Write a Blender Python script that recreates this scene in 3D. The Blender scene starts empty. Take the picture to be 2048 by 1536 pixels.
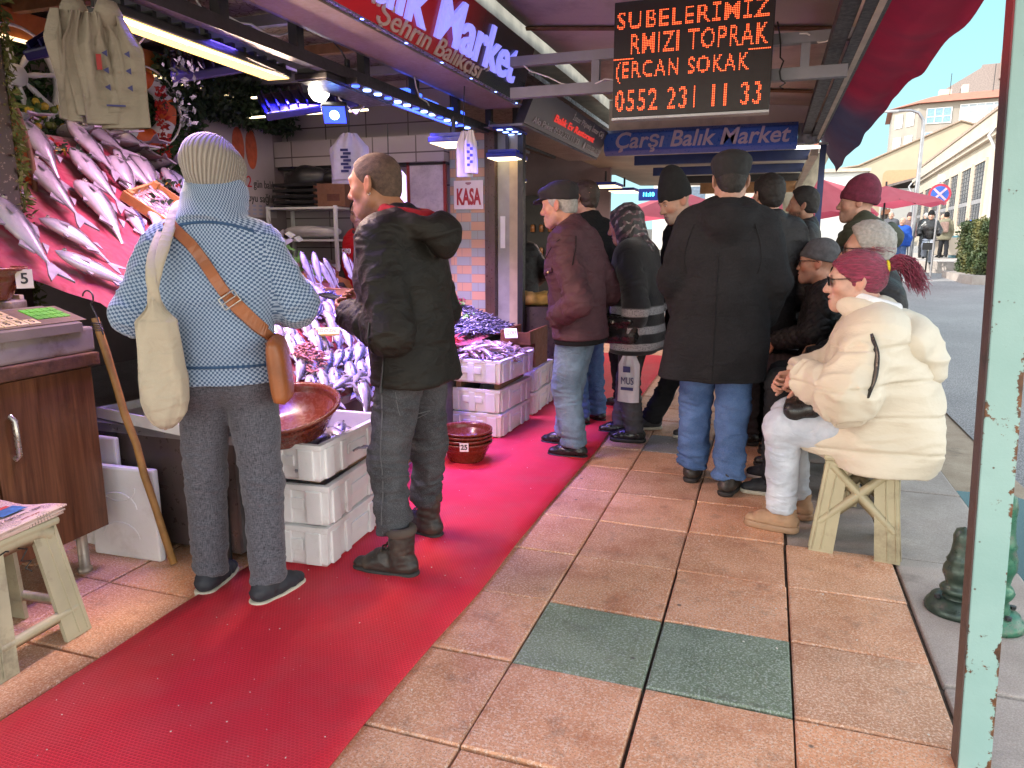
import bpy, bmesh, math, random
import numpy as np
from math import sin, cos, pi, radians as R, atan2, sqrt
from mathutils import Vector, Matrix, Euler
random.seed(7); rng = np.random.default_rng(11)
SC = bpy.context.scene; COL = SC.collection
# ---------------------------------------------------------------- camera, world, sun, exposure
cam = bpy.data.objects.new('camera', bpy.data.cameras.new('camera')); COL.objects.link(cam)
cam.location = (0, 0, 1.41); cam.rotation_euler = (R(90) - .1946, 0, .3359)
cam.data.sensor_width = 36; cam.data.lens = 1450 / 2048 * 36; cam.data.clip_end = 2000; cam.data.clip_start = .05
SC.camera = cam
W = bpy.data.worlds.new('World'); SC.world = W; W.use_nodes = True
wn = W.node_tree.nodes; wl = W.node_tree.links
SUN_EL, SUN_AZ = R(38), R(238)          # azimuth of the sun direction, clockwise from +Y
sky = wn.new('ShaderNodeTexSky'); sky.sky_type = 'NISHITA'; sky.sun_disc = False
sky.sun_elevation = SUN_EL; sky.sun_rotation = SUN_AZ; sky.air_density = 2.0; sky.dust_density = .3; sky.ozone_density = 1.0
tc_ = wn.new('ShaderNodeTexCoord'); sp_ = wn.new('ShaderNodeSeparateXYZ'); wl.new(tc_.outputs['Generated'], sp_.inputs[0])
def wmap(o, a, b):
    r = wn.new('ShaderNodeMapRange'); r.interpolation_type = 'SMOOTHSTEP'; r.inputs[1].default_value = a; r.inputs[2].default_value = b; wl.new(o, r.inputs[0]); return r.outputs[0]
mu = wn.new('ShaderNodeMath'); mu.operation = 'MULTIPLY'; wl.new(wmap(sp_.outputs[1], .3, .7), mu.inputs[0]); wl.new(wmap(sp_.outputs[2], .8, .45), mu.inputs[1])   # fixed cyan set ahead; rest of sky greyed and brightened as added fill light
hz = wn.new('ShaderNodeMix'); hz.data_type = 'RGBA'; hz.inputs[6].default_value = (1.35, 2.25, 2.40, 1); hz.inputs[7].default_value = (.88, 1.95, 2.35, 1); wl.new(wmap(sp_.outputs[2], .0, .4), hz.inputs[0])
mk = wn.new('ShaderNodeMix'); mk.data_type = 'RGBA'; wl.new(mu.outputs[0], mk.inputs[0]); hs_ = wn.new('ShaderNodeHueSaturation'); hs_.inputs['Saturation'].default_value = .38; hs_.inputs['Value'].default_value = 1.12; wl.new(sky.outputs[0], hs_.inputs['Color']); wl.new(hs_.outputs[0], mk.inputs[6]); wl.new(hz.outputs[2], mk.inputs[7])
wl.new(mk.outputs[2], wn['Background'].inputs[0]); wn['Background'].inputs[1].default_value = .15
sd = bpy.data.lights.new('sun', 'SUN'); sd.energy = 2.0; sd.angle = R(.5); sd.color = (1, .95, .87)
sun = bpy.data.objects.new('sun', sd); COL.objects.link(sun)
d = Vector((sin(SUN_AZ) * cos(SUN_EL), cos(SUN_AZ) * cos(SUN_EL), sin(SUN_EL)))
sun.rotation_euler = d.to_track_quat('Z', 'Y').to_euler()
vs = SC.view_settings; vs.view_transform = 'Standard'; vs.look = 'None'; vs.gamma = 1; vs.exposure = 1.72
# ---------------------------------------------------------------- naming and linking helpers
def tag(o, label=None, cat=None, group=None, kind=None):
    if label: o['label'] = label
    if cat: o['category'] = cat
    if group: o['group'] = group
    if kind: o['kind'] = kind
    return o
def empty(name, loc=(0, 0, 0), rz=0, label=None, cat=None, group=None):
    o = bpy.data.objects.new(name, None); COL.objects.link(o); o.location = loc; o.rotation_euler = (0, 0, rz)
    o.empty_display_size = .1
    return tag(o, label, cat, group)
def copy_tree(o, parent=None):
    c = o.copy(); COL.objects.link(c)
    if parent: c.parent = parent
    for ch in o.children: copy_tree(ch, c)
    return c
def place(o, loc, rot=(0, 0, 0), sc=None):
    o.location = loc; o.rotation_euler = rot
    if sc is not None: o.scale = (sc, sc, sc) if not hasattr(sc, '__len__') else sc
    return o
def link_mesh(name, me, mats, parent=None):
    o = bpy.data.objects.new(name, me); COL.objects.link(o)
    for m in (mats if isinstance(mats, (list, tuple)) else [mats]): me.materials.append(m)
    if parent: o.parent = parent
    return o
class MB:
    """collects shapes; build() links them as ONE mesh object"""
    def __init__(s): s.v = []; s.f = []; s.m = []; s.sm = []
    def add(s, vs_, fs, mi=0, smooth=False, M=None):
        n = len(s.v)
        if M is not None: vs_ = [tuple(M @ Vector(p)) for p in vs_]
        s.v += [tuple(p) for p in vs_]; s.f += [tuple(i + n for i in f) for f in fs]
        s.m += [mi] * len(fs); s.sm += [smooth] * len(fs); return s
    def box(s, c, d, mi=0, M=None, b=0, rz=0):
        x, y, z = [k / 2 for k in d]
        if rz or M is not None:
            T = (M if M is not None else Matrix()) @ Matrix.Translation(c) @ Matrix.Rotation(rz, 4, 'Z')
        else: T = Matrix.Translation(c)
        if b <= 0:
            vv = [(i, j, k) for i in (-x, x) for j in (-y, y) for k in (-z, z)]
            return s.add(vv, [(0, 1, 3, 2), (4, 6, 7, 5), (0, 4, 5, 1), (2, 3, 7, 6), (0, 2, 6, 4), (1, 5, 7, 3)], mi, False, T)
        b = min(b, x * .98, y * .98, z * .98)
        bm = bmesh.new(); bmesh.ops.create_cube(bm, size=1)
        for v in bm.verts: v.co = (v.co.x * d[0], v.co.y * d[1], v.co.z * d[2])
        bmesh.ops.bevel(bm, geom=list(bm.edges), offset=b, segments=2, affect='EDGES', profile=.6)
        bm.verts.index_update()
        s.add([v.co.copy() for v in bm.verts], [[v.index for v in f.verts] for f in bm.faces], mi, False, T); bm.free(); return s
    def bb(s, lo, hi, mi=0, b=0):
        return s.box([(p + q) / 2 for p, q in zip(lo, hi)], [abs(q - p) for p, q in zip(lo, hi)], mi, None, b)
    def tube(s, pts, r, n=8, mi=0, closed=False, cap=True, flat=None):
        pts = [Vector(p) for p in pts]; rs = r if hasattr(r, '__len__') else [r] * len(pts)
        N = len(pts); vv = []; fs = []; up = None
        for i, p in enumerate(pts):
            t = (pts[(i + 1) % N] - pts[i - 1]) if closed else (pts[min(i + 1, N - 1)] - pts[max(i - 1, 0)])
            t.normalize()
            if up is None: up = Vector((0, 0, 1)) if abs(t.z) < .9 else Vector((0, 1, 0))
            a = t.cross(up); a.normalize(); bq = a.cross(t); bq.normalize(); up = bq
            for k in range(n):
                an = 2 * pi * k / n; fx, fy = (flat if flat else (1, 1))
                vv.append(p + (a * cos(an) * fx + bq * sin(an) * fy) * rs[i])
        for i in range(N if closed else N - 1):
            for k in range(n):
                j = (i + 1) % N; fs.append((i * n + k, i * n + (k + 1) % n, j * n + (k + 1) % n, j * n + k))
        s.add(vv, fs, mi, True)
        if cap and not closed:
            s.add(vv[:n], [tuple(range(n))[::-1]], mi); s.add(vv[-n:], [tuple(range(n))], mi)
        return s
    def lathe(s, prof, n=24, c=(0, 0, 0), mi=0, M=None, smooth=True):
        vv = []; fs = []
        for (r, z) in prof:
            for k in range(n):
                an = 2 * pi * k / n; vv.append((c[0] + r * cos(an), c[1] + r * sin(an), c[2] + z))
        for i in range(len(prof) - 1):
            for k in range(n): fs.append((i * n + k, i * n + (k + 1) % n, (i + 1) * n + (k + 1) % n, (i + 1) * n + k))
        return s.add(vv, fs, mi, smooth, M)
    def prism(s, poly, z0, z1, mi=0, M=None):
        n = len(poly); vv = [(x, y, z0) for x, y in poly] + [(x, y, z1) for x, y in poly]
        fs = [tuple(range(n))[::-1], tuple(range(n, 2 * n))] + [(i, (i + 1) % n, n + (i + 1) % n, n + i) for i in range(n)]
        return s.add(vv, fs, mi, False, M)
    def build(s, name, mats, parent=None, smooth=None):
        me = bpy.data.meshes.new(name); me.from_pydata(s.v, [], s.f)
        me.polygons.foreach_set('material_index', s.m)
        me.polygons.foreach_set('use_smooth', [bool(x) if smooth is None else smooth for x in s.sm]); me.update()
        return link_mesh(name, me, mats, parent)
def grid_mesh(name, P, mats, parent=None, smooth=True, closed_u=False):
    """P: (nu,nv,3) array of points -> one sheet"""
    nu, nv = P.shape[:2]; idx = np.arange(nu * nv).reshape(nu, nv)
    if closed_u: idx = np.vstack([idx, idx[:1]])
    q = np.stack([idx[:-1, :-1], idx[1:, :-1], idx[1:, 1:], idx[:-1, 1:]], -1).reshape(-1, 4)
    return np_mesh(name, P.reshape(-1, 3), q, mats, parent, smooth)
def np_mesh(name, V, Q, mats, parent=None, smooth=True, uv=None, col=None):
    me = bpy.data.meshes.new(name); nf = len(Q)
    me.vertices.add(len(V)); me.vertices.foreach_set('co', np.asarray(V, np.float32).ravel())
    me.loops.add(nf * 4); me.loops.foreach_set('vertex_index', np.asarray(Q, np.int32).ravel())
    me.polygons.add(nf); me.polygons.foreach_set('loop_start', np.arange(nf, dtype=np.int32) * 4)
    me.polygons.foreach_set('use_smooth', np.full(nf, smooth))
    if uv is not None:
        u = me.uv_layers.new(name='UVMap'); u.data.foreach_set('uv', np.asarray(uv, np.float32).ravel())
    if col is not None:
        a = me.color_attributes.new('Col', 'FLOAT_COLOR', 'POINT')
        c4 = np.ones((len(V), 4), np.float32); c4[:, :3] = col; a.data.foreach_set('color', c4.ravel())
    me.update(calc_edges=True)
    return link_mesh(name, me, mats, parent)
# ---------------------------------------------------------------- material helpers
MATS = {}
class NT:
    def __init__(s, name):
        s.m = bpy.data.materials.new(name); s.m.use_nodes = True; s.n = s.m.node_tree.nodes; s.l = s.m.node_tree.links
        s.p = s.n['Principled BSDF']; s.co = None
    def tc(s, kind='Object', sc=None, rot=None):
        t = s.n.new('ShaderNodeTexCoord'); o = t.outputs[kind]
        if sc is not None or rot is not None:
            mp = s.n.new('ShaderNodeMapping'); s.l.new(o, mp.inputs[0]); o = mp.outputs[0]
            if sc is not None: mp.inputs['Scale'].default_value = sc if hasattr(sc, '__len__') else (sc,) * 3
            if rot is not None: mp.inputs['Rotation'].default_value = rot
        return o
    def pos(s):
        return s.n.new('ShaderNodeNewGeometry').outputs['Position']
    def noise(s, vec, scale, detail=3, rough=.55, out=0, dist=0):
        t = s.n.new('ShaderNodeTexNoise'); t.inputs['Scale'].default_value = scale; t.inputs['Detail'].default_value = detail
        t.inputs['Roughness'].default_value = rough; t.inputs['Distortion'].default_value = dist; s.l.new(vec, t.inputs['Vector']); return t.outputs[out]
    def voro(s, vec, scale, feat='F1', out=0, rnd=1):
        t = s.n.new('ShaderNodeTexVoronoi'); t.feature = feat; t.inputs['Scale'].default_value = scale; t.inputs['Randomness'].default_value = rnd
        s.l.new(vec, t.inputs['Vector']); return t.outputs[out]
    def wave(s, vec, scale, dist=0, detail=2, axis='X', prof='SIN'):
        t = s.n.new('ShaderNodeTexWave'); t.bands_direction = axis; t.wave_profile = prof; t.inputs['Scale'].default_value = scale
        t.inputs['Distortion'].default_value = dist; t.inputs['Detail'].default_value = detail; s.l.new(vec, t.inputs['Vector']); return t.outputs[1]
    def ramp(s, fac, stops, interp='LINEAR'):
        t = s.n.new('ShaderNodeValToRGB'); t.color_ramp.interpolation = interp; e = t.color_ramp.elements
        while len(e) < len(stops): e.new(.5)
        for el, (p, c) in zip(e, stops):
            el.position = p; c = (c, c, c) if not hasattr(c, '__len__') else c; el.color = tuple(c[:3]) + (1,)
        s.l.new(fac, t.inputs[0]); return t.outputs[0]
    def mix(s, fac, a, b, mode='MIX'):
        t = s.n.new('ShaderNodeMix'); t.data_type = 'RGBA'; t.blend_type = mode
        for i, v in ((0, fac), (6, a), (7, b)):
            if hasattr(v, 'is_output'): s.l.new(v, t.inputs[i])
            else: t.inputs[i].default_value = v if i == 0 else tuple(v[:3]) + (1,)
        return t.outputs[2]
    def math(s, op, a, b=0.):
        t = s.n.new('ShaderNodeMath'); t.operation = op
        for i, v in ((0, a), (1, b)):
            if hasattr(v, 'is_output'): s.l.new(v, t.inputs[i])
            else: t.inputs[i].default_value = v
        return t.outputs[0]
    def sep(s, vec):
        t = s.n.new('ShaderNodeSeparateXYZ'); s.l.new(vec, t.inputs[0]); return t.outputs
    def attr(s, name, out='Color'):
        t = s.n.new('ShaderNodeAttribute'); t.attribute_name = name; return t.outputs[out]
    def rand(s): return s.n.new('ShaderNodeObjectInfo').outputs['Random']
    def base(s, c):
        if hasattr(c, 'is_output'): s.l.new(c, s.p.inputs['Base Color'])
        else: s.p.inputs['Base Color'].default_value = tuple(c[:3]) + (1,)
    def set(s, **k):
        for a, v in k.items():
            i = s.p.inputs[{'rough': 'Roughness', 'metal': 'Metallic', 'spec': 'Specular IOR Level', 'sheen': 'Sheen Weight', 'coat': 'Coat Weight', 'trans': 'Transmission Weight', 'sss': 'Subsurface Weight', 'alpha': 'Alpha'}[a]]
            if hasattr(v, 'is_output'): s.l.new(v, i)
            else: i.default_value = v
        return s
    def bump(s, h, strength=.3, dist=.01):
        b = s.n.new('ShaderNodeBump'); b.inputs['Strength'].default_value = strength; b.inputs['Distance'].default_value = dist
        s.l.new(h, b.inputs['Height'])
        if s.p.inputs['Normal'].is_linked: s.l.new(s.p.inputs['Normal'].links[0].from_socket, b.inputs['Normal'])
        s.l.new(b.outputs[0], s.p.inputs['Normal']); return s
def plain(name, c, rough=.6, var=.25, sc=6, bump=.15, bsc=40, metal=0, space='Object', dirt=None, spec=.5, bd=.004):
    """surface with uneven colour, uneven gloss and a little relief"""
    if name in MATS: return MATS[name]
    t = NT(name); v = t.tc(space)
    n1 = t.noise(v, sc, 4); n2 = t.noise(v, bsc, 3)
    lo = [x * (1 - var) for x in c]; hi = [min(1, x * (1 + var)) for x in c]
    col = t.ramp(n1, [(.3, lo), (.7, hi)])
    if dirt: col = t.mix(t.ramp(t.noise(v, sc * .7, 6, .7), [(.52, 0), (.68, 1)]), col, dirt)
    t.base(col); t.set(metal=metal, spec=spec, rough=t.ramp(n2, [(.3, max(0, rough - .12)), (.7, min(1, rough + .12))]))
    if bump: t.bump(n2, bump, bd)
    MATS[name] = t.m; return t.m
def emit(name, c, e, base=None):
    if name in MATS: return MATS[name]
    t = NT(name); t.base(base or c); t.p.inputs['Emission Color'].default_value = tuple(c) + (1,); t.p.inputs['Emission Strength'].default_value = e
    MATS[name] = t.m; return t.m
def cloth(name, c, sc=1., weave=500, var=.25, rough=.9, c2=None, bump=.25, sheen=.0, fleck=0., nsc=4):
    if name in MATS: return MATS[name]
    t = NT(name); v = t.tc('Object')
    n1 = t.noise(v, nsc, 5, .6); n2 = t.noise(v, weave, 2)
    col = t.ramp(n1, [(.3, [x * (1 - var) for x in c]), (.72, [min(1, x * (1 + var)) for x in (c2 or c)])])
    if fleck: col = t.mix(t.math('MULTIPLY', t.ramp(n2, [(.5, 0), (.75, 1)]), fleck), col, (.8, .8, .8))
    t.base(col); t.set(rough=rough, sheen=0 if max(c) < .2 else sheen, spec=.2); t.bump(n2, bump, .002); t.bump(t.noise(t.tc('Object', (1, 1, 2.1)), 9, 3, .5, 0, 1.2), .5, .022); t.bump(t.noise(v, 48, 4), .3, .008)
    MATS[name] = t.m; return t.m
def text_mesh(name, s, size, mats, parent=None, M=None, shear=0, ext=.002, align='CENTER', sx=1., bold=0., space=1., width=None):
    cu = bpy.data.curves.new('txt', 'FONT'); cu.body = s; cu.size = size; cu.shear = shear; cu.extrude = ext; cu.offset = bold
    cu.align_x = align; cu.align_y = 'CENTER'; cu.space_character = space; cu.resolution_u = 3
    o = bpy.data.objects.new('txt', cu); COL.objects.link(o); dg = bpy.context.evaluated_depsgraph_get()
    me = bpy.data.meshes.new_from_object(o.evaluated_get(dg)); bpy.data.objects.remove(o); bpy.data.curves.remove(cu); me.name = name
    n = len(me.vertices); co = np.empty(n * 3, np.float32); me.vertices.foreach_get('co', co); co = co.reshape(-1, 3)
    if width: sx = width / max(1e-6, np.ptp(co[:, 0]))
    co[:, 0] *= sx; me.vertices.foreach_set('co', co.ravel())
    if M is not None: me.transform(M)
    me.materials.clear(); me.update()
    return link_mesh(name, me, mats, parent)
def frameM(o, x, y):
    """matrix whose local x,y axes point along x,y with origin o"""
    x = Vector(x).normalized(); y = Vector(y); z = x.cross(y).normalized(); y = z.cross(x)
    M = Matrix((x, y, z)).transposed().to_4x4(); M.translation = Vector(o); return M
def lamp(name, kind, loc, e, c, size=.3, sy=None, rot=(0, 0, 0), parent=None, spread=None, aim=None):
    l = bpy.data.lights.new(name, kind); l.energy = e; l.color = c
    if kind == 'AREA':
        l.shape = 'RECTANGLE'; l.size = size; l.size_y = sy or size
        if spread: l.spread = spread
    else: l.shadow_soft_size = size
    if kind == 'SPOT': l.spot_size = spread or R(110); l.spot_blend = .6
    o = bpy.data.objects.new(name, l); COL.objects.link(o); o.location = loc; o.rotation_euler = rot
    if aim is not None: o.rotation_euler = (Vector(loc) - Vector(aim)).to_track_quat('Z', 'Y').to_euler()
    if parent: o.parent = parent
    return o
# ---------------------------------------------------------------- implicit-surface modelling for bodies and clothes
def _h(i, j, k):
    n = (i.astype(np.uint32) * np.uint32(73856093)) ^ (j.astype(np.uint32) * np.uint32(19349663)) ^ (k.astype(np.uint32) * np.uint32(83492791))
    n = (n ^ (n >> np.uint32(13))) * np.uint32(1274126177); n = n ^ (n >> np.uint32(16))
    return (n & np.uint32(0xffff)).astype(np.float32) / 32768. - 1
def vnoise(P):
    P = np.asarray(P, np.float32) + 1000.; i = np.floor(P); f = P - i; f = f * f * (3 - 2 * f); i = i.astype(np.int64); r = 0
    for a in (0, 1):
        for b in (0, 1):
            for c in (0, 1):
                w = (f[:, 0] if a else 1 - f[:, 0]) * (f[:, 1] if b else 1 - f[:, 1]) * (f[:, 2] if c else 1 - f[:, 2])
                r = r + w * _h(i[:, 0] + a, i[:, 1] + b, i[:, 2] + c)
    return r
A_ = lambda *p: np.array(p, float)
def unit(v): v = np.asarray(v, float); return v / max(1e-9, np.linalg.norm(v))
class SDF:
    def __init__(s, lo, hi, h):
        s.h = h; s.lo = np.asarray(lo, float); n = np.ceil((np.asarray(hi) - s.lo) / h).astype(int) + 1
        s.ax = [(s.lo[i] + h * np.arange(n[i])).astype(np.float32) for i in range(3)]; s.F = np.full(n, .3, np.float32); s.T = None
    def _reg(s, lo, hi, m):
        sl = []
        for i in range(3):
            a = int(np.floor((lo[i] - m - s.lo[i]) / s.h)); b = int(np.ceil((hi[i] + m - s.lo[i]) / s.h)) + 1
            sl.append(slice(max(0, a), max(0, min(b, len(s.ax[i])))))
        return tuple(sl)
    def _xyz(s, sl):
        return s.ax[0][sl[0]][:, None, None], s.ax[1][sl[1]][None, :, None], s.ax[2][sl[2]][None, None, :]
    def comb(s, sl, d, k, op):
        F = s.F[sl]
        if op == 'sub': d = -d
        if op == 'add':
            if k > 0: hh = np.maximum(k - np.abs(F - d), 0) / k; r = np.minimum(F, d) - hh * hh * k * .25
            else: r = np.minimum(F, d)
        else:
            if k > 0: hh = np.maximum(k - np.abs(F - d), 0) / k; r = np.maximum(F, d) + hh * hh * k * .25
            else: r = np.maximum(F, d)
        s.F[sl] = r
    def cap(s, a, b, ra, rb=None, k=.02, q=None, fa=False, fb=False, op='add', n=None):
        a = np.asarray(a, float); b = np.asarray(b, float); rb = ra if rb is None else rb
        if np.allclose(a, b): b = a + A_(0, 0, 1e-4)
        m = max(ra, rb) + k + 3 * s.h; sl = s._reg(np.minimum(a, b), np.maximum(a, b), m)
        if min(x.stop - x.start for x in sl) <= 0: return s
        X, Y, Z = s._xyz(sl); dx, dy, dz = X - a[0], Y - a[1], Z - a[2]; v = b - a; L2 = v @ v
        if q:                                   # squash: distances along n count q times
            n_ = unit(n); e = (q - 1) * (dx * n_[0] + dy * n_[1] + dz * n_[2]); dx = dx + e * n_[0]; dy = dy + e * n_[1]; dz = dz + e * n_[2]
            v = v + (q - 1) * (v @ n_) * n_; L2 = v @ v
        t = (dx * v[0] + dy * v[1] + dz * v[2]) / L2; tc = np.clip(t, 0, 1)
        d = np.sqrt((dx - tc * v[0]) ** 2 + (dy - tc * v[1]) ** 2 + (dz - tc * v[2]) ** 2) - (ra + tc * (rb - ra)); L = sqrt(L2)
        if fb: d = np.maximum(d, (t - 1) * L)
        if fa: d = np.maximum(d, -t * L)
        s.comb(sl, d.astype(np.float32), k, op); return s
    def ell(s, c, r, Rm=None, k=.02, op='add'):
        c = np.asarray(c, float); r = np.asarray(r, float); mr = r.max(); sl = s._reg(c, c, mr + k + 3 * s.h)
        if min(x.stop - x.start for x in sl) <= 0: return s
        X, Y, Z = s._xyz(sl); d = [X - c[0], Y - c[1], Z - c[2]]
        if Rm is not None: d = [d[0] * Rm[0, i] + d[1] * Rm[1, i] + d[2] * Rm[2, i] for i in range(3)]
        k0 = np.sqrt((d[0] / r[0]) ** 2 + (d[1] / r[1]) ** 2 + (d[2] / r[2]) ** 2)
        k1 = np.sqrt((d[0] / r[0] ** 2) ** 2 + (d[1] / r[1] ** 2) ** 2 + (d[2] / r[2] ** 2) ** 2)
        s.comb(sl, (k0 * (k0 - 1) / np.maximum(k1, 1e-6)).astype(np.float32), k, op); return s
    def ring(s, c, ax, Rr, r, k=.02, sq=1., op='add', ecc=None):
        """torus about axis ax"""
        c = np.asarray(c, float); ax = unit(ax); sl = s._reg(c, c, Rr + r + k + 3 * s.h); X, Y, Z = s._xyz(sl)
        dx, dy, dz = X - c[0], Y - c[1], Z - c[2]; al = dx * ax[0] + dy * ax[1] + dz * ax[2]
        rad = np.sqrt(np.maximum(dx * dx + dy * dy + dz * dz - al * al, 0))
        s.comb(sl, (np.sqrt((rad - Rr) ** 2 + (al * sq) ** 2) - r).astype(np.float32), k, op); return s
    def shell(s, a, b, Rr, t, k=.01, R2=None):
        """open tube wall of thickness 2t from a to b (collars, cuffs)"""
        a = np.asarray(a, float); b = np.asarray(b, float); v = b - a; L = np.linalg.norm(v); ax = v / L; R2 = Rr if R2 is None else R2
        sl = s._reg(np.minimum(a, b), np.maximum(a, b), max(Rr, R2) + t + k + 3 * s.h); X, Y, Z = s._xyz(sl)
        dx, dy, dz = X - a[0], Y - a[1], Z - a[2]; al = dx * ax[0] + dy * ax[1] + dz * ax[2]
        rad = np.sqrt(np.maximum(dx * dx + dy * dy + dz * dz - al * al, 0)); tt = np.clip(al / L, 0, 1)
        d = np.maximum(np.abs(rad - (Rr + tt * (R2 - Rr))) - t, np.maximum(-al, al - L)); s.comb(sl, d.astype(np.float32), k, 'add'); return s
    def clip(s, p, n, lo=None, hi=None, k=0):
        """remove what lies beyond the plane (on the side n points to)"""
        p = np.asarray(p, float); n = unit(n); sl = s._reg(lo, hi, 0) if lo is not None else (slice(None),) * 3
        X, Y, Z = s._xyz(sl); s.comb(sl, ((X - p[0]) * n[0] + (Y - p[1]) * n[1] + (Z - p[2]) * n[2]).astype(np.float32), k, 'int'); return s
    def fn(s, f, lo, hi, k=.01, op='add'):
        sl = s._reg(lo, hi, k + 2 * s.h); X, Y, Z = s._xyz(sl); s.comb(sl, f(X, Y, Z).astype(np.float32), k, op); return s
    def nets(s):
        F = s.F.copy(); F[0] = F[-1] = .3; F[:, 0] = F[:, -1] = .3; F[:, :, 0] = F[:, :, -1] = .3
        S = F < 0; c = np.zeros(tuple(np.array(F.shape) - 1), np.int8)
        cor = [(i, j, k) for i in (0, 1) for j in (0, 1) for k in (0, 1)]; nx, ny, nz = c.shape
        for (i, j, k) in cor: c += S[i:i + nx, j:j + ny, k:k + nz]
        act = np.argwhere((c > 0) & (c < 8))
        if len(act) == 0: return np.zeros((0, 3)), np.zeros((0, 4), int)
        idx = -np.ones(c.shape, np.int64); idx[tuple(act.T)] = np.arange(len(act))
        val = {q: F[act[:, 0] + q[0], act[:, 1] + q[1], act[:, 2] + q[2]] for q in cor}
        acc = np.zeros((len(act), 3)); cnt = np.zeros(len(act))
        for p in cor:
            for ax in range(3):
                if p[ax] == 0:
                    q = list(p); q[ax] = 1; q = tuple(q); a, b = val[p], val[q]; m = (a < 0) != (b < 0)
                    t = np.where(m, a / np.where(m, a - b, 1), 0); pt = np.tile(np.array(p, float), (len(act), 1)); pt[:, ax] = t
                    acc += pt * m[:, None]; cnt += m
        V = s.lo + (act + acc / cnt[:, None]) * s.h; Q = []
        for ax in range(3):
            sl0 = [slice(None)] * 3; sl1 = [slice(None)] * 3; sl0[ax] = slice(0, -1); sl1[ax] = slice(1, None)
            e = np.argwhere(S[tuple(sl0)] != S[tuple(sl1)]); u, w = [(1, 2), (2, 0), (0, 1)][ax]
            e = e[(e[:, u] > 0) & (e[:, w] > 0) & (e[:, u] < c.shape[u]) & (e[:, w] < c.shape[w])]
            o = np.zeros(3, int); g = []
            for (du, dw) in ((-1, -1), (0, -1), (0, 0), (-1, 0)):
                o[:] = 0; o[u] = du; o[w] = dw; g.append(idx[tuple((e + o).T)])
            q = np.stack(g, 1); ins = S[tuple(e.T)]; q[~ins] = q[~ins][:, ::-1]; Q.append(q)
        return V, np.concatenate(Q)
def vnormals(V, Q):
    n = np.cross(V[Q[:, 2]] - V[Q[:, 0]], V[Q[:, 3]] - V[Q[:, 1]]); N = np.zeros_like(V)
    for i in range(4): np.add.at(N, Q[:, i], n)
    return N / np.maximum(np.linalg.norm(N, axis=1, keepdims=True), 1e-9)
def relax(V, Q, it=1, lam=.5):
    for _ in range(it):
        A = np.zeros_like(V); c = np.zeros(len(V))
        for i in range(4):
            np.add.at(A, Q[:, i], V[Q[:, (i + 1) % 4]] + V[Q[:, i - 1]]); np.add.at(c, Q[:, i], 2)
        V = V + lam * (A / np.maximum(c, 1)[:, None] - V)
    return V
def bone_coords(P, bones):
    """nearest bone, length along it, angle round it"""
    best = np.full(len(P), 1e9); bi = np.zeros(len(P), int); T = np.zeros(len(P)); AN = np.zeros(len(P)); RR = np.zeros(len(P))
    for i, bn in enumerate(bones):
        a, b, r = np.asarray(bn[0], float), np.asarray(bn[1], float), bn[2]; ref = unit(bn[3]) if len(bn) > 3 else A_(0, 1, 0)
        v = b - a; L = np.linalg.norm(v); v = v / L; dP = P - a; t = dP @ v; tc = np.clip(t, -.02 * 0, L); d = np.linalg.norm(dP - tc[:, None] * v, axis=1) / r
        m = d < best; e1 = unit(ref - (ref @ v) * v); e2 = np.cross(v, e1)
        best[m] = d[m]; bi[m] = i; T[m] = t[m]; AN[m] = np.arctan2((dP @ e2)[m], -(dP @ e1)[m]); RR[m] = r
    return bi, T, AN, RR
def cloth_mesh(S, name, mat, parent, bones=None, fold=.006, fl=(7, 26), disp=None, uv=False, it=1, col=None, seed=0):
    """surface of field S; folds run across the bones; uv = (round, along) in metres"""
    V, Q = S.nets(); V = relax(V, Q, it)
    if bones is not None and fold:
        bi, T, AN, RR = bone_coords(V, bones); N = vnormals(V, Q)
        w = np.stack([np.cos(AN) * 1.1 + bi * 7 + seed, np.sin(AN) * 1.1 + seed * 1.7, T * fl[1]], 1); w2 = np.stack([V[:, 0] * fl[0], V[:, 1] * fl[0], V[:, 2] * fl[0] * 1.3 + seed], 1)
        warp = vnoise(w2) * 1.3; w[:, 2] += warp; f = vnoise(w); f = 1 - 2.4 * np.abs(f) ** .8
        amp = np.array([bn[4] if len(bn) > 4 else 1. for bn in bones])[bi]
        V = V + N * (fold * amp * (f * .7 + .5 * vnoise(w2 * 2.1)))[:, None]
    if disp is not None:
        N = vnormals(V, Q); V = V + N * np.asarray(disp(V))[:, None]
    UV = None
    if uv and bones is not None:
        C = V[Q].mean(1); bi, T, AN, RR = bone_coords(C, bones); UV = np.zeros((len(Q), 4, 2))
        for i, bn in enumerate(bones):
            m = bi == i
            if not m.any(): continue
            a, b = np.asarray(bn[0], float), np.asarray(bn[1], float); ref = unit(bn[3]) if len(bn) > 3 else A_(0, 1, 0)
            v = unit(b - a); e1 = unit(ref - (ref @ v) * v); e2 = np.cross(v, e1); dP = V[Q[m]] - a
            an = np.arctan2(dP @ e2, -(dP @ e1)); c = AN[m][:, None]; an = c + (an - c + pi) % (2 * pi) - pi
            UV[m, :, 0] = an * bn[2] + i * .7; UV[m, :, 1] = dP @ v
        UV = UV.reshape(-1, 2)
    cc = col(V) if col is not None else None
    return np_mesh(name, V, Q, mat, parent, True, UV, cc)
def rotm(yaw=0, pitch=0, roll=0):
    """columns = right, forward, up of a head that first rolls, then nods (pitch>0 looks down), then turns (yaw>0 left)"""
    return np.array((Matrix.Rotation(yaw, 3, 'Z') @ Matrix.Rotation(-pitch, 3, 'X') @ Matrix.Rotation(roll, 3, 'Y')))
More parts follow.
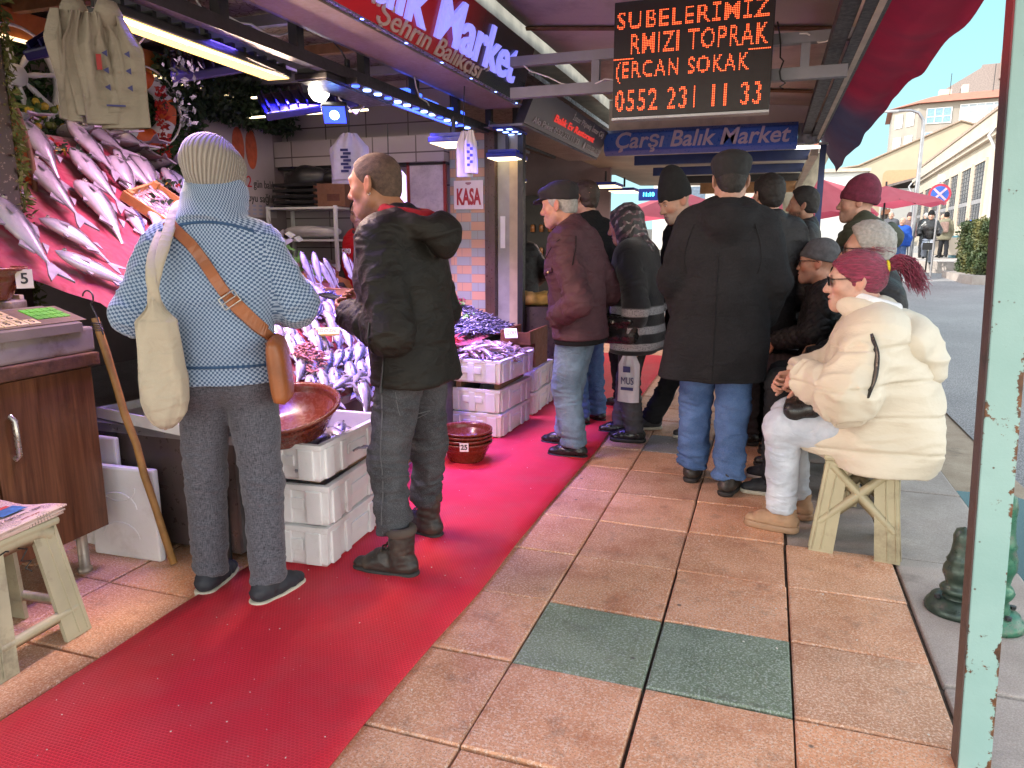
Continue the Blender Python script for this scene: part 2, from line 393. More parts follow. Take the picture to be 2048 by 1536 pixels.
# ---------------------------------------------------------------- a head in its own frame
def head_field(S, c, Rm, s=1., open_mouth=0., nose=1., jaw=1., ears=True, brow=1., neck=None, nr=.055, chubby=0., eyes=True):
    P = lambda x, y, z: c + Rm @ (A_(x, y, z) * s)
    S.ell(P(0, -.016, .038), A_(.075, .096, .082) * s, Rm, k=.0)
    S.ell(P(0, .03, -.005), A_(.060 + chubby, .064, .088) * s, Rm, k=.03 * s)
    for sx in (-1, 1):
        S.cap(P(sx * (.05 + chubby), -.002, -.055), P(sx * .016, .062, -.098), .021 * s * jaw, .018 * s, k=.035 * s)
        S.ell(P(sx * .04, .056, -.022), A_(.024 + chubby, .022, .022) * s, Rm, k=.03 * s)
    S.ell(P(0, .073, -.099), A_(.021, .020, .017) * s, Rm, k=.025 * s)
    S.cap(P(0, .03, -.07), P(0, .072, -.07), .04 * s, .022 * s, k=.03 * s)
    S.cap(P(-.036, .080, .030), P(.036, .080, .030), .011 * s * brow, k=.02 * s)
    for sx in (-1, 1):
        S.ell(P(sx * .031, .099, .010), A_(.018, .014, .012) * s, Rm, k=.014 * s, op='sub')
        if eyes: S.ell(P(sx * .031, .0785, .009), A_(.0125, .012, .0115) * s, Rm, k=.003 * s)
        S.cap(P(sx * .019, .088, .017), P(sx * .043, .080, .015), .0042 * s, k=.006 * s)
    S.cap(P(0, .088, .018), P(0, .103 + .004 * nose, -.024), .0085 * s, .0125 * s * nose, k=.014 * s)
    S.ell(P(0, .103 + .006 * nose, -.029), A_(.0125, .0125, .011) * s * nose, Rm, k=.008 * s)
    for sx in (-1, 1): S.ell(P(sx * .013, .093, -.033), A_(.0085, .012, .0085) * s, Rm, k=.008 * s)
    o = open_mouth
    S.cap(P(-.02, .087, -.060), P(.02, .087, -.060), .007 * s, k=.012 * s); S.cap(P(0, .096, -.059), P(0, .0965, -.059), .0068 * s, k=.012 * s)
    S.cap(P(-.017, .087, -.075 - o), P(.017, .087, -.075 - o), .008 * s, k=.012 * s)
    S.ell(P(0, .098, -.0665 - o * .5), A_(.024, .016 + o, .003 + o * .5) * s, Rm, k=.004 * s, op='sub')
    if ears:
        for sx in (-1, 1):
            e = Rm @ np.array(Matrix.Rotation(sx * .35, 3, 'Z') @ Matrix.Rotation(.2, 3, 'X'))
            S.ell(P(sx * .079, -.014, -.002), A_(.0085, .020, .034) * s, e, k=.008 * s)
            S.ell(P(sx * .089, -.010, .003), A_(.006, .011, .020) * s, e, k=.006 * s, op='sub')
    if neck is not None:
        S.cap(P(0, -.025, -.05), neck, nr, nr * 1.08, k=.03)
def head_col(V, c, Rm, s, skin, lip=(.42, .16, .14), brow=(.05, .035, .03), stub=0., stubc=(.16, .15, .15), red=.15, brows=True):
    L = ((V - c) @ Rm) / s; C = np.tile(np.array(skin, float), (len(V), 1)); sk = np.array(skin)
    def blend(m, col): C[:] = C * (1 - m[:, None]) + np.array(col) * m[:, None]
    g = lambda x, y, z, r: np.clip(1.6 - 1.6 * np.sqrt(((L[:, 0] - x) / r[0]) ** 2 + ((L[:, 1] - y) / r[1]) ** 2 + ((L[:, 2] - z) / r[2]) ** 2), 0, 1)
    C *= (1 + .12 * vnoise(L * 60) + .08 * vnoise(L * 140))[:, None]
    rd = np.clip(sk * [1.15, .72, .68], 0, 1)
    for sx in (-1, 1):
        blend(g(sx * .045, .06, -.03, (.03, .04, .025)) * red * 2, rd); blend(g(sx * .08, -.012, 0, (.02, .03, .04)) * red * 2, rd)
    blend(g(0, .108, -.028, (.018, .02, .016)) * red * 2, rd)
    if stub:
        m = np.clip((-.035 - L[:, 2]) / .02, 0, 1) * np.clip((L[:, 1] + .01) / .02, 0, 1) * np.clip((L[:, 2] + .125) / .02, 0, 1); m = m * np.clip(.75 + .5 * vnoise(L * 220), 0, 1) * stub; blend(m, stubc)
    blend(g(0, .094, -.0585, (.024, .02, .0065)), lip); blend(g(0, .09, -.0765, (.021, .02, .008)), lip)
    if brows:
        for sx in (-1, 1): blend(g(sx * .033, .085, .031, (.020, .03, .0055)) * .9, brow)
    for sx in (-1, 1):
        m = (g(sx * .031, .088, .0095, (.0135, .014, .0062)) > .35).astype(float); blend(m, (.62, .58, .55))
        m = (g(sx * .030, .091, .0095, (.0058, .01, .0062)) > .35).astype(float); blend(m, (.03, .02, .015))
        blend(g(sx * .031, .088, .0165, (.017, .012, .003)) * .8, brow)
    return np.clip(C, 0, 1)
def hand_field(S, w, d, n, side=1, curl=(.5, .6, .7, .8), thumb=.5, s=1., spread=.02):
    """w wrist, d direction of the fingers, n direction out of the palm; side=+1: thumb at cross(d, n)"""
    d = unit(d); n = unit(n - (np.asarray(n) @ d) * d); t = np.cross(d, n) * side
    P = lambda a, b, c_: w + (d * a + t * b + n * c_) * s
    S.cap(w - d * .03, P(.02, 0, 0), .026 * s, .027 * s, k=.01, q=1.35, n=n)
    S.cap(P(.03, .018, 0), P(.075, .026, .002), .019 * s, .014 * s, k=.014, q=1.2, n=n); S.cap(P(.03, -.014, 0), P(.068, -.026, .002), .019 * s, .0125 * s, k=.014, q=1.2, n=n)
    S.cap(P(.035, 0, -.002), P(.075, 0, 0), .018 * s, .014 * s, k=.014)
    for i, (b, l0, r) in enumerate(((.030, .040, .0092), (.010, .045, .0095), (-.010, .041, .009), (-.028, .032, .008))):
        c = curl[i]; p = P(.082 if i < 3 else .072, b, .0); an = c * .8; bs = (.5 - i / 3) * spread * 2
        for j, L in enumerate((l0, l0 * .62, l0 * .5)):
            dr = unit(d * cos(an) + n * sin(an) + t * bs); q = p + dr * L * s; rr = r * s * (1 - .1 * j)
            S.cap(p, q, rr, rr * .9, k=.004 if j else .008); p = q; an += c * (1.15 if j == 0 else .8)
    p = P(.025, .030, .006); dr = unit(d * .75 + t * (1 - thumb) + n * thumb)
    for j, (L, r) in enumerate(((.04, .013), (.032, .0105), (.024, .0092))):
        q = p + dr * L * s; S.cap(p, q, r * s, r * s * .88, k=.008); p = q; dr = unit(dr + d * .35 + n * .15 * thumb)
# ---------------------------------------------------------------- people
class Person:
    def __init__(s, label, loc, yaw, h=1.75, vox=.009, lean=0., twist=0., head=(0, 0, 0), girth=1., sit=None, group=None, stance=.10, feet=None, knees=None, elbows=None, wrists=None, hfwd=.0, hips_fwd=0., shw=1., side=0.):
        s.root = empty('person', loc, yaw, label, 'person', group); s.vox = vox; s.g = girth; k = s.k = h / 1.75
        pz = (.95 * k if sit is None else sit); s.sit = sit; s.pel = A_(0, hips_fwd, pz); J = s.J = {}
        Rl = np.array(Matrix.Rotation(twist, 3, 'Z') @ Matrix.Rotation(side, 3, 'Y') @ Matrix.Rotation(-lean, 3, 'X')); s.Rl = Rl
        up = s.up = lambda x, y, z: s.pel + Rl @ (A_(x, y, z) * k)
        s.fw = Rl @ A_(0, 1, 0); s.rt = Rl @ A_(1, 0, 0); s.upv = Rl @ A_(0, 0, 1)
        J['neck'] = up(0, -.02, .52); s.Rh = rotm(*head); s.hc = up(0, .005 + hfwd, .63) + s.Rh @ (A_(0, .02, .06) * k); s.hs = 1.09 * k ** .6
        for i, sx in enumerate((-1, 1)):
            J['sh', i] = up(sx * .175 * shw * (.9 + .1 * girth), -.015, .455)
            J['el', i] = up(sx * .235 * girth ** .5, -.03, .17); J['wr', i] = up(sx * .235 * girth ** .5, .06, -.08)
            if sit is None:
                J['hp', i] = A_(sx * .085 * k, hips_fwd, .90 * k); J['kn', i] = A_(sx * stance, .03, .49 * k); J['an', i] = A_(sx * stance, -.02, .085)
            else:
                J['hp', i] = A_(sx * .095, hips_fwd + .02, sit); J['kn', i] = A_(sx * .13, .43, sit + .02); J['an', i] = A_(sx * .13, .42, .085)
        for dct, key in ((feet, 'an'), (knees, 'kn'), (elbows, 'el'), (wrists, 'wr')):
            if dct:
                for i, p in dct.items(): J[key, i] = A_(*p)
    def field(s, lo, hi, h=None): return SDF(lo, hi, h or s.vox)
    def torso(s, S, e, z0=-.12, k=.06, belly=0., w=1., bust=0., flare=0., butt=0.):
        g = s.g; u = s.up; L = [(z0, .075 * w + flare, .103 * g + e + flare * .6), (.10, .058 * w, .100 * g + e), (.30, .085 * w, .106 * g + e), (.40, .10, .09 * g + e * .9)]
        L = [(z, ww * s.k, r * s.k) for z, ww, r in L]
        for (za, wa, ra), (zb, wb, rb) in zip(L, L[1:]):
            for sx in (-1, 0, 1): S.cap(u(sx * wa, 0, za), u(sx * wb, 0, zb), ra, rb, k=k)
        S.cap(s.J['sh', 0] * .8 + s.J['sh', 1] * .2, s.J['sh', 1] * .8 + s.J['sh', 0] * .2, .066 * s.k + e, k=k)
        for i in (0, 1): S.cap(s.J['neck'], s.J['neck'] * .25 + s.J['sh', i] * .75, .05 * s.k + e * .6, .05 * s.k + e, k=k)
        if belly: S.ell(u(0, .05 + belly * .4, .06), A_(.13 * g, .08 + belly, .15) * s.k, s.Rl, k=.06)
        if bust:
            S.ell(u(0, .08 + bust * .5, .26), A_(.13, .05 + bust, .08) * s.k, s.Rl, k=.05)
        if butt: S.ell(u(0, -.06 - butt, -.03), A_(.15 * w, .08, .11) * s.k, s.Rl, k=.05)
    def limbs(s): return [('sh', 'el'), ('el', 'wr')]
    def body(s, skin, hand=None, open_mouth=0., nose=1., jaw=1., nr=.056, ears=True, stub=0., red=.15, h=.0052, brow=(.05, .035, .03), chubby=0., hands=None, stubc=(.16, .15, .15), lip=(.42, .16, .14), sh=None, brows=True, face=True, mat=None):
        """head, neck and chest in one surface, arms running inside the sleeves to the hands"""
        J = s.J; pts = np.array([s.hc, J['neck'], J['sh', 0], J['sh', 1]]); lo = pts.min(0) - .16; hi = pts.max(0) + .16; hi[2] = s.hc[2] + .2
        S = s.field(lo, hi, h)
        S.cap(s.J['sh', 0], s.J['sh', 1], .05, k=.03); S.cap(s.up(-.07, 0, .36), s.up(.07, 0, .36), .07, k=.04)
        head_field(S, s.hc, s.Rh, s.hs, open_mouth, nose, jaw, ears, 1., J['neck'] + s.fw * .0, nr * s.k, chubby, eyes=face)
        V, Q = S.nets(); V = relax(V, Q, 1, .4); C = head_col(V, s.hc, s.Rh, s.hs, skin, lip=lip, stub=stub, red=red, brow=brow, stubc=stubc, brows=brows)
        VV, QQ, CC = [V], [Q], [C]; n = len(V)
        for i in (0, 1):
            if hands and i in hands:
                w = J['wr', i]; kw = dict(hands[i]); d = kw.pop('d'); nn = kw.pop('n'); H = s.field(w - .15, w + .15, max(.0036, h * .75)); H.F[:] = .3
                dd = unit(w - J['el', i]); hand_field(H, w, A_(*d), A_(*nn), side=(1 if i == 0 else -1) * kw.pop('flip', 1), s=kw.pop('s', 1.0), **kw); H.cap(w - dd * .12, w, .03, .026, k=.01)
                V, Q = H.nets(); V = relax(V, Q, 1, .35); c = np.tile(np.array(skin) * [1.02, .9, .86], (len(V), 1)) * (1 + .12 * vnoise(V * 70))[:, None]
                VV.append(V); QQ.append(Q + n); CC.append(c); n += len(V)
        o = np_mesh('body', np.concatenate(VV), np.concatenate(QQ), mat or SKIN, s.root, True, None, np.clip(np.concatenate(CC), 0, 1)); s.o_body = o; return o
    def top(s, mat, e=.025, hem=None, sl=(.066, .056, .047), fold=.010, name='jacket', collar=None, hood=None, disp=None, uv=False, belly=0., w=1., flare=0., bust=0., cuff=.0, k=.055, skirt=None, extra=None, butt=0., it=1, z0=-.14, fl=(7, 26), lap=None, sleeves=True, seed=0, slk=.045, neckcut=True):
        J = s.J; P = [J['neck'], J['sh', 0], J['sh', 1], J['el', 0], J['el', 1], J['wr', 0], J['wr', 1], s.pel]
        hemz = hem if hem is not None else .86 * s.k
        P = np.array(P); lo = P.min(0) - .26; hi = P.max(0) + .22; lo[2] = min(lo[2], hemz) - .02; lo[2] = min(hemz - .03, min(p[2] for p in P) - .12) if True else lo[2]
        if skirt: lo[1] -= .1
        S = s.field(lo, hi); s.torso(S, e, z0, k, belly, w, bust, flare, butt)
        if skirt:
            for (a, b, ra, rb) in skirt: S.cap(A_(*a), A_(*b), ra, rb, k=.05)
        S.clip((0, 0, hemz), (0, 0, -1))
        if sleeves:
            for i in (0, 1):
                a, b, c = J['sh', i], J['el', i], J['wr', i]; d = unit(c - b)
                S.cap(a, b, sl[0] * s.k + e * .3, sl[1] * s.k + e * .3, k=slk); S.cap(b, c + d * .005, sl[1] * s.k + e * .3, sl[2] * s.k + e * .2, k=.03, fb=True)
                if cuff: S.cap(c - d * cuff, c + d * .012, sl[2] * s.k + e * .1, sl[2] * s.k + e * .05, k=.006, fa=True, fb=True)
        nk = J['neck']; ax = unit(s.hc - nk)
        if extra: extra(S, s)
        if neckcut: S.cap(nk + ax * .035, nk + ax * .2, .058 * s.k, .062 * s.k, k=.01, op='sub', fa=True)
        if collar:
            hgt, rad, t = collar; S.shell(nk - ax * .02 + s.fw * .012, nk + ax * hgt + s.fw * .018, rad * s.k * 1.12, t, k=.018, R2=rad * s.k)
        if hood:
            r, t, back, up_ = hood; c = nk + ax * up_ - s.fw * back; hx = unit(ax * .75 - s.fw * .65)
            S.ring(c, hx, r, t, k=.03); S.ell(c - s.fw * .06 - ax * .06, A_(r * .85, .05, .10), s.Rl, k=.05)
        bones = [(s.up(0, 0, -.3), s.up(0, 0, .5), .17, s.fw, .55)] + ([(J['sh', i], J['el', i], .065, s.rt) for i in (0, 1)] + [(J['el', i], J['wr', i], .055, s.rt, 1.25) for i in (0, 1)] if sleeves else [])
        s.bones = bones; o = cloth_mesh(S, name, mat, s.root, bones, fold, fl, disp, uv, it, None, seed + len(s.root['label'])); return o
    def trousers(s, mat, e=.012, thigh=.083, knee=.062, ank=.056, fold=.010, cut=.02, seat=True, uv=False, name='trousers', wz=None, fl=(7, 22), stack=1., col=None):
        J = s.J; P = np.array([J[q, i] for q in ('hp', 'kn', 'an') for i in (0, 1)] + [s.pel]); lo = P.min(0) - .2; hi = P.max(0) + .2; lo[2] = 0; hi[2] = max(hi[2], s.pel[2] + .1)
        S = s.field(lo, hi); g = s.g ** .7
        S.cap(J['hp', 0], J['hp', 1], .10 * g + e, k=.04); S.cap(s.pel + A_(-.07, 0, .02), s.pel + A_(.07, 0, .02), .098 * g + e, k=.04)
        for i in (0, 1):
            a, b, c = J['hp', i], J['kn', i], J['an', i]; d = unit(c - b)
            S.cap(a, b, thigh * g * s.k + e, knee * g * s.k + e, k=.022); S.cap(b, c + d * cut, knee * g * s.k + e, ank * s.k + e, k=.02, fb=True)
            if seat and s.sit is None: S.ell(a + A_(0, -.055, -.0), A_(.085 * g, .07, .10), None, k=.04)
        bones = [(s.pel + A_(0, 0, -.14), s.pel + A_(0, 0, .1), .17, A_(0, 1, 0), .3)] + [(J['hp', i], J['kn', i], .085, A_(0, 1, 0), .7) for i in (0, 1)] + [(J['kn', i], J['an', i], .06, A_(0, 1, 0), 1.1 * stack) for i in (0, 1)]
        def disp(V):   # stacked folds above the shoe and behind the knee
            r = np.zeros(len(V))
            for i in (0, 1):
                c = J['an', i]; b = J['kn', i]; dz = np.linalg.norm(V - c, axis=1)
                w = np.clip(1 - dz / .26, 0, 1); q = np.stack([V[:, 0] * 5 + i * 5, V[:, 1] * 5, V[:, 2] * 42 + V[:, 0] * 9], 1); r += stack * .013 * w * (1 - 2.2 * np.abs(vnoise(q)))
                w = np.clip(1 - np.linalg.norm(V - b, axis=1) / .16, 0, 1); r += stack * .010 * w * (1 - 2.2 * np.abs(vnoise(q * [1.2, 1.2, .8])))
            return r
        return cloth_mesh(S, name, mat, s.root, bones, fold, fl, disp, uv, 1, col, 3 + len(s.root['label']))
    def shoes(s, mat, sole, yaw=(0, 0), kind='shoe', soleh=.024, L=1., name=None, collar=None, lace=None, toe_up=(0, 0)):
        for i in (0, 1):
            a = s.J['an', i]; lift = a[2] - .085; h = min(s.vox, .007) if s.vox < .012 else s.vox; yw = yaw[i]; f = A_(-sin(yw), cos(yw), 0); r = A_(f[1], -f[0], 0); z = A_(0, 0, 1)
            if toe_up[i]: f = unit(f * cos(toe_up[i]) + z * sin(toe_up[i])); z = unit(z * cos(toe_up[i]) - A_(-sin(yw), cos(yw), 0) * sin(toe_up[i]))
            o = A_(a[0], a[1], lift); P = lambda x, y, zz: o + r * x * L + f * y * L + z * zz
            lo = o - .26; hi = o + .26; lo[2] = lift - .08; hi[2] = lift + .32
            S = s.field(lo, hi, h)
            S.cap(P(0, -.045, .052), P(0, .10, .045), .042, .040, k=.02, q=1.1, n=z); S.cap(P(0, .04, .045), P(.0, .145, .036), .044, .036, k=.02, q=1.25, n=z)
            if kind == 'boot': S.cap(P(0, -.015, .07), P(0, -.02, .205), .053, .056, k=.03, fb=True); S.ell(P(0, .05, .075), A_(.04, .07, .045), np.stack([r, f, z], 1), k=.03)
            elif kind == 'ankle': S.cap(P(0, -.02, .06), P(0, -.025, .14), .044, .047, k=.03, fb=True); S.ell(P(0, .04, .065), A_(.036, .07, .04), np.stack([r, f, z], 1), k=.03)
            else: S.cap(P(0, -.02, .06), P(0, -.02, .095), .040, .040, k=.03, fb=True); S.ell(P(0, .045, .06), A_(.034, .06, .032), np.stack([r, f, z], 1), k=.03)
            S.clip(P(0, 0, soleh), -z); V, Q = S.nets(); V = relax(V, Q, 1)
            N = vnormals(V, Q); V = V + N * (.0025 * (1 - 2 * np.abs(vnoise(V * [30, 30, 60]))))[:, None]
            sh = np_mesh(name or ('boot' if kind in ('boot', 'ankle') else 'shoe'), V, Q, mat, s.root)
            S = s.field(lo, hi, h); S.cap(P(0, -.045, .02), P(0, .10, .02), .046, .044, k=.02); S.cap(P(0, .03, .02), P(0, .145, .02), .047, .040, k=.02)
            S.clip(P(0, 0, soleh + .002), z); S.clip(P(0, 0, .001), -z)
            if kind == 'boot':
                for q in range(9): S.cap(P(-.07, -.08 + q * .034, 0), P(.07, -.08 + q * .034, 0), .007, k=0, op='sub')
            V, Q = S.nets(); np_mesh('sole', relax(V, Q, 1, .3), Q, sole, sh)
            if collar: 
                S = s.field(lo, hi, h); S.ring(P(0, -.02, .208), z + f * .1, .048, .018, k=.01, sq=.8); V, Q = S.nets(); np_mesh('collar', relax(V, Q), Q, collar, sh)
            if lace:
                m = MB(); 
                for q in range(5): m.tube([P(-.03, .085 - q * .018, .082 + q * .018), P(0, .093 - q * .018, .096 + q * .0165), P(.03, .08 - q * .018, .088 + q * .018)], .0035, 6)
                m.build('lace', lace, sh)
    def beanie(s, mat, z=.005, puff=.014, tall=.03, tilt=.15, rib=0, name='beanie', brim=0., back=0., fold=.003, slouch=0., h=None):
        c, Rm, k = s.hc, s.Rh, s.hs; P = lambda x, y, zz: c + Rm @ (A_(x, y, zz) * k); h = h or min(s.vox, .0065)
        S = s.field(c - .24, c + .30, h)
        S.ell(P(0, -.014, .045), A_(.079 + puff, .100 + puff, .092 + puff) * k, Rm, k=0)
        if tall: S.ell(P(0, -.03 - slouch, .06 + tall * 1.1), A_(.064 + puff, .075 + puff, .06 + tall) * k, Rm, k=.04)
        n = Rm @ unit(A_(0, tilt, -1)); S.clip(P(0, 0, z), n)
        if brim:
            S2 = s.field(c - .24, c + .24, h); S2.ell(P(0, -.014, .045), A_(.084 + puff, .105 + puff, .094 + puff) * k, Rm, k=0); S2.clip(P(0, 0, z), n); S2.clip(P(0, 0, z + brim), -n); S.F[:S2.F.shape[0], :S2.F.shape[1], :S2.F.shape[2]] = np.minimum(S.F[:S2.F.shape[0], :S2.F.shape[1], :S2.F.shape[2]], S2.F)
        V, Q = S.nets(); V = relax(V, Q, 2); L = (V - c) @ Rm / k; N = vnormals(V, Q); an = np.arctan2(L[:, 0], -L[:, 1])
        d = fold * 1.5 * vnoise(L * [14, 14, 22]) + (.0018 * np.cos(an * rib) * np.clip((.2 - L[:, 2]) / .05, 0, 1) if rib else 0)
        V = V + N * d[:, None]
        C = V[Q]; Lq = (C - c) @ Rm / k; aq = np.arctan2(Lq[..., 0], -Lq[..., 1]); a0 = aq[:, :1]; aq = a0 + (aq - a0 + pi) % (2 * pi) - pi
        UV = np.stack([aq / (2 * pi), Lq[..., 2]], -1).reshape(-1, 2)
        return np_mesh(name, V, Q, mat, s.root, True, UV)
    def flatcap(s, mat, name='flat_cap', peak=True, z=.035, up_=0.):
        c, Rm, k = s.hc, s.Rh, s.hs; P = lambda x, y, zz: c + Rm @ (A_(x, y, zz) * k); S = s.field(c - .22, c + .26, min(s.vox, .0065))
        S.ell(P(0, -.012, .05 + up_), A_(.088, .110, .085) * k, Rm, k=0); S.ell(P(0, .02, .085 + up_), A_(.094, .105, .042) * k, Rm, k=.03)
        S.ell(P(0, -.03, .095 + up_), A_(.088, .09, .045) * k, Rm, k=.03)
        S.clip(P(0, 0, z), Rm @ unit(A_(0, .12, -1)))
        if peak: S.ell(P(0, .105, .045), A_(.068, .06, .011) * k, Rm @ np.array(Matrix.Rotation(-.25, 3, 'X')), k=.012)
        V, Q = S.nets(); V = relax(V, Q, 2); N = vnormals(V, Q); V = V + N * (.003 * vnoise(V * 35))[:, None]; return np_mesh(name, V, Q, mat, s.root)
    def hair(s, mat, off=.006, line=.055, nape=-.07, side=.02, noise=.004, freq=60, name='hair', top=0., h=None, temple=.04):
        """cap of hair: hairline height at the brow, nape height, sideburn"""
        c, Rm, k = s.hc, s.Rh, s.hs; P = lambda x, y, zz: c + Rm @ (A_(x, y, zz) * k); h = h or min(s.vox, .006); S = s.field(c - .2, c + .24, h)
        S.ell(P(0, -.016, .038 + top * .4), A_(.075 + off, .096 + off, .082 + off + top) * k, Rm, k=0); S.ell(P(0, .02, .035 + top * .4), A_(.066 + off, .07 + off, .07 + off + top) * k, Rm, k=.03)
        S.ell(P(0, -.05, -.02), A_(.055 + off, .055 + off, .065) * k, Rm, k=.03)
        S.clip(P(0, .06, line), Rm @ unit(A_(0, .75, -.66))); S.clip(P(0, -.05, nape), Rm @ unit(A_(0, .0, -1)))
        S.clip(P(0, .012 + side, -.005), Rm @ unit(A_(0, 1, -.42)), k=.01)
        V, Q = S.nets(); V = relax(V, Q, 1); N = vnormals(V, Q); L = (V - c) @ Rm / k; V = V + N * (noise * (vnoise(L * [freq, freq * .5, freq]) + .6 * vnoise(L * [freq * 2, freq, freq * 2])))[:, None]
        return np_mesh(name, V, Q, mat, s.root)
    def glasses(s, frame, lens=None, w=.062, z=.010, dark=False, name='glasses'):
        c, Rm, k = s.hc, s.Rh, s.hs; P = lambda x, y, zz: Vector(c + Rm @ (A_(x, y, zz) * k)); m = MB(); m2 = MB()
        for sx in (-1, 1):
            rim = [P(sx * .033 + .024 * cos(a) * (1 if abs(cos(a)) < .8 else .95), .1045 - .10 * abs(sx * .033 + .024 * cos(a)) ** 1.5 * 3, z + .0185 * sin(a)) for a in np.linspace(0, 2 * pi, 16)[:-1]]
            m.tube(rim, .0022, 6, closed=True)
            m.tube([P(sx * .057, .094, z + .008), P(sx * .077, .04, z + .008), P(sx * .083, -.005, z + .006), P(sx * .084, -.03, z - .012)], .0026, 6)
            n = len(rim); cc = sum(rim, Vector()) / n; m2.add([cc] + rim, [(0, j + 1, (j + 1) % n + 1) for j in range(n)])
        m.tube([P(-.010, .106, z + .006), P(0, .11, z + .010), P(.010, .106, z + .006)], .0024, 6)
        o = m.build(name, frame, s.root); m2.build('lens', lens or frame, o); return o
# ================================================================ SETTING
def gz(Y): return .02 * max(0., Y - 8)
# ---- materials of the ground
def tile_mat(name, lo, hi, speck, red=None):
    t = NT(name); v = t.pos(); g = t.noise(v, 120, 3, .7); g2 = t.voro(v, 130)
    col = t.ramp(t.noise(v, 5, 5, .65), [(.3, lo), (.7, hi)])
    col = t.mix(1, col, t.attr('Col'), 'MULTIPLY')
    col = t.mix(t.ramp(g, [(.48, 0), (.62, .85)]), col, speck); col = t.mix(t.ramp(g2, [(.0, .9), (.36, 0)]), col, [x * .35 for x in lo])
    if red: col = t.mix(t.ramp(t.noise(v, 3.1, 7, .72), [(.5, 0), (.72, .6)]), col, red)
    col = t.mix(t.ramp(t.noise(v, 7.3, 6, .7), [(.56, 0), (.74, .5)]), col, (.055, .05, .045))
    col = t.mix(t.ramp(t.voro(v, 5.5), [(.035, .8), (.06, 0)]), col, (.07, .06, .055)); col = t.mix(t.ramp(t.noise(v, 1.1, 8, .72), [(.53, 0), (.66, .22)]), col, (.16, .085, .05))
    t.base(col); wet = t.ramp(t.noise(v, 1.3, 3), [(.4, .34), (.62, .62)]); t.set(rough=wet, spec=.5); t.bump(g, .8, .004); t.bump(t.noise(v, 14, 4), .12, .01); return t.m
M_TILE = tile_mat('pink_terrazzo', (.54, .235, .11), (.74, .385, .225), (.80, .60, .46), (.36, .10, .03))
M_GREEN = tile_mat('green_terrazzo', (.125, .165, .095), (.215, .255, .165), (.42, .48, .42))
M_GTILE = tile_mat('grey_terrazzo', (.17, .165, .15), (.27, .255, .235), (.45, .43, .40))
t = NT('joint_dirt'); v = t.pos(); t.base(t.ramp(t.noise(v, 30, 5), [(.35, (.045, .038, .032)), (.7, (.13, .105, .085))])); t.set(rough=.95); t.bump(t.noise(v, 90, 3), .8, .01); M_DIRT = t.m
def concrete(name, a, b, sc=3, cr=.5):
    t = NT(name); v = t.pos(); c = t.ramp(t.noise(v, sc, 7, .65), [(.3, a), (.72, b)]); c = t.mix(t.ramp(t.noise(v, 190, 2), [(.42, .35), (.6, 0)]), c, [x * .45 for x in a])
    c = t.mix(t.ramp(t.noise(v, 1.7, 8, .75), [(.56, 0), (.66, cr)]), c, [x * .4 for x in a]); t.base(c); t.set(rough=.8); t.bump(t.noise(v, 60, 5), .45, .006); return t.m
M_KERB = concrete('worn_concrete', (.32, .275, .245), (.48, .425, .385)); M_SILT = concrete('silted_gutter', (.30, .22, .15), (.46, .37, .27), 5)
t = NT('asphalt'); v = t.pos(); c = t.ramp(t.noise(v, .6, 5), [(.3, (.33, .33, .335)), (.7, (.46, .455, .455))]); st = t.voro(v, 95)
gr = t.ramp(t.noise(v, 1.1, 3), [(.45, 0), (.6, 1)])
c = t.mix(t.math('MULTIPLY', t.ramp(t.voro(v, 95, out=1), [(.3, 0), (.95, .85)]), t.ramp(t.sep(v)[1], [(.0, 1), (.9, 1), (1, .35)])), c, (.55, .50, .45)); c = t.mix(t.ramp(st, [(.25, .0), (.6, .55)]), c, (.035, .034, .034))
t.base(c); t.set(rough=.85); t.bump(st, .7, .008); t.bump(t.noise(v, 9, 4), .2, .02); M_ASPH = t.m
# ---- pavement of square slabs with open joints
m = MB(); cols = []; X0, Y0, TS = -.742, 2.571, .45; rt = random.Random(3)
for i in range(-6, 3):
    for j in range(-6, 34):
        x, y = X0 + i * TS, Y0 + j * TS
        if i == 2 and y > 3.4: continue
        g = .0042; mi = 1 if (j == -1 and i in (0, 1)) else (2 if (j == 5 and i == 0) or rt.random() < .03 and j > 4 else 0); z = [rt.uniform(-.003, .003) for _ in range(4)]; jx, jy = rt.uniform(-.003, .003), rt.uniform(-.003, .003)
        c = [(x + g + jx, y + g + jy), (x + TS - g + jx, y + g + jy), (x + TS - g + jx, y + TS - g + jy), (x + g + jx, y + TS - g + jy)]; b = .006
        n = len(m.v); top = [(px + (b if k in (0, 3) else -b), py + (b if k in (0, 1) else -b), z[k]) for k, (px, py) in enumerate(c)]
        m.add([(px, py, -.03) for px, py in c] + [(px, py, z[k] - .005) for k, (px, py) in enumerate(c)] + top,
              [(0, 1, 5, 4), (1, 2, 6, 5), (2, 3, 7, 6), (3, 0, 4, 7), (4, 5, 9, 8), (5, 6, 10, 9), (6, 7, 11, 10), (7, 4, 8, 11), (8, 9, 10, 11)], mi)
        s_ = rt.uniform(.82, 1.14); wm = rt.uniform(-.06, .06); cols += [(s_ * (1 + wm), s_, s_ * (1 - wm))] * 12
pav = m.build('pavement', [M_TILE, M_GREEN, M_GTILE]); tag(pav, kind='structure')
a = pav.data.color_attributes.new('Col', 'FLOAT_COLOR', 'POINT'); a.data.foreach_set('color', np.array([c + (1,) for c in cols], np.float32).ravel())
m = MB(); m.bb((-9, -3, -.2), (1.12, 18, -.022)); tag(m.build('pavement_bed', M_DIRT), kind='structure')
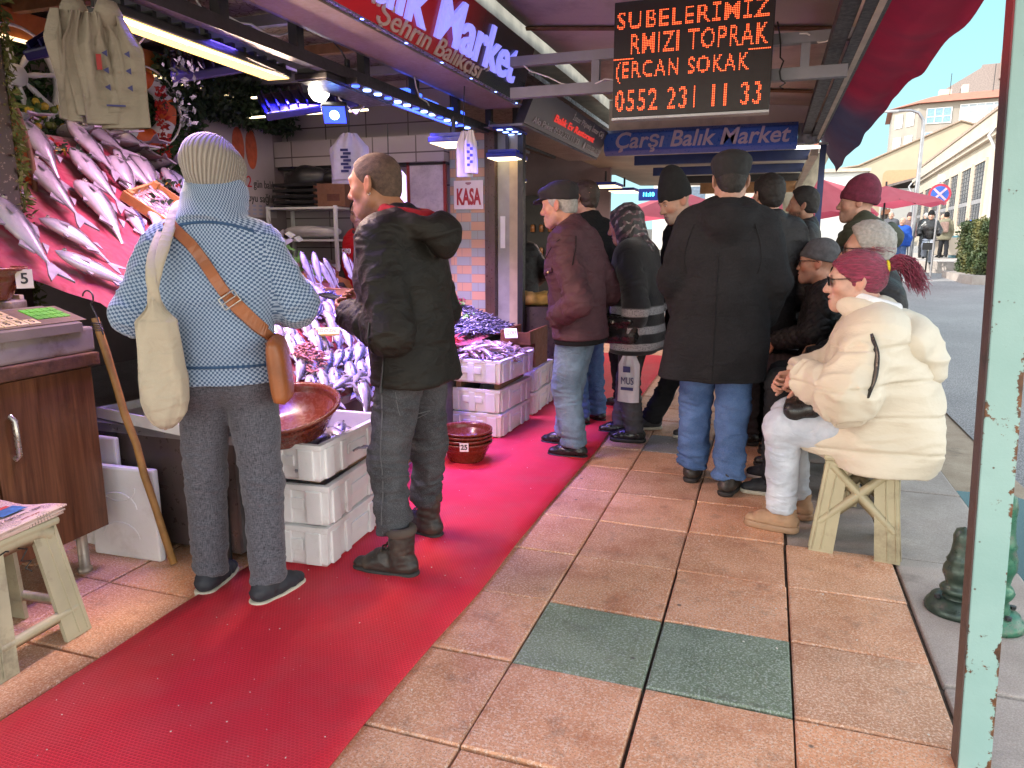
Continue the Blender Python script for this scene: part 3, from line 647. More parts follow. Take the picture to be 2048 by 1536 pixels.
# ---- kerb slabs
m = MB(); y = -1.2; rk = random.Random(5)
while y < 18:
    L = rk.uniform(.75, 1.05); dz = rk.uniform(-.004, .003); m.box((.615 + .25 + (.0), y + L / 2, -.1 + dz), (.485, L - .012, .2), 0, None, .012); y += L
y = 3.42
while y < 18:
    L = rk.uniform(.7, .95); m.box((.385, y + L / 2, -.1 + rk.uniform(-.012, -.004)), (.43, L - .014, .2), 0, None, .012); y += L
kerb = m.build('kerb', M_KERB); tag(kerb, kind='structure')
# ---- gutter, road
m = MB(); m.bb((1.118, -3, -.35), (1.62, 18, -.125)); tag(m.build('gutter', M_SILT), kind='structure')
xs = np.array([1.6, 1.75, 1.95, 2.4, 3, 4, 5, 6.5, 9, 14, 30, 60, 160, 420]); ys = np.concatenate([np.arange(-4, 12, .4), np.arange(12, 40, 2), [45, 60, 90, 140, 220, 420]])
P = np.array([[(x, y, gz(y) - .12 + .05 * min(1, max(0, (x - 1.6) / .35)) + .012 * sin(x * 3 + y * 1.3)) for y in ys] for x in xs]); tag(grid_mesh('road', P, M_ASPH), kind='structure')
P = np.array([[(x, y, gz(y) - .3) for y in ys] for x in (-420, -60, -9, -2, 1.3, 1.65)]); tag(grid_mesh('ground', P, M_DIRT), kind='structure')
t = NT('puddle_water'); t.base((.05, .045, .04)); t.set(rough=.03, spec=.6); M_WATER = t.m
pud = MB(); pts = []
for k in range(60):
    u = k / 59; yy = 2.0 + u * 2.9; pts.append((1.45 + .12 * sin(u * 9) + .22 * sin(pi * u) ** .7 - (.02), yy))
poly = [(1.13, 2.0)] + [(x, yy) for x, yy in pts] + [(1.13, 4.9)]; pud.prism(poly, -.2, -.092); tag(pud.build('puddle', M_WATER), kind='structure')
# ---- far side of the street: raised footway at the bend
m = MB(); zf = gz(28); fp = [(4.4, 29.2), (6.2, 27.6), (16, 27.0), (26, 60), (6, 75)]; m.prism(fp, -.4, zf + .33); ff = m.build('far_footway', M_KERB); tag(ff, kind='structure')
# ---- red anti-slip runner
t = NT('red_mat'); v = t.pos(); mp = t.n.new('ShaderNodeMapping'); mp.inputs['Scale'].default_value = (62, 62, 62); t.l.new(v, mp.inputs[0])
w1 = t.wave(t.tc('Object', (1, 1, 1)), 20, 0, 0, 'Y'); bk = t.n.new('ShaderNodeTexBrick'); bk.inputs['Scale'].default_value = 1; bk.inputs['Mortar Size'].default_value = .13; bk.inputs['Mortar Smooth'].default_value = .7
bk.inputs['Brick Width'].default_value = .85; bk.inputs['Row Height'].default_value = .62; t.l.new(mp.outputs[0], bk.inputs['Vector'])
hole = bk.outputs['Fac']; c = t.ramp(t.noise(v, 1.6, 5, .6), [(.3, (.70, .014, .034)), (.7, (.82, .034, .065))]); c = t.mix(t.ramp(hole, [(0, .40), (.8, 0)]), c, (.28, .004, .012))
c = t.mix(t.math('MULTIPLY', t.ramp(t.noise(v, 2.2, 6, .65), [(.46, 0), (.75, .5)]), t.ramp(hole, [(.2, .15), (.8, 1)])), c, (.36, .20, .18)); c = t.mix(t.ramp(t.voro(v, 26), [(.02, 1), (.05, 0)]), c, (.7, .55, .52))
c = t.mix(t.ramp(t.noise(v, .9, 7, .7), [(.42, .25), (.62, 0)]), c, (.30, .012, .022)); t.base(c); t.set(rough=.6, spec=.35); t.bump(hole, .5, .005); M_RED = t.m
nx_, ny_ = 14, 130; P = np.array([[(-2.062 + 1.03 * i / nx_ + .006 * sin(j * .21 + i), .6 + 8.4 * j / ny_, .012 + .004 * sin(j * .37) * (1 if i in (0, nx_) else .3) + .002 * sin(i * 1.7 + j * .6)) for j in range(ny_ + 1)] for i in range(nx_ + 1)])
o = grid_mesh('red_runner', P[::-1], M_RED); tag(o, 'long red perforated anti-slip runner laid on the pavement beside the fish stalls', 'runner mat')
sm = o.modifiers.new('thick', 'SOLIDIFY'); sm.thickness = .008; sm.offset = -1
# scraps on the runner and slabs
m = MB(); rs = random.Random(9)
for k in range(110):
    x, y = rs.uniform(-2.0, -1.08), rs.uniform(1.2, 5); s_ = rs.uniform(.001, .0028); m.box((x, y, .021), (s_ * 2, s_, .002), 0, None, 0, rs.uniform(0, 3))
for k in range(60):
    x, y = rs.uniform(-1, .6), rs.uniform(1.3, 6); s_ = rs.uniform(.0015, .004); m.box((x, y, .006), (s_ * 2, s_, .003), 0, None, 0, rs.uniform(0, 3))
tag(m.build('scraps', plain('scrap_white', (.6, .57, .52), .7)), 'tiny pale scales and crumbs scattered over the red runner and paving', 'litter', kind='stuff')
# ================================================================ CANOPY
M_GALV = plain('galvanised', (.33, .33, .35), .38, .2, 5, .1, 60, .75); M_STEEL = plain('painted_steel_grey', (.20, .205, .23), .45, .2, 4, .08); M_DSTEEL = plain('dark_steel', (.022, .021, .024), .45, .4, 6, .12)
M_CEIL = plain('cream_board', (.56, .47, .42), .6, .12, 1.5, .06, 50, dirt=(.33, .27, .24)); M_CREAM = plain('cream_trim', (.50, .42, .33), .55, .18, 5); M_WOOD = plain('batten_wood', (.20, .10, .05), .7, .3, 9)
M_NAVY = plain('navy_paint', (.012, .03, .13), .4, .2, 6, .08); M_WHITE = plain('white_plastic', (.72, .71, .70), .4, .08, 6, .05); M_BLACK = plain('black_plastic', (.012, .012, .013), .42, .3, 8, .08); M_CABLE = plain('cable_black', (.012, .012, .012), .5, .2); M_CABLEW = plain('cable_white', (.62, .60, .58), .5, .1)
cz = lambda x: 3.0 + (x + 1.75) * (-.19 / 2.17)
P = np.array([[(x, y, cz(x) + .006 * sin(y * 2.1)) for y in np.linspace(-.8, 8.7, 20)] for x in np.linspace(-1.85, .44, 8)])
can = empty('canopy', (0, 0, 0), 0, 'cream board canopy roof over the paved walkway between fish stalls and street', 'canopy')
o = grid_mesh('ceiling_board', P, M_CEIL, can); sm = o.modifiers.new('t', 'SOLIDIFY'); sm.thickness = .03; sm.offset = -1 if False else 1
m = MB()
for y in (1.2, 3.4, 5.6, 7.8):
    m.tube([(-1.84, y, cz(-1.84) - .022), (.42, y - .0, cz(.42) - .022)], .02, 4, 0, flat=(1.6, .8))
m.build('batten', M_WOOD, can)
m = MB()
for y in (2.3, 4.5, 6.7): m.bb((-1.84, y, cz(-.7) + .02), (.4, y + .004, cz(-.7) + .021))
m = MB(); 
for k in range(12):
    y = -.6 + k * .78; m.box((.40, y + .39, 2.615), (.03, .775, .36))
m.build('soffit_fascia', M_CREAM, can)
m = MB(); m.bb((.428, -.8, 2.50), (.46, 8.75, 2.53)); m.bb((.33, -.8, 2.44), (.428, 8.75, 2.452)); m.build('edge_rail', M_DSTEEL, can)
# lattice girder across the walkway
m = MB(); m.bb((-1.85, 8.705, 2.535), (.44, 8.73, 3.0)); m.build('end_board', M_CEIL, can)
g = empty('lattice_girder', (0, 4.86, 0), 0, 'grey steel ladder girder across the walkway carrying the red letter display', 'girder')
m = MB(); m.bb((-1.70, -.03, 2.545), (.39, .03, 2.605)); m.build('upper_tube', M_STEEL, g); m = MB(); m.bb((-1.70, -.03, 2.345), (.36, .03, 2.412)); m.build('lower_tube', M_STEEL, g)
for x in (-1.15, -.52, .10): m = MB(); m.bb((x, -.025, 2.4125), (x + .05, .025, 2.5445)); m.build('strut', M_STEEL, g)
# second girder nearer the camera
m = MB(); m.bb((.24, -.6, 2.465), (.32, 8.6, 2.535)); tag(m.build('canopy_beam', M_DSTEEL), 'dark steel beam running under the right edge of the canopy', 'beam')
# hanging red awning along the street side
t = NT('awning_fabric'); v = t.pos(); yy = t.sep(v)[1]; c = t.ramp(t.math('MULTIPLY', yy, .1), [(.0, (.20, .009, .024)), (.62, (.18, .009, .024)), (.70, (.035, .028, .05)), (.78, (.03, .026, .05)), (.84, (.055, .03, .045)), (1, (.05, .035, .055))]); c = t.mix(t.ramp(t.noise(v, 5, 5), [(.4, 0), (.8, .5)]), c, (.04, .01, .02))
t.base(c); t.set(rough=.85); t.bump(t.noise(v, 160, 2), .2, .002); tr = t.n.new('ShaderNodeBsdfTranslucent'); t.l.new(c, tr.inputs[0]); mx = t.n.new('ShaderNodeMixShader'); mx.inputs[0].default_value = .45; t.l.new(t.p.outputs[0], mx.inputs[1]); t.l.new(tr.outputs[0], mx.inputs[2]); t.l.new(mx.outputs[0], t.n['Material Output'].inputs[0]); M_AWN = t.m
ny_ = 120; P = []
for i in range(13):
    u = i / 12; row = []
    for j in range(ny_ + 1):
        y = -.8 + 10 * j / ny_; far = max(0, (y - 5.5) / 3.7); xo = .80 - .15 * far + .012 * sin(y * 5.1); zo = 2.47 - .26 * far ** 1.4 + .012 * sin(y * 2.3) + .006 * sin(y * 7.1)
        x = .462 + (xo - .462) * u; z = 2.53 + (zo - 2.53) * u - .05 * sin(pi * u) * (1 + .3 * sin(y * 3.3)) + .006 * sin(y * 11 + u * 3)
        if u > .9: z -= .05 * (u - .9) / .1
        row.append((x, y, z))
    P.append(row)
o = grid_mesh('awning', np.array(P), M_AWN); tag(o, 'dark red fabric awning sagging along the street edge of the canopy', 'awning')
p = empty('canopy_post', (.475, 8.75, 0), 0, 'slim dark blue steel post holding up the far end of the awning', 'post'); m = MB(); m.bb((-.03, -.03, 0), (.03, .03, 2.42)); m.build('shaft', M_NAVY, p); m = MB(); m.bb((-.05, -.05, 2.421), (.05, .05, 2.44)); m.build('cap_plate', M_GALV, p); m = MB(); m.bb((-.07, -.07, .001), (.07, .07, .012)); m.build('base_plate', M_NAVY, p)
# next canopy beyond the blue sign
n2 = empty('far_canopy', (0, 0, 0), 0, 'pale low canopy beyond the blue sign with dark cross beams and tube lights', 'canopy')
P = np.array([[(x, y, 2.52 - .02 * (x + 1)) for y in np.linspace(8.72, 15.5, 8)] for x in np.linspace(-2.6, .40, 6)]); o = grid_mesh('ceiling_board', P, plain('pale_board', (.52, .50, .42), .6, .15, 2), n2); o.modifiers.new('t', 'SOLIDIFY').thickness = .02
for y in (9.6, 11.2, 12.8): m = MB(); m.bb((-1.7, y, 2.36), (.38, y + .07, 2.475)); m.build('cross_beam', M_NAVY if y < 12 else M_DSTEEL, n2)
for (x, y) in ((-.05, 10.4), (-.75, 10.4), (-.2, 12.0), (.2, 9.2)): m = MB(); m.bb((x, y, 2.44), (x + .3, y + .05, 2.47)); m.build('tube_light', emit('tube_glow', (1, .98, .9), 1.6), n2)
m = MB(); m.bb((-1.3, 14.4, 2.28), (.38, 14.46, 2.49)); m.build('end_board', plain('orange_plank', (.38, .20, .09), .6, .3, 6), n2)
m = MB(); m.bb((.36, 8.9, 2.33), (.44, 15.4, 2.40)); m.build('edge_rail', M_CREAM, n2)
# ---- blue sign beam
M_BLUE = plain('blue_sign_skin', (.018, .085, .46), .35, .12, 3, .04); M_LILAC = plain('lilac_letter', (.46, .36, .50), .45, .08)
b = empty('blue_sign', (0, 8.42, 0), 0, 'rounded blue sign beam reading Carsi Balik Market in slanted letters', 'sign')
m = MB(); n = 14; vv = []; 
prof = [(-.09 * min(1, 1.9 * sin(pi * k / n)), 2.49 + .135 * (1 - 2 * k / n)) for k in range(n + 1)] + [(.05, 2.355), (.05, 2.625)]
for xx in (-1.82, .20): vv += [(xx, py, pz) for py, pz in prof]
L = len(prof); m.add(vv, [(k, (k + 1) % L, L + (k + 1) % L, L + k) for k in range(L)], 0, False); m.add(vv[:L], [tuple(range(L))]); m.add(vv[L:], [tuple(range(L))[::-1]]); o = m.build('sign_box', M_BLUE, b)
o = text_mesh('lettering', 'Çarşı Balık Market', .235, M_LILAC, b, frameM((-.80, -.094, 2.492), (1, 0, 0), (0, 0, 1)), shear=.22, ext=.003, bold=.004, width=1.82)
m = MB(); m.bb((.205, -.06, 2.40), (.40, .06, 2.60)); m.build('end_bracket', M_STEEL, b)
s = empty('loudspeaker', (.31, 8.28, 2.45), 0, 'small grey horn loudspeaker fixed at the right end of the blue sign', 'loudspeaker'); m = MB(); m.lathe([(.02, 0), (.03, .05), (.07, .12), (.072, .125), (.0, .06)], 16, M=Matrix.Rotation(R(100), 4, 'X')); m.build('horn', M_STEEL, s); m = MB(); m.box((0, .06, 0), (.05, .08, .05), b=.01); m.build('driver', M_BLACK, s)
# ---- LED display
led = empty('led_display', (0, 4.72, 0), 0, 'black dot matrix display with four lines of orange letters hung from the ceiling', 'display')
m = MB(); m.bb((-.985, -.0, 2.165), (-.055, .085, 2.835), 0, .006); m.build('cabinet', M_BLACK, led)
m = MB(); m.bb((-.985, -.012, 2.15), (-.055, .09, 2.1645)); m.build('bottom_trim', M_GALV, led)
NX, NZ = 96, 66; px = .93 / NX
def raster(s, rows, c0, c1, sxx=None):
    """dots covered by a line of bold letters between two columns"""
    o = text_mesh('tmp', s, 1, [], None, None, ext=0, bold=.012, align='LEFT', space=1.16); me = o.data; me.calc_loop_triangles(); co = np.array([v.co[:2] for v in me.vertices]); tri = np.array([t_.vertices for t_ in me.loop_triangles]); bpy.data.objects.remove(o)
    lo, hi = co.min(0), co.max(0); r0, r1 = rows; w, h = c1 - c0, r1 - r0; out = []
    for r in range(h):
        for c in range(w):
            q = lo + (hi - lo) * A_((c + .5) / w, (r + .5) / h); a, b_, d_ = co[tri[:, 0]], co[tri[:, 1]], co[tri[:, 2]]
            cr = lambda p1, p2: (p2[:, 0] - p1[:, 0]) * (q[1] - p1[:, 1]) - (p2[:, 1] - p1[:, 1]) * (q[0] - p1[:, 0])
            k1, k2, k3 = cr(a, b_), cr(b_, d_), cr(d_, a)
            if (((k1 >= 0) & (k2 >= 0) & (k3 >= 0)) | ((k1 <= 0) & (k2 <= 0) & (k3 <= 0))).any(): out.append((c0 + c, r0 + r))
    return out
M_DOT = emit('led_dot', (1, .07, .01), .45); M_DOTH = emit('led_core', (1, .26, .08), .75); M_DOTX = plain('led_off', (.03, .004, .003), .4, .1, 6, 0)
lines = [(raster('SUBELERİMİZ', (52, 66), 2, 93), 'text_line'), (raster('RMIZI TOPRAK', (37, 49), 11, 93), 'text_line'), (raster('(ERCAN SOKAK', (20, 33), 2, 83), 'text_line'), (raster('0552 231 11 33', (3, 16), 2, 91), 'text_line'), ([(c, 34) for c in range(0, 13)] + [(c, 34) for c in range(82, 95)], 'dash_line')]
off = MB(); lit = set(p_ for L_, _ in lines for p_ in L_)
for L_, nm in lines:
    m = MB()
    for c, r in set(L_):
        x, z = -.985 + (c + .5) * px, 2.172 + (r + .5) * px
        if z > 2.83: continue
        for rr, mi, yy in ((.0038, 0, -.0015), (.0022, 1, -.0022)): m.add([(x + rr * cos(q * pi / 3), yy, z + rr * sin(q * pi / 3)) for q in range(6)], [tuple(range(6))], mi)
    m.build(nm, [M_DOT, M_DOTH], led)
for c in range(NX):
    for r in range(NZ):
        if (c, r) not in lit and .5 < 1: 
            x, z = -.985 + (c + .5) * px, 2.172 + (r + .5) * px
            if z < 2.83: off.add([(x - .002, -.0012, z - .002), (x + .002, -.0012, z - .002), (x + .002, -.0012, z + .002), (x - .002, -.0012, z + .002)], [(0, 1, 2, 3)])
off.build('unlit_dots', M_DOTX, led)
# ---- fascia signs over the counter
def fascia(y0, y1, zb, zt, label, mats):
    f = empty('fascia_sign', (0, 0, 0), 0, label, 'shop sign'); m = MB()
    vv = []
    for y in (y0, y1): vv += [(-1.90, y, zb), (-1.78, y, zt), (-1.86, y, zt + .01), (-1.98, y, zb)]
    m.add(vv, [(0, 1, 5, 4)], 0); m.add(vv, [(1, 2, 6, 5), (2, 3, 7, 6), (3, 0, 4, 7), (0, 3, 2, 1), (4, 5, 6, 7)], 1); m.build('sign_panel', mats, f); return f
t = NT('red_black_sign'); v = t.pos(); yy = t.sep(v)[1]; c = t.ramp(t.math('MULTIPLY', yy, .2), [(.35, (.30, .007, .012)), (.84, (.26, .006, .012)), (.97, (.022, .016, .018)), (1, (.016, .014, .016))]); t.base(c); t.set(rough=.25); t.bump(t.noise(v, 3, 3), .04, .02); M_SIGN1 = t.m
t.p.inputs['Emission Color'].default_value = (.5, .01, .02, 1); es = t.ramp(t.math('MULTIPLY', yy, .2), [(.45, .32), (.93, 0)]); t.l.new(t.math('MULTIPLY', es, .6), t.p.inputs['Emission Strength'])
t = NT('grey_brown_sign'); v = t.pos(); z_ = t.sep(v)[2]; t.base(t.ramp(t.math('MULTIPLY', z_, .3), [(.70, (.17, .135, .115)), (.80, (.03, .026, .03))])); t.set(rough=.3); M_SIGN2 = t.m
f1 = fascia(1.2, 5.62, 2.45, 2.84, 'slanted red and black fascia sign with glowing Balik Market letters over the counter', [M_SIGN1, M_DSTEEL])
sx_ = Vector((0, 1, 0)); sy_ = Vector((.12, 0, .39)).normalized()
M_GLOW = emit('letter_glow', (.20, .22, 1), .32, (.55, .55, .75)); M_SCRIPT = plain('script_letter', (.62, .52, .46), .5, .1, 6, 0)
def sp(y, u, zb=2.45): return Vector((-1.90, y, zb)) + sy_ * u + Vector((.006, 0, -.002))
text_mesh('lettering', 'Çarşı Balık Market', .36, M_GLOW, f1, frameM(sp(3.55, .215), sx_, sy_), ext=.012, bold=.006, width=3.55)
text_mesh('script_lettering', '“Şehrin Balıkçısı”', .15, M_SCRIPT, f1, frameM(sp(4.05, .062), sx_, sy_), shear=.35, ext=.004, bold=.001, width=1.55)
m = MB(); m.bb((-1.902, 1.2, 2.438), (-1.880, 5.62, 2.4485)); m.build('light_strip', plain('strip_metal', (.3, .32, .5), .3, .2, 5, .05, 40, .6), f1)
m = MB(); m.bb((-2.19, 1.0, 2.428), (-1.905, 5.62, 2.4375)); m.build('underside', plain('underside_tan', (.24, .19, .14), .55, .18, 5), f1)
m = MB(); 
for k in range(9): m.add([(-1.884 + .008 * cos(q), 1.9 + k * .45 + .012 * sin(q), 2.4375) for q in np.linspace(0, 2 * pi, 9)[:-1]], [tuple(range(8))])
m.build('led', emit('blue_led', (.12, .2, 1), 9), f1)
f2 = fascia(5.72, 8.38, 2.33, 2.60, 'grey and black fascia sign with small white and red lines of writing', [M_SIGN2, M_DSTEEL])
sy2 = Vector((.12, 0, .27)).normalized(); M_PALE = plain('pale_letter', (.55, .52, .52), .5, .1, 6, 0); M_REDL = emit('red_letter', (.75, .04, .03), .25, (.5, .03, .02))
def sq(y, u): return Vector((-1.90, y, 2.33)) + sy2 * u + Vector((.005, 0, -.002))
text_mesh('lettering', 'İster Pişmiş İster Çiğ', .075, M_PALE, f2, frameM(sq(7.55, .235), sx_, sy2), ext=.002, width=1.3)
text_mesh('lettering', 'Balık Ev Restorant', .085, M_REDL, f2, frameM(sq(7.15, .145), sx_, sy2), ext=.002, width=1.5, bold=.002)
text_mesh('lettering', 'Alo Paket 0552 231 11 33', .075, M_PALE, f2, frameM(sq(6.65, .055), sx_, sy2), ext=.002, width=1.5)
m = MB(); M_ = frameM(sq(7.62, .055), sx_, sy2); m.lathe([(0, .002), (.035, .002)], 20, M=M_, smooth=False); m.build('round_badge', M_PALE, f2); text_mesh('lettering', '0552 231 11 33', .07, M_PALE, f2, frameM(sq(8.02, .055), sx_, sy2), ext=.002, width=.62)
m = MB(); m.bb((-2.2, 5.72, 2.310), (-1.91, 8.38, 2.3285)); m.build('underside', M_GALV, f2)
# slotted angles, hangers and cable tray above the counter
def slotted(name, x, y0, y1, z, label):
    m = MB(); m.bb((x - .004, y0, z), (x, y1, z + .05)); m.bb((x - .05, y0, z), (x - .0045, y1, z + .004)); 
    k = y0 + .03
    while k < y1: m.box((x + .0006, k, z + .025), (.002, .022, .009), 1); k += .05
    return tag(m.build(name, [M_GALV, M_BLACK]), label, 'steel angle')
slotted('slotted_angle', -2.19, 1.0, 5.62, 2.44, 'punched steel angle running behind the red fascia sign'); slotted('slotted_angle', -2.19, 5.72, 8.38, 2.31, 'punched steel angle running behind the grey fascia sign')
rl = empty('lamp_rail', (0, 0, 0), 0, 'black steel lamp rail hung on flat hangers over the fish counter', 'lamp rail')
m = MB(); m.bb((-2.34, 1.0, 2.30), (-2.28, 8.0, 2.36)); m.build('rail', M_DSTEEL, rl)
for y in (1.7, 2.75, 3.3, 3.95, 4.6, 5.3, 6.0, 6.7): m = MB(); m.bb((-2.335, y, 2.3605), (-2.285, y + .06, 2.74)); m.build('hanger', M_DSTEEL, rl)
m = MB(); m.bb((-2.62, 1.0, 2.36), (-2.58, 8.0, 2.48)); m.build('back_rail', M_STEEL, rl)
# lattice ceiling inside the stall
t = NT('foil_ceiling'); v = t.pos(); c = t.ramp(t.noise(v, 9, 4), [(.3, (.16, .11, .12)), (.7, (.42, .33, .33))]); bw = t.voro(v, 14, 'DISTANCE_TO_EDGE'); c = t.mix(t.ramp(bw, [(.02, 1), (.06, 0)]), c, (.08, .03, .025)); t.base(c); t.set(rough=.3, metal=.5); t.bump(t.noise(v, 26, 5), .7, .02); M_FOIL = t.m
m = MB(); m.bb((-4.6, .6, 2.78), (-1.98, 14, 2.82)); tag(m.build('stall_ceiling', M_FOIL), 'crinkled foil ceiling panel over the inside of the fish stall', 'ceiling')
for k, y in enumerate((1.9, 2.6, 3.3, 4.0, 4.7, 5.4)):
    m = MB(); m.bb((-4.4, y, 2.70), (-2.0, y + .05, 2.765)); tag(m.build('ceiling_joist', M_STEEL if k % 2 else M_WOOD), 'steel joist crossing under the foil ceiling of the stall' if k % 2 else 'wooden joist crossing under the foil ceiling of the stall', 'joist', 'joists under the stall ceiling')
m = MB(); m.bb((-9, -2, 2.98), (-1.95, 18, 9.0)); tag(m.build('market_building', plain('render_wall', (.45, .40, .33), .8)), 'plain rendered upper storeys of the market building above the stalls', 'building')
# ================================================================ STALL
M_TILEW = None
t = NT('white_wall_tile'); v = t.pos(); bk = t.n.new('ShaderNodeTexBrick'); bk.offset = 0; bk.inputs['Scale'].default_value = 1; bk.inputs['Mortar Size'].default_value = .006; bk.inputs['Brick Width'].default_value = .42; bk.inputs['Row Height'].default_value = .27
cmb = t.n.new('ShaderNodeCombineXYZ'); sp_ = t.sep(v); t.l.new(t.math('ADD', sp_[0], sp_[1]), cmb.inputs[0]); t.l.new(sp_[2], cmb.inputs[1]); t.l.new(cmb.outputs[0], bk.inputs['Vector'])
bk.inputs['Color1'].default_value = (.34, .30, .30, 1); bk.inputs['Color2'].default_value = (.38, .34, .33, 1); bk.inputs['Mortar'].default_value = (.10, .08, .08, 1); t.base(t.mix(t.ramp(t.noise(v, 4, 5), [(.45, 0), (.8, .35)]), bk.outputs[0], (.30, .24, .22))); t.set(rough=.25); t.bump(bk.outputs['Fac'], -.4, .004); M_TILEW = t.m
t = NT('checker_wall_tile'); v = t.pos(); bk = t.n.new('ShaderNodeTexBrick'); bk.offset = .5; bk.inputs['Scale'].default_value = 1; bk.inputs['Mortar Size'].default_value = .002; bk.inputs['Brick Width'].default_value = .15; bk.inputs['Row Height'].default_value = .075
cmb = t.n.new('ShaderNodeCombineXYZ'); sp_ = t.sep(v); t.l.new(sp_[0], cmb.inputs[0]); t.l.new(sp_[2], cmb.inputs[1]); t.l.new(cmb.outputs[0], bk.inputs['Vector'])
row = t.math('FLOOR', t.math('DIVIDE', sp_[2], .075)); ch = t.math('MODULO', t.math('ADD', t.math('FLOOR', t.math('DIVIDE', t.math('ADD', sp_[0], 10.02), .14)), t.math('ADD', row, 100)), 2.)
c = t.mix(ch, (.52, .30, .17), (.30, .33, .29)); c = t.mix(bk.outputs['Fac'], c, (.25, .20, .16)); t.base(c); t.set(rough=.3); M_CHK = t.m
M_LEAF = plain('leaf_dark', (.020, .045, .018), .6, .5, 12, .2); M_LEAFB = plain('leaf_bright', (.10, .26, .03), .5, .4, 14, .2); M_GRASSW = plain('artificial_grass', (.030, .075, .02), .7, .5, 9)
M_INNER = plain('inner_wall', (.22, .17, .18), .7, .2, 2)
w = MB(); w.bb((-4.5, .4, 0), (-4.38, 6.05, 2.9)); tag(w.build('back_wall', M_INNER), 'back wall of the fish stall behind the sloping display', 'wall')
w = empty('side_wall', (0, 0, 0), 0, 'white tiled side wall of the stall with shelves on it', 'wall')
m = MB(); m.bb((-4.38, 6.0, 0), (-2.66, 6.1, 2.78)); m.build('tiled_panel', M_TILEW, w); m = MB(); m.bb((-4.37, 5.86, 2.08), (-2.66, 5.997, 2.30)); m.build('tiled_lintel', M_TILEW, w); m = MB(); m.bb((-4.37, 5.90, 2.055), (-2.66, 5.99, 2.077)); m.build('ledge', M_DSTEEL, w)
pl = empty('tiled_pillar', (0, 0, 0), 0, 'pillar faced with small beige and green tiles carrying the KASA sign', 'pillar'); m = MB(); m.bb((-2.655, 5.97, 0), (-2.325, 6.25, 2.31)); m.build('shaft', M_CHK, pl); m = MB(); m.bb((-2.325, 5.95, 0), (-2.29, 6.0, 2.31)); m.bb((-2.289, 5.95, 0), (-2.235, 6.03, 2.31)); m.build('edge_trim', plain('brown_trim', (.07, .035, .022), .35, .3), pl)
k = empty('kasa_sign', (-2.475, 5.955, 1.80), 0, 'white sign with KASA in red capitals on the tiled pillar', 'sign'); m = MB(); m.bb((-.135, -.004, -.12), (.135, .008, .12), 0); m.build('panel', plain('sign_white', (.66, .58, .56), .4, .05), k); text_mesh('lettering', 'KASA', .185, plain('sign_red', (.34, .008, .015), .4, .05), k, frameM((0, -.006, -.022), (1, 0, 0), (0, 0, 1)), ext=.001, bold=.007, width=.225)
m = MB(); m.box((0, -.006, .098), (.05, .002, .012)); m.box((0, -.006, .086), (.03, .002, .006)); m.build('emblem', plain('sign_red2', (.25, .05, .08), .4, .05), k)
# door frame and next stall beyond
d_ = empty('door_jamb', (0, 0, 0), 0, 'pale metal door jamb and roller shutter guide next to the tiled pillar', 'door jamb')
m = MB(); m.bb((-2.232, 6.02, 0), (-2.12, 6.1, 2.31)); m.build('jamb', plain('jamb_grey', (.30, .30, .27), .5, .2), d_); m = MB(); m.bb((-2.118, 6.0, 0), (-2.04, 6.08, 2.31)); m.build('guide', plain('guide_cream', (.42, .34, .22), .5, .2), d_); m = MB(); m.bb((-2.038, 5.98, 0), (-1.99, 6.05, 2.30)); m.build('post', M_BLACK, d_)
m = MB(); m.bb((-2.205, 6.01, 1.35), (-2.16, 6.018, 1.62)); m.build('notice', M_WHITE, d_)
w = MB(); w.bb((-5.4, 6.8, 0), (-5.3, 15, 2.78)); tag(w.build('back_wall', M_TILEW), 'tiled back wall of the second stall behind the hooded figure', 'wall')
w = MB(); w.bb((-5.3, 11.5, 0), (-2.4, 11.6, 2.78)); tag(w.build('side_wall', M_INNER), 'dull side wall closing off the second stall', 'wall')
w = empty('dark_cupboard', (-3.35, 11.2, 0), 0, 'dark cupboard with jars standing inside the second stall', 'cupboard'); m = MB(); m.bb((-.5, -.2, 0), (.5, .2, 2.1)); m.build('case', M_BLACK, w); m = MB(); rj = random.Random(2)
for q in range(28): m.lathe([(0, 0), (.035, 0), (.035, .09), (.02, .11), (0, .11)], 8, c=(-.42 + (q % 7) * .14, -.24, .5 + (q // 7) * .35))
m.build('jars', plain('jar_brown', (.20, .09, .03), .3, .5), w)
# ---- sloping display
def S(X, Y):
    """height of the display surface"""
    u = (-2.12 - X); k = np.clip((Y - 3.6) / 1.2, 0, 1); k = k * k * (3 - 2 * k); sl = .80 * (1 - k) + .34 * k; zz = .60 + .05 * k + sl * np.clip(u, 0, 1.75)
    return zz
nx_, ny_ = 30, 60; P = np.array([[(x, y, float(S(x, y)) + .01 * sin(x * 9 + y * 4) * sin(y * 7)) for y in np.linspace(2.46 - .56 * min(1, max(0, (-2.78 - x) / .42)), 6.0, ny_)] for x in np.linspace(-4.1, -2.1, nx_)])
t = NT('crimson_cloth'); v = t.pos(); t.base(t.ramp(t.noise(v, 2.5, 5), [(.3, (.17, .002, .016)), (.7, (.28, .005, .036))])); t.set(rough=.75, sheen=.3); t.bump(t.wave(v, 4, 6, 3, 'DIAGONAL'), .5, .03); M_CRIM = t.m
o = grid_mesh('display_cloth', P, M_CRIM); tag(o, 'crimson cloth spread over the steep fish display', 'cloth')
ct = empty('fish_counter', (0, 0, 0), 0, 'long dark metal fish counter under the sloping display', 'counter'); M_CTR = plain('counter_brown', (.085, .062, .058), .35, .35, 3, .1, 30, .3, dirt=(.03, .02, .02))
m = MB(); m.bb((-4.2, 2.44, .05), (-2.12, 6.05, .555)); m.build('base', M_CTR, ct); m = MB(); m.bb((-4.15, 2.42, .556), (-2.09, 6.05, .596)); m.build('edge', M_GALV, ct)
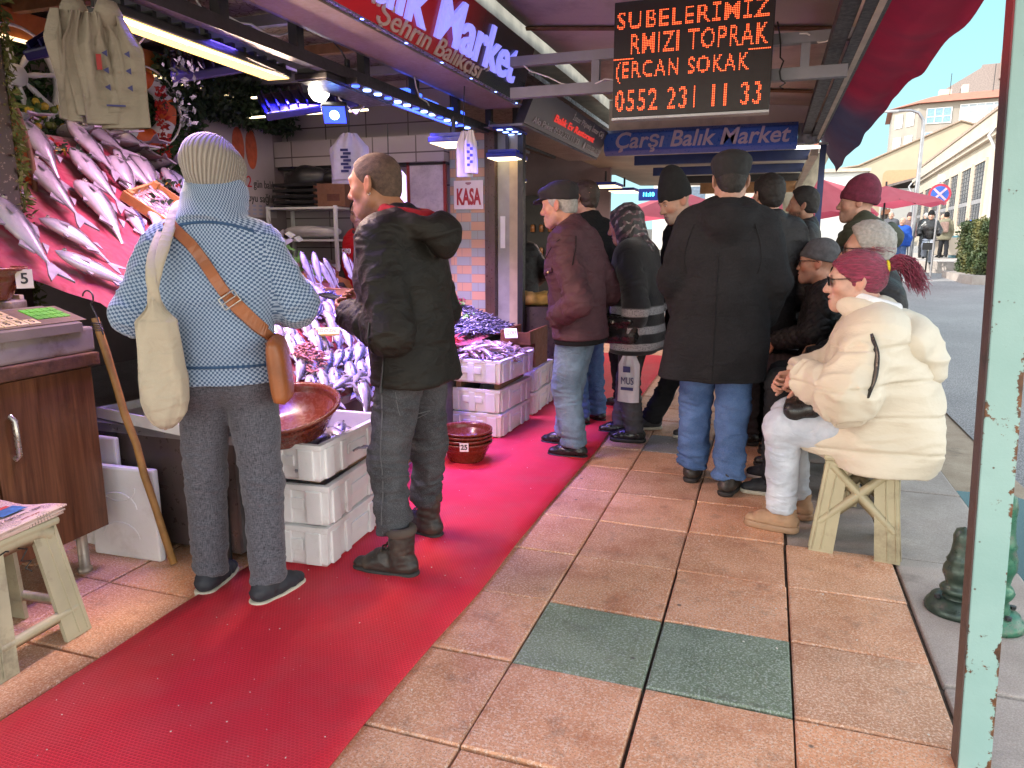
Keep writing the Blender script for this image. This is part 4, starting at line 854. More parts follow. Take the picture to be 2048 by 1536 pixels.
for x in (-2.2, -2.8, -3.4): m = MB(); m.bb((x - .03, 2.425, 0), (x + .03, 2.439, .555)); m.build('trim', M_DSTEEL, ct)
m = MB(); m.bb((-2.119, 2.44, .06), (-2.106, 6.0, .55)); m.build('front_panel', plain('panel_grey', (.10, .09, .095), .4, .3, 2, .1, 30, .4), ct)
# ---- polystyrene boxes
t = NT('polystyrene'); v = t.pos(); cc = t.voro(v, 320); c = t.ramp(t.noise(v, 4, 4), [(.3, (.66, .65, .65)), (.7, (.80, .79, .79))]); c = t.mix(t.ramp(t.noise(v, 6, 7, .7), [(.56, 0), (.75, .5)]), c, (.45, .40, .36)); t.base(c); t.set(rough=.55, sss=.05); t.bump(cc, .25, .002); t.bump(t.noise(v, 40, 3), .15, .004); M_POLY = t.m
def poly_box(label, loc, rz, L=.60, Wd=.40, H=.20, group=None, fill=None):
    b = empty('fish_box', loc, rz, label, 'fish box', group); m = MB(); tpr = .012; th = .028
    def ring(zz, ins): return [(-Wd / 2 + ins, -L / 2 + ins, zz), (Wd / 2 - ins, -L / 2 + ins, zz), (Wd / 2 - ins, L / 2 - ins, zz), (-Wd / 2 + ins, L / 2 - ins, zz)]
    rr = ring(.0, tpr + .012) + ring(.014, tpr) + ring(H * .86, .004) + ring(H * .87, .0) + ring(H, 0) + ring(H, th) + ring(.03, th + tpr)
    fs = [(3, 2, 1, 0)] + [(i * 4 + k, i * 4 + (k + 1) % 4, i * 4 + 4 + (k + 1) % 4, i * 4 + 4 + k) for i in range(6) for k in range(4)] + [(24, 25, 26, 27)]
    m.add(rr, fs); bm = None; o = m.build('shell', M_POLY, b); md = o.modifiers.new('b', 'BEVEL'); md.width = .006; md.segments = 2; md.limit_method = 'ANGLE'
    m = MB()
    for s_ in (-1, 1):   # ribs and corner blocks standing proud of the walls
        for yy in (-.9, -.45, .45, .9): m.box((s_ * (Wd / 2 - .004), yy * (L / 2 - .045), H * .47), (.016, .07 if abs(yy) > .6 else .045, H * .80), 0, None, .006)
        for xx in (-.85, .0, .85): m.box((xx * (Wd / 2 - .05), s_ * (L / 2 - .004), H * .47), (.075 if xx else .05, .016, H * .80), 0, None, .006)
        m.box((0.0, s_ * (L / 2 - .003), H * .55), (.16, .010, H * .28), 0, None, .004); m.box((s_ * (Wd / 2 - .003), 0, H * .55), (.010, .17, H * .28), 0, None, .004)
    m.build('ribs', M_POLY, b); return b
G1 = 'white polystyrene fish boxes stacked by the counter'
bx = -1.925
poly_box('white polystyrene box at the bottom of the stack behind the booted man', (bx, 2.775, .0185), R(4), .60, .40, .185, G1)
poly_box('white polystyrene box in the middle of the stack behind the booted man', (bx + .005, 2.775, .205), R(5.5), .60, .40, .185, G1)
m = MB(); 
for x in (-.14, .14): m.bb((bx + x - .025, 2.53, .391), (bx + x + .025, 3.0, .408))
tag(m.build('spacer_slats', M_WOOD), 'thin wooden slats between the upper two white boxes by the boots', 'slats')
box_top = poly_box('white polystyrene box holding dark fish under the large brown basin', (bx - .005, 2.775, .409), R(2.5), .62, .42, .165, G1)
poly_box('white polystyrene box at the bottom of the stack beside the brown basins', (-1.935, 5.03, .0185), R(-2), .62, .44, .175, G1)
poly_box('white polystyrene box second in the stack beside the brown basins', (-1.935, 5.03, .195), R(-3.5), .62, .44, .175, G1)
m = MB()
for x in (-.14, .16): m.bb((-1.935 + x - .02, 4.76, .371), (-1.935 + x + .02, 5.3, .412))
tag(m.build('spacer_slats', M_WOOD), 'wooden spacer slats under the box of pinkish fish', 'slats')
poly_box('white polystyrene box heaped with small pinkish fish on top of a stack', (-1.935, 5.03, .413), R(-4), .64, .47, .17, G1)
for q, lab in enumerate(('white polystyrene box on the runner behind the pinkish fish stack', 'white polystyrene box second up behind the pinkish fish stack')): poly_box(lab, (-1.93, 5.75, .0185 + .19 * q), R(1 + q), .60, .42, .185, G1)
# lid leaning against the counter
ld = empty('box_lid', (-2.66, 2.345, .0), R(3), 'white polystyrene lid standing on edge against the counter next to the stick', 'box lid'); m = MB(); m.box((0, .0, .215), (.37, .035, .43), 0, None, .012); m.build('panel', M_POLY, ld)
m = MB()
for (a0, a1, z0) in ((0, pi, .10), (0, pi, .24), (pi, 2 * pi, .34)): m.tube([(-.02 + .10 * cos(a), -.018, z0 + .07 * sin(a)) for a in np.linspace(a0, a1, 10)], .004, 5)
m.build('moulded_arcs', M_POLY, ld)
m = MB(); m.box((0, 0, .27), (.4, .028, .54), 0, None, .01); o = m.build('polystyrene_board', M_POLY); place(o, (-2.93, 2.40, 0), (0, 0, R(0))); tag(o, 'white polystyrene board behind the cabinet leg', 'board')
# ---- brown basins
M_TERRA = plain('brown_plastic', (.15, .030, .014), .26, .10, 3, .03, 50); M_TERRI = M_TERRA; M_TAG = plain('tag_cream', (.62, .55, .42), .5, .08); M_TAGW = plain('tag_white', (.75, .73, .70), .5, .06); M_INK = plain('ink', (.012, .012, .012), .5, .1, 6, 0)
def basin(label, loc, r=.2, h=.13, rot=(0, 0, 0), group=None, bottom=.7):
    m = MB(); rb = r * bottom; m.lathe([(0, 0), (rb * .96, 0), (rb, .008), (r * .96, h * .9), (r * .965, h - .012), (r * 1.03, h - .008), (r * 1.045, h), (r * 1.03, h + .006), (r * .97, h + .004), (r * .93, h * .88), (r * .90, h * .62), (r * .885, h * .6), (rb * .93, .016), (rb * .6, .013), (0, .013)], 48)
    o = m.build('basin', M_TERRA); place(o, loc, rot); return tag(o, label, 'basin', group)
basin('large round brown basin resting on the white fish box between two shoppers', (-1.955, 2.60, .588), .238, .12, (R(14), R(2), 0), None, .74)
b5 = basin('brown basin with number 5 on the weighing scale', (-2.985, 2.02, 1.178), .20, .125)
for q in range(4): basin(('brown basin at the bottom of the nested stack on the runner', 'brown basin second from the bottom of the nested stack', 'brown basin third from the bottom of the nested stack', 'uppermost brown basin of the nested stack on the runner')[q], (-1.775, 4.18, .02 + q * .026), .165, .125, (R(random.uniform(-1, 1)), 0, q * 1.3), 'nested brown basins')
def num_tag(txt, loc, rz, label, w_=.055, hh=.055, mat=M_TAGW, tilt=0):
    n_ = empty('number_tag', loc, rz, label, 'tag'); m = MB(); m.bb((-w_ / 2, -.001, -hh / 2), (w_ / 2, .001, hh / 2)); m.build('card', mat, n_); text_mesh('digits', txt, hh * .8, M_INK, n_, frameM((0, -.0018, 0), (1, 0, 0), (0, 0, 1)), ext=.0004, bold=.0012); n_.rotation_euler[0] = tilt; return n_
num_tag('25', (-1.715, 4.008, .150), R(18), 'white tag numbered 25 on the rim of the nested basins'); num_tag('7', (-1.862, 4.025, .115), R(-28), 'white tag numbered 7 low on the nested basins'); num_tag('5', (-2.80, 2.115, 1.262), R(66), 'cream tag numbered 5 on the rim of the basin on the scale', .06, .075, M_TAG)
# ---- cabinet with scale
t = NT('walnut_laminate'); v = t.tc('Object'); wv = t.noise(t.tc('Object', (3, 22, 1.1)), 1.6, 6, .6, 0, .8); c = t.ramp(wv, [(.3, (.060, .022, .010)), (.5, (.115, .045, .020)), (.72, (.18, .076, .034))]); c = t.mix(t.ramp(t.noise(v, 8, 6, .7), [(.55, 0), (.75, .6)]), c, (.05, .022, .014)); t.base(c); t.set(rough=.33); t.bump(t.noise(v, 60, 3), .1, .003); M_WALN = t.m
M_SILV = plain('worn_chrome', (.45, .42, .38), .3, .2, 20, .2, 80, .8); M_ALU = plain('dull_aluminium', (.36, .31, .27), .42, .25, 5, .1, 40, .55, dirt=(.16, .10, .06))
cb = empty('cabinet', (-2.62, 1.69, 0), R(3), 'worn walnut cabinet with two doors carrying the weighing scale', 'cabinet')
m = MB(); m.bb((-.62, -.62, .19), (-.022, .56, .90)); m.build('carcass', M_WALN, cb)
for (y0, y1) in ((-.60, .095), (.103, .555)):
    m = MB(); m.bb((-.02, y0, .195), (-.001, y1, .895), 0, .003); dr = m.build('door', M_WALN, cb); yh = .17 if y0 > 0 else .03; m = MB(); m.tube([(.001, yh, .77), (.022, yh, .755), (.024, yh, .62), (.001, yh, .605)], .009, 8, flat=(1, 1.3)); m.build('handle', M_SILV, dr)
m = MB(); m.bb((-.65, -.64, .901), (.02, .585, .955), 0, .006); m.build('top', plain('swollen_chipboard', (.085, .035, .018), .6, .4, 25, .6, 60), cb)
for (x, y) in ((-.08, .48), (-.5, .48), (-.08, -.5), (-.5, -.5)): m = MB(); m.lathe([(.028, 0), (.03, .015), (.022, .02), (.022, .168)], 16, c=(x, y, 0)); m.build('leg', M_ALU, cb)
sc = empty('weighing_scale', (-2.93, 1.87, .985), R(3), 'grey weighing scale with green and cream number keys on the cabinet', 'scale')
m = MB(); m.bb((-.27, -.36, -.028), (.29, .40, .075), 0, .01); m.build('base', M_ALU, sc)
m = MB(); m.add([(.10, -.36, .1), (.30, -.36, .06), (.30, .34, .06), (.10, .34, .1), (.10, -.36, .16), (.30, -.36, .095), (.30, .34, .095), (.10, .34, .16)], [(0, 1, 2, 3)[::-1], (4, 5, 6, 7), (0, 1, 5, 4), (1, 2, 6, 5), (2, 3, 7, 6), (3, 0, 4, 7)]); m.build('console', plain('console_grey', (.17, .14, .11), .45, .2), sc)
KM = frameM((.20, .06, .1295), (0, 1, 0), Vector((-.20, 0, .065)).normalized())
m = MB(); m.box((.02, 0, .001), (.60, .17, .002), 0, KM); m.build('key_panel', plain('panel_brown', (.14, .10, .065), .5, .2), sc)
M_KEY = plain('key_cream', (.60, .48, .26), .45, .1); M_KEYG = plain('key_green', (.10, .36, .04), .45, .3)
for q, ch_ in enumerate('1234567890'):
    r_, c_ = (q // 3, q % 3) if q < 9 else (2, 3); x_, y_ = -.06 + c_ * .052, .05 - r_ * .05; m = MB(); m.box((x_, y_, .004), (.047, .044, .004), 0, KM, .001); kk = m.build('key', M_KEY, sc)
    text_mesh('digit', ch_, .042, M_INK, kk, KM @ Matrix.Translation((x_, y_, .0066)), ext=.0002, bold=.0006)
for r_ in range(3):
    for c_ in range(5): m = MB(); m.box((.15 + c_ * .031, .052 - r_ * .036, .004), (.028, .031, .004), 0, KM, .001); m.build('key', M_KEYG, sc)
for r_ in range(3): m = MB(); m.box((-.17, .05 - r_ * .05, .004), (.15, .042, .004), 0, KM, .001); m.build('key', M_KEY if r_ < 2 else M_ALU, sc)
m = MB(); m.bb((-.24, -.30, .145), (.07, .30, .19), 0, .008); m.bb((-.10, -.1, .075), (-.06, .1, .145)); m.build('platter', M_ALU, sc); m = MB(); m.bb((.05, -.34, .125), (.10, .33, .142), 0, .003); m.build('edge_strip', plain('brass_strip', (.40, .25, .06), .35, .3, 9, .1, 40, .6), sc)
m = MB(); m.box((-3.10, 2.20, 1.07), (.32, .02, .24), 0, None, .004); o = m.build('card_sheet', plain('card_buff', (.50, .38, .25), .7, .15)); tag(o, 'buff cardboard sheet standing behind the scale', 'cardboard')
# ---- stick with wire hook
st = empty('hooked_stick', (0, 0, 0), 0, 'wooden pole with a wire hook leaning on the cabinet', 'pole'); a = Vector((-2.405, 2.335, .01)); b_ = Vector((-2.60, 2.245, 1.10)); m = MB(); m.tube([a.lerp(b_, q / 8) + Vector((.004 * sin(q * 2), .003 * cos(q * 3), 0)) for q in range(9)], [.016 + .001 * sin(q * 3) for q in range(9)], 10); m.build('shaft', plain('pole_wood', (.30, .15, .04), .55, .3, 14), st)
m = MB(); dd = (b_ - a).normalized(); pts = [b_ - dd * .07 + Vector((.018, 0, 0)), b_ + dd * .02 + Vector((.01, 0, 0))] + [b_ + dd * .055 + Vector((0, -.0, .0)) + Vector((-.01 + .028 * cos(q), -.0, .03 + .028 * sin(q))) for q in np.linspace(-1.2, 3.0, 12)]; m.tube(pts, .0035, 6); m.build('hook', M_DSTEEL, st)
m = MB()
for q in range(5): z_ = b_ - dd * (.02 + .008 * q); m.tube([z_ + Vector((.0175 * cos(x), .0175 * sin(x), 0)) for x in np.linspace(0, 2 * pi, 11)[:-1]], .0025, 5, closed=True)
m.build('binding', M_DSTEEL, st)
# ---- plastic stools
M_STOOL = plain('stool_beige', (.40, .34, .21), .42, .14, 5, .06, 60, dirt=(.22, .17, .10)); 
def stool(label, loc, rz, H=.45, wt=.26, wb=.36, style='X', mat=None, dpt=None):
    s_ = empty('plastic_stool', loc, rz, label, 'stool'); mat = mat or M_STOOL; m = MB(); a, b2 = wt / 2, wb / 2
    m.bb((-a - .012, -a - .012, H - .028), (a + .012, a + .012, H), 0, .012); m.bb((-a + .0, -a + .0, H - .05), (a, a, H - .0285), 0, .006); m.build('seat', mat, s_)
    for sx in (-1, 1):
        for sy in (-1, 1):
            m = MB(); tp = [(sx * (a - .095), sy * a), (sx * a, sy * a), (sx * a, sy * (a - .095))]; bt = [(sx * (b2 - .105), sy * b2), (sx * b2, sy * b2), (sx * b2, sy * (b2 - .105))]; i_ = .016
            inn_t = [(sx * (a - i_), sy * (a - .095)), (sx * (a - i_), sy * (a - i_)), (sx * (a - .095), sy * (a - i_))]; inn_b = [(sx * (b2 - i_), sy * (b2 - .105)), (sx * (b2 - i_), sy * (b2 - i_)), (sx * (b2 - .105), sy * (b2 - i_))]
            T_ = [(x, y, H - .03) for x, y in tp + inn_t]; B_ = [(x, y, 0) for x, y in bt + inn_b]; fs = [(q, (q + 1) % 6, 6 + (q + 1) % 6, 6 + q) for q in range(6)] + [tuple(range(6)), tuple(range(6, 12))]
            m.add(T_ + B_, fs); 
            for q in (-.9, .3): m.tube([(sx * (a - .022 + q * .03), sy * (a + .001), H - .04), (sx * (b2 - .025 + q * .03), sy * (b2 + .001), .012)], .003, 4); m.tube([(sx * (a + .001), sy * (a - .022 + q * .03), H - .04), (sx * (b2 + .001), sy * (b2 - .025 + q * .03), .012)], .003, 4)
            o = m.build('leg', mat, s_); bm = bmesh.new(); bm.from_mesh(o.data); bmesh.ops.recalc_face_normals(bm, faces=bm.faces); bm.to_mesh(o.data); bm.free()
    def side_pt(k, u, z):
        h_ = b2 + (a - b2) * (z / H) - .006; return [(u * h_, -h_), (u * h_, h_), (-h_, u * h_), (h_, u * h_)][k] + (z,)
    for k in range(4):
        m = MB()
        if style == 'X':
            for d_ in (-1, 1): p0, p1 = Vector(side_pt(k, d_ * .9, H * .30)), Vector(side_pt(k, -d_ * .82, H * .88)); q = [p0.lerp(p1, z) for z in (0, .5, 1)]; m.tube(q, .025, 4, flat=(.4, 1.0))
            m.tube([side_pt(k, u, H * .9) for u in (-.8, 0, .8)], .016, 4, flat=(.6, 1.6))
        else:
            m.tube([side_pt(k, u, .10) for u in (-.9, 0, .9)], .017, 4, flat=(.5, 1.3)); m.tube([side_pt(k, u, H * (.93 - .10 * abs(u) ** 4)) for u in np.linspace(-.86, .86, 9)], .02, 4, flat=(.55, 1.7))
        m.build('brace', mat, s_)
    return s_
stool('beige plastic stool with crossed braces under the woman in the cream coat', (.470, 3.60, .002), R(-7), .455, .29, .38)
sn = stool('cream plastic stool with arched sides carrying folded newspapers at the left', (-2.47, 1.60, .002), R(4), .45, .30, .40, 'A', plain('stool_cream', (.42, .38, .26), .45, .12, 5, .06, 60, dirt=(.2, .17, .12)))
m = MB(); sc_ = [(-.03, .4), (.0, .385), (-.015, .37), (-.03, .355), (.005, .34), (-.02, .325), (-.0, .305)]; m.tube([(.156 + (.45 - z) * .105, x * 1.0 + .02, z) for x, z in sc_], .0028, 5); m.tube([(.150 + (.45 - z) * .105, x - .07, z) for x, z in ((.0, .40), (.02, .405), (.03, .40))], .0028, 5); m.build('scribble', M_INK, sn)
# newspapers
t = NT('newsprint'); v = t.tc('Object'); bk = t.n.new('ShaderNodeTexBrick'); bk.inputs['Scale'].default_value = 1; bk.inputs['Brick Width'].default_value = .03; bk.inputs['Row Height'].default_value = .006; bk.inputs['Mortar Size'].default_value = .0016; t.l.new(v, bk.inputs['Vector'])
c = t.mix(t.ramp(t.noise(v, 14, 1), [(.45, 0), (.5, 1)], 'CONSTANT'), (.66, .50, .45), t.mix(t.math('MULTIPLY', t.ramp(t.noise(v, 260, 2), [(.44, 0), (.5, 1)]), t.ramp(bk.outputs['Fac'], [(0, 1), (.3, 0)])), (.66, .50, .45), (.12, .09, .09))); t.base(c); t.set(rough=.8); M_NEWS = t.m
M_PAPER = plain('newspaper_plain', (.64, .50, .44), .8, .06); rn = random.Random(4)
for q, lab in enumerate(('folded newspaper at the bottom of the pile on the stool', 'folded newspaper in the middle of the pile on the stool', 'folded newspaper with a blue and red picture on top of the pile on the stool')):
    n_ = empty('newspaper', (-2.46 + q * .006, 1.58 + q * .004, .454 + q * .008), R(4 + q * 1.5), lab, 'newspaper', 'newspapers on the stool'); m = MB(); nn = 8
    P = np.array([[(-.15 + .30 * i / nn, -.2 + .40 * j / nn, .004 + .006 * sin(i * .9 + q) * (j / nn) ** 3 + .010 * (i / nn) ** 6 * (1 if q == 2 else 0)) for j in range(nn + 1)] for i in range(nn + 1)]); o = grid_mesh('pages', P, M_NEWS, n_); sm = o.modifiers.new('t', 'SOLIDIFY'); sm.thickness = .007
    if q == 2:
        m = MB(); m.bb((-.03, .05, .0125), (.035, .15, .0128)); m.build('picture', plain('print_blue', (.05, .16, .38), .7, .5, 40), n_); m = MB(); m.bb((-.05, .07, .0125), (-.031, .14, .0128)); m.build('picture', plain('print_red', (.55, .06, .05), .7, .3), n_)
        text_mesh('headline', 'Bey’den sert uyarı', .028, M_INK, n_, frameM((.075, .07, .0128), (0, 1, 0), (-1, 0, 0)), ext=.0002, width=.2); text_mesh('small_print', 'günlük gazete', .014, plain('print_rust', (.40, .10, .06), .7), n_, frameM((.115, .08, .0128), (0, 1, 0), (-1, 0, 0)), ext=.0002)
        m = MB()
        for r_ in range(16):
            for (y0, w_) in ((-.18, .075), (-.095, .075), (-.01, .05)): m.bb((-.13 + r_ * .011, y0, .0126), (-.127 + r_ * .011, y0 + w_ * rn.uniform(.7, 1), .0128))
        m.build('text_columns', plain('print_grey', (.22, .17, .16), .7), n_)
# ---- post and grass edging at the left end
t = NT('speckled_post'); v = t.pos(); t.base(t.mix(t.ramp(t.noise(v, 70, 2), [(.62, 0), (.7, 1)]), (.045, .028, .024), (.20, .15, .12))); t.set(rough=.4); M_POST = t.m
m = MB(); m.bb((-3.37, 2.37, 0), (-3.265, 2.50, 2.78), 0, .004); tag(m.build('stall_post', M_POST), 'dark speckled wooden post at the left end of the display', 'post')
def leaves(m, pts, sz, rs_, mi=0, long=1.0, bias=None):
    for p in pts:
        d = Vector((rs_.gauss(0, 1), rs_.gauss(0, 1), rs_.gauss(0, 1)));
        if bias is not None: d += bias
        d.normalize(); e = d.orthogonal().normalized(); e.rotate(Matrix.Rotation(rs_.uniform(0, 6.28), 3, d)); s_ = sz * rs_.uniform(.6, 1.4); p = Vector(p); n_ = d.cross(e)
        m.add([p, p + d * s_ * long * .5 + e * s_ * .28 + n_ * s_ * .06, p + d * s_ * long, p + d * s_ * long * .5 - e * s_ * .28 + n_ * s_ * .06], [(0, 1, 2, 3)], mi)
rl_ = random.Random(21); m = MB(); pts = [(-3.28 + rl_.uniform(-.02, .02), 2.51 + rl_.uniform(-.01, .03), rl_.uniform(1.0, 2.6)) for _ in range(900)]; leaves(m, pts, .028, rl_, 0, 1.5); tag(m.build('grass_edging', plain('dry_grass', (.10, .11, .025), .7, .5, 20)), 'strip of artificial grass edging the dark post', 'grass trim', kind='stuff')
m = MB(); pts = [(-4.36 + abs(rl_.gauss(0, .03)), rl_.uniform(1.6, 4.9), rl_.uniform(1.5, 2.62)) for _ in range(16000)]; leaves(m, pts, .035, rl_, 0, 1.5, Vector((.9, 0, 0))); tag(m.build('grass_wall', M_GRASSW), 'dark artificial grass covering the wall behind the hung fish', 'grass wall', kind='stuff')
m = MB(); pts = [(-4.2 + rl_.uniform(-.12, .12), rl_.uniform(4.3, 5.85), 2.47 + rl_.uniform(-.1, .22)) for _ in range(6500)]; leaves(m, pts, .05, rl_, 0, 1.2); tag(m.build('leaf_garland', M_LEAF), 'dark leaf garland along the top of the back wall', 'garland', kind='stuff')
m = MB(); pts = [(-3.95 + rl_.uniform(-.25, .25), rl_.uniform(2.2, 2.9), 2.68 + rl_.uniform(-.06, .1)) for _ in range(900)]; leaves(m, pts, .04, rl_, 0, 1.2); tag(m.build('hanging_greenery', M_GRASSW), 'tuft of greenery hanging at the top left corner', 'greenery', kind='stuff')
m = MB(); m.bb((-4.22, 1.2, 2.56), (-4.19, 5.2, 2.72)); m.bb((-4.2, 1.2, 2.545), (-4.17, 5.2, 2.5595), 1); tag(m.build('wood_trim', [plain('orange_wood', (.42, .13, .03), .5, .25, 8), emit('trim_led', (1, .75, .4), .8)]), 'orange wooden trim board with a light strip along the top of the grass wall', 'trim board')
# ---- ship wheel, lifebuoy, anchor shapes, toy boat
M_WHEEL = plain('whitewash', (.62, .58, .62), .5, .12)
wh = empty('ship_wheel', (-4.22, 3.30, 2.36), 0, 'white decorative ship wheel with spokes on the grass wall', 'ship wheel'); Mw = Matrix.Rotation(R(90), 4, 'Y')
m = MB(); m.tube([(0, .27 * cos(a), .27 * sin(a)) for a in np.linspace(0, 2 * pi, 41)[:-1]], .03, 8, closed=True, flat=(1.2, .8)); m.build('rim', M_WHEEL, wh); m = MB(); m.lathe([(0, .03), (.05, .03), (.062, .015), (.062, -.015), (.0, -.02)], 20, M=Mw); m.build('hub', M_WHEEL, wh)
for q in range(8): a = q * pi / 4 + .2; m = MB(); m.tube([(.0, r_ * cos(a), r_ * sin(a)) for r_ in (.055, .12, .18, .25, .30, .33, .37, .385)], [.011, .018, .013, .013, .012, .02, .017, .008], 10); m.build('spoke', M_WHEEL, wh)
M_FRUITY = plain('fruit_yellow', (.45, .30, .03), .5, .4, 14); M_FLR = plain('flower_red', (.42, .02, .02), .6, .4, 20)
ar = empty('fruit_spray', (-4.12, 3.32, 2.15), 0, 'spray of small yellow and green artificial fruits on the ship wheel', 'decoration'); m = MB(); ra = random.Random(4)
for q in range(26): m.lathe([(0, -.022), (.016, -.016), (.022, 0), (.016, .016), (0, .022)], 8, c=(ra.uniform(-.02, .04), ra.gauss(0, .075), ra.gauss(0, .04)), mi=q % 3 // 2)
m.build('fruits', [M_FRUITY, plain('fruit_green', (.10, .14, .02), .5, .3)], ar); m = MB(); leaves(m, [(ra.uniform(-.03, .03), ra.gauss(0, .09), ra.gauss(0, .05)) for _ in range(60)], .05, ra); m.build('leaves', M_GRASSW, ar)
lb = empty('lifebuoy', (-4.20, 4.18, 2.32), 0, 'white lifebuoy with orange bands hung on the grass wall', 'lifebuoy'); lb.rotation_euler = (0, 0, R(-12)); Rr = .20
for q in range(8):
    m = MB(); a0 = q * pi / 4 + pi / 8; m.tube([(0, Rr * cos(a), Rr * sin(a)) for a in np.linspace(a0, a0 + pi / 4, 9)], .062, 14, cap=False, flat=(1, 1)); m.build('band' if q % 2 else 'segment', plain('buoy_orange', (.60, .10, .02), .5, .15) if q % 2 else M_WHEEL, lb)
m = MB(); m.tube([(0.05, .275 * cos(a), .275 * sin(a)) for a in np.linspace(0, 2 * pi, 33)[:-1]], .007, 6, closed=True); m.build('rope', M_WHITE, lb)
fl = empty('red_flower_string', (-4.10, 4.24, 2.25), 0, 'string of small red artificial flowers hanging through the lifebuoy', 'flowers'); m = MB(); leaves(m, [(ra.uniform(0, .04), ra.gauss(0, .025) - .0, ra.uniform(-.28, .22)) for _ in range(160)], .045, ra, 0, .8); m.build('blossoms', M_FLR, fl)
gl = empty('dried_herb_bunch', (-2.95, 3.24, 2.27), 0, 'pale green bunch of artificial leaves hanging from the ceiling', 'leaf bunch'); m = MB()
for q in range(120): z_ = ra.uniform(-.26, .26); w_ = .055 * (1 - abs(z_) / .35); leaves(m, [(ra.gauss(0, w_), ra.gauss(0, w_), z_)], .04, ra, 0, 1, Vector((0, 0, -.8)))
m.build('leaves', plain('sage_leaf', (.025, .04, .03), .8, .35, 10), gl); m = MB(); m.tube([(0, 0, .25), (.01, 0, .5)], .004, 5); m.build('string', M_CABLE, gl)
bt = empty('toy_boat', (-3.46, 2.70, 1.74), R(150), 'orange half boat decoration standing on end beside the dark post', 'boat decoration'); n = 16; P = []
for i in range(n + 1):
    u = i / n; w_ = .065 * sin(pi * min(1, u * .92 + .06)) ** .8; z_ = -.36 + .72 * u; P.append([(w_ * sin(a) * .75, -w_ * cos(a) * 1.0 + .04, z_) for a in np.linspace(-.1, pi + .1, 9)])
o = grid_mesh('hull', np.array(P), plain('boat_orange', (.40, .075, .01), .45, .2, 5), bt); sm = o.modifiers.new('t', 'SOLIDIFY'); sm.thickness = .012
for e_ in (0, 8): m = MB(); m.tube([Vector(P[i][e_]) for i in range(n + 1)], .014, 6); m.build('gunwale', plain('boat_brown', (.12, .05, .02), .6, .3), bt)
m = MB(); m.bb((-.06, -.05, -.17), (.06, .09, -.14)); m.build('thwart', plain('boat_brown', (.12, .05, .02)), bt)
# ---- poster on the back wall
ps = empty('fish_poster', (-4.372, 5.42, 2.02), 0, 'pale poster with a salmon heart and Turkish text on the back wall', 'poster'); m = MB(); m.bb((0, -.45, -.40), (.006, .42, .40)); m.build('sheet', plain('poster_pale', (.34, .29, .30), .5, .1, 2), ps); PX, PZ = Vector((0, 1, 0)), Vector((0, 0, 1))
m = MB()
for sx in (-1, 1):
    out = [(.085 * sx + .075 * cos(a) * 1.0, .14 + .16 * sin(a) * (1 if sin(a) > 0 else 1.1)) for a in np.linspace(0, 2 * pi, 20)[:-1]]; m.prism([(x * 1., y) for x, y in out], .0065, .010, 0, frameM((0, .03, .05), PX, PZ))
m.build('salmon_heart', plain('salmon', (.38, .075, .03), .5, .35, 12), ps)
text_mesh('lettering', '2', .14, plain('poster_red', (.40, .01, .02), .5), ps, frameM((.0075, .06, -.10), PX, PZ), ext=.001); text_mesh('lettering', 'gün balık', .10, M_INK, ps, frameM((.0075, .265, -.11), PX, PZ), ext=.001, width=.3); text_mesh('lettering', 'boyu sağlık', .10, M_INK, ps, frameM((.0075, .19, -.235), PX, PZ), ext=.001, width=.42)
m = MB()
for q in range(14): m.lathe([(0, 0.001), (.018, .001)], 8, M=frameM((.0066, .02 + (q % 5) * .085, -.30 - (q // 5) * .035), PX, PZ) @ Matrix.Diagonal((1.6, .6, 1, 1)), smooth=False)
m.build('printed_fish', plain('poster_blue', (.25, .25, .36), .5), ps)
# ---- shelves with goods
sh = empty('shelf_unit', (0, 0, 0), 0, 'white shelf unit with five shelves against the tiled side wall', 'shelf unit')
for z in (.88, 1.14, 1.42, 1.70, 1.0): 
    m = MB(); m.bb((-4.28, 5.60, z - .012), (-3.60, 5.995, z + .006)); m.build('shelf', M_WHITE, sh)
for x in (-4.29, -3.59): m = MB(); m.bb((x - .012, 5.60, 0), (x + .012, 5.63, 1.715)); m.bb((x - .012, 5.96, 0), (x + .012, 5.99, 1.715)); m.build('upright', M_WHITE, sh)
cr = empty('black_crate', (-4.02, 5.78, 1.708), 0, 'black slatted crate with a dark bag on top of the shelf unit', 'crate'); m = MB(); m.bb((-.22, -.15, 0), (.22, .15, .015))
for z in (.03, .08, .13, .18): m.bb((-.22, -.15, z), (.22, -.14, z + .025)); m.bb((-.22, .14, z), (.22, .15, z + .025)); m.bb((-.22, -.139, z), (-.21, .139, z + .025)); m.bb((.21, -.139, z), (.22, .139, z + .025))
m.build('slats', M_BLACK, cr)
def lump(name, loc, r, mat, label, cat, seed=1, rough=.25):
    m = MB(); n_ = 18; P = []
    for i in range(n_ // 2 + 1):
        ph = pi * i / (n_ / 2); P.append([(r[0] * sin(ph) * cos(q), r[1] * sin(ph) * sin(q), r[2] * cos(ph)) for q in np.linspace(0, 2 * pi, n_ + 1)[:-1]])
    P = np.array(P); V = P.reshape(-1, 3); V = V * (1 + rough * vnoise(V / max(r) * 2.2 + seed))[:, None]; V[:, 2] = np.maximum(V[:, 2], -r[2] * .75); o = grid_mesh(name, V.reshape(P.shape).transpose(1, 0, 2), mat, None, True, True); place(o, loc); return tag(o, label, cat)
lump('bag', (-3.98, 5.77, 1.95), (.24, .13, .12), M_BLACK, 'slumped black bag lying in the crate on top of the shelves', 'bag', 3)
lump('plastic_bags', (-3.95, 5.76, 1.49), (.27, .15, .065), plain('bag_grey', (.45, .42, .42), .4, .2), 'flat pile of grey plastic bags on the second shelf from the top', 'bags', 5)
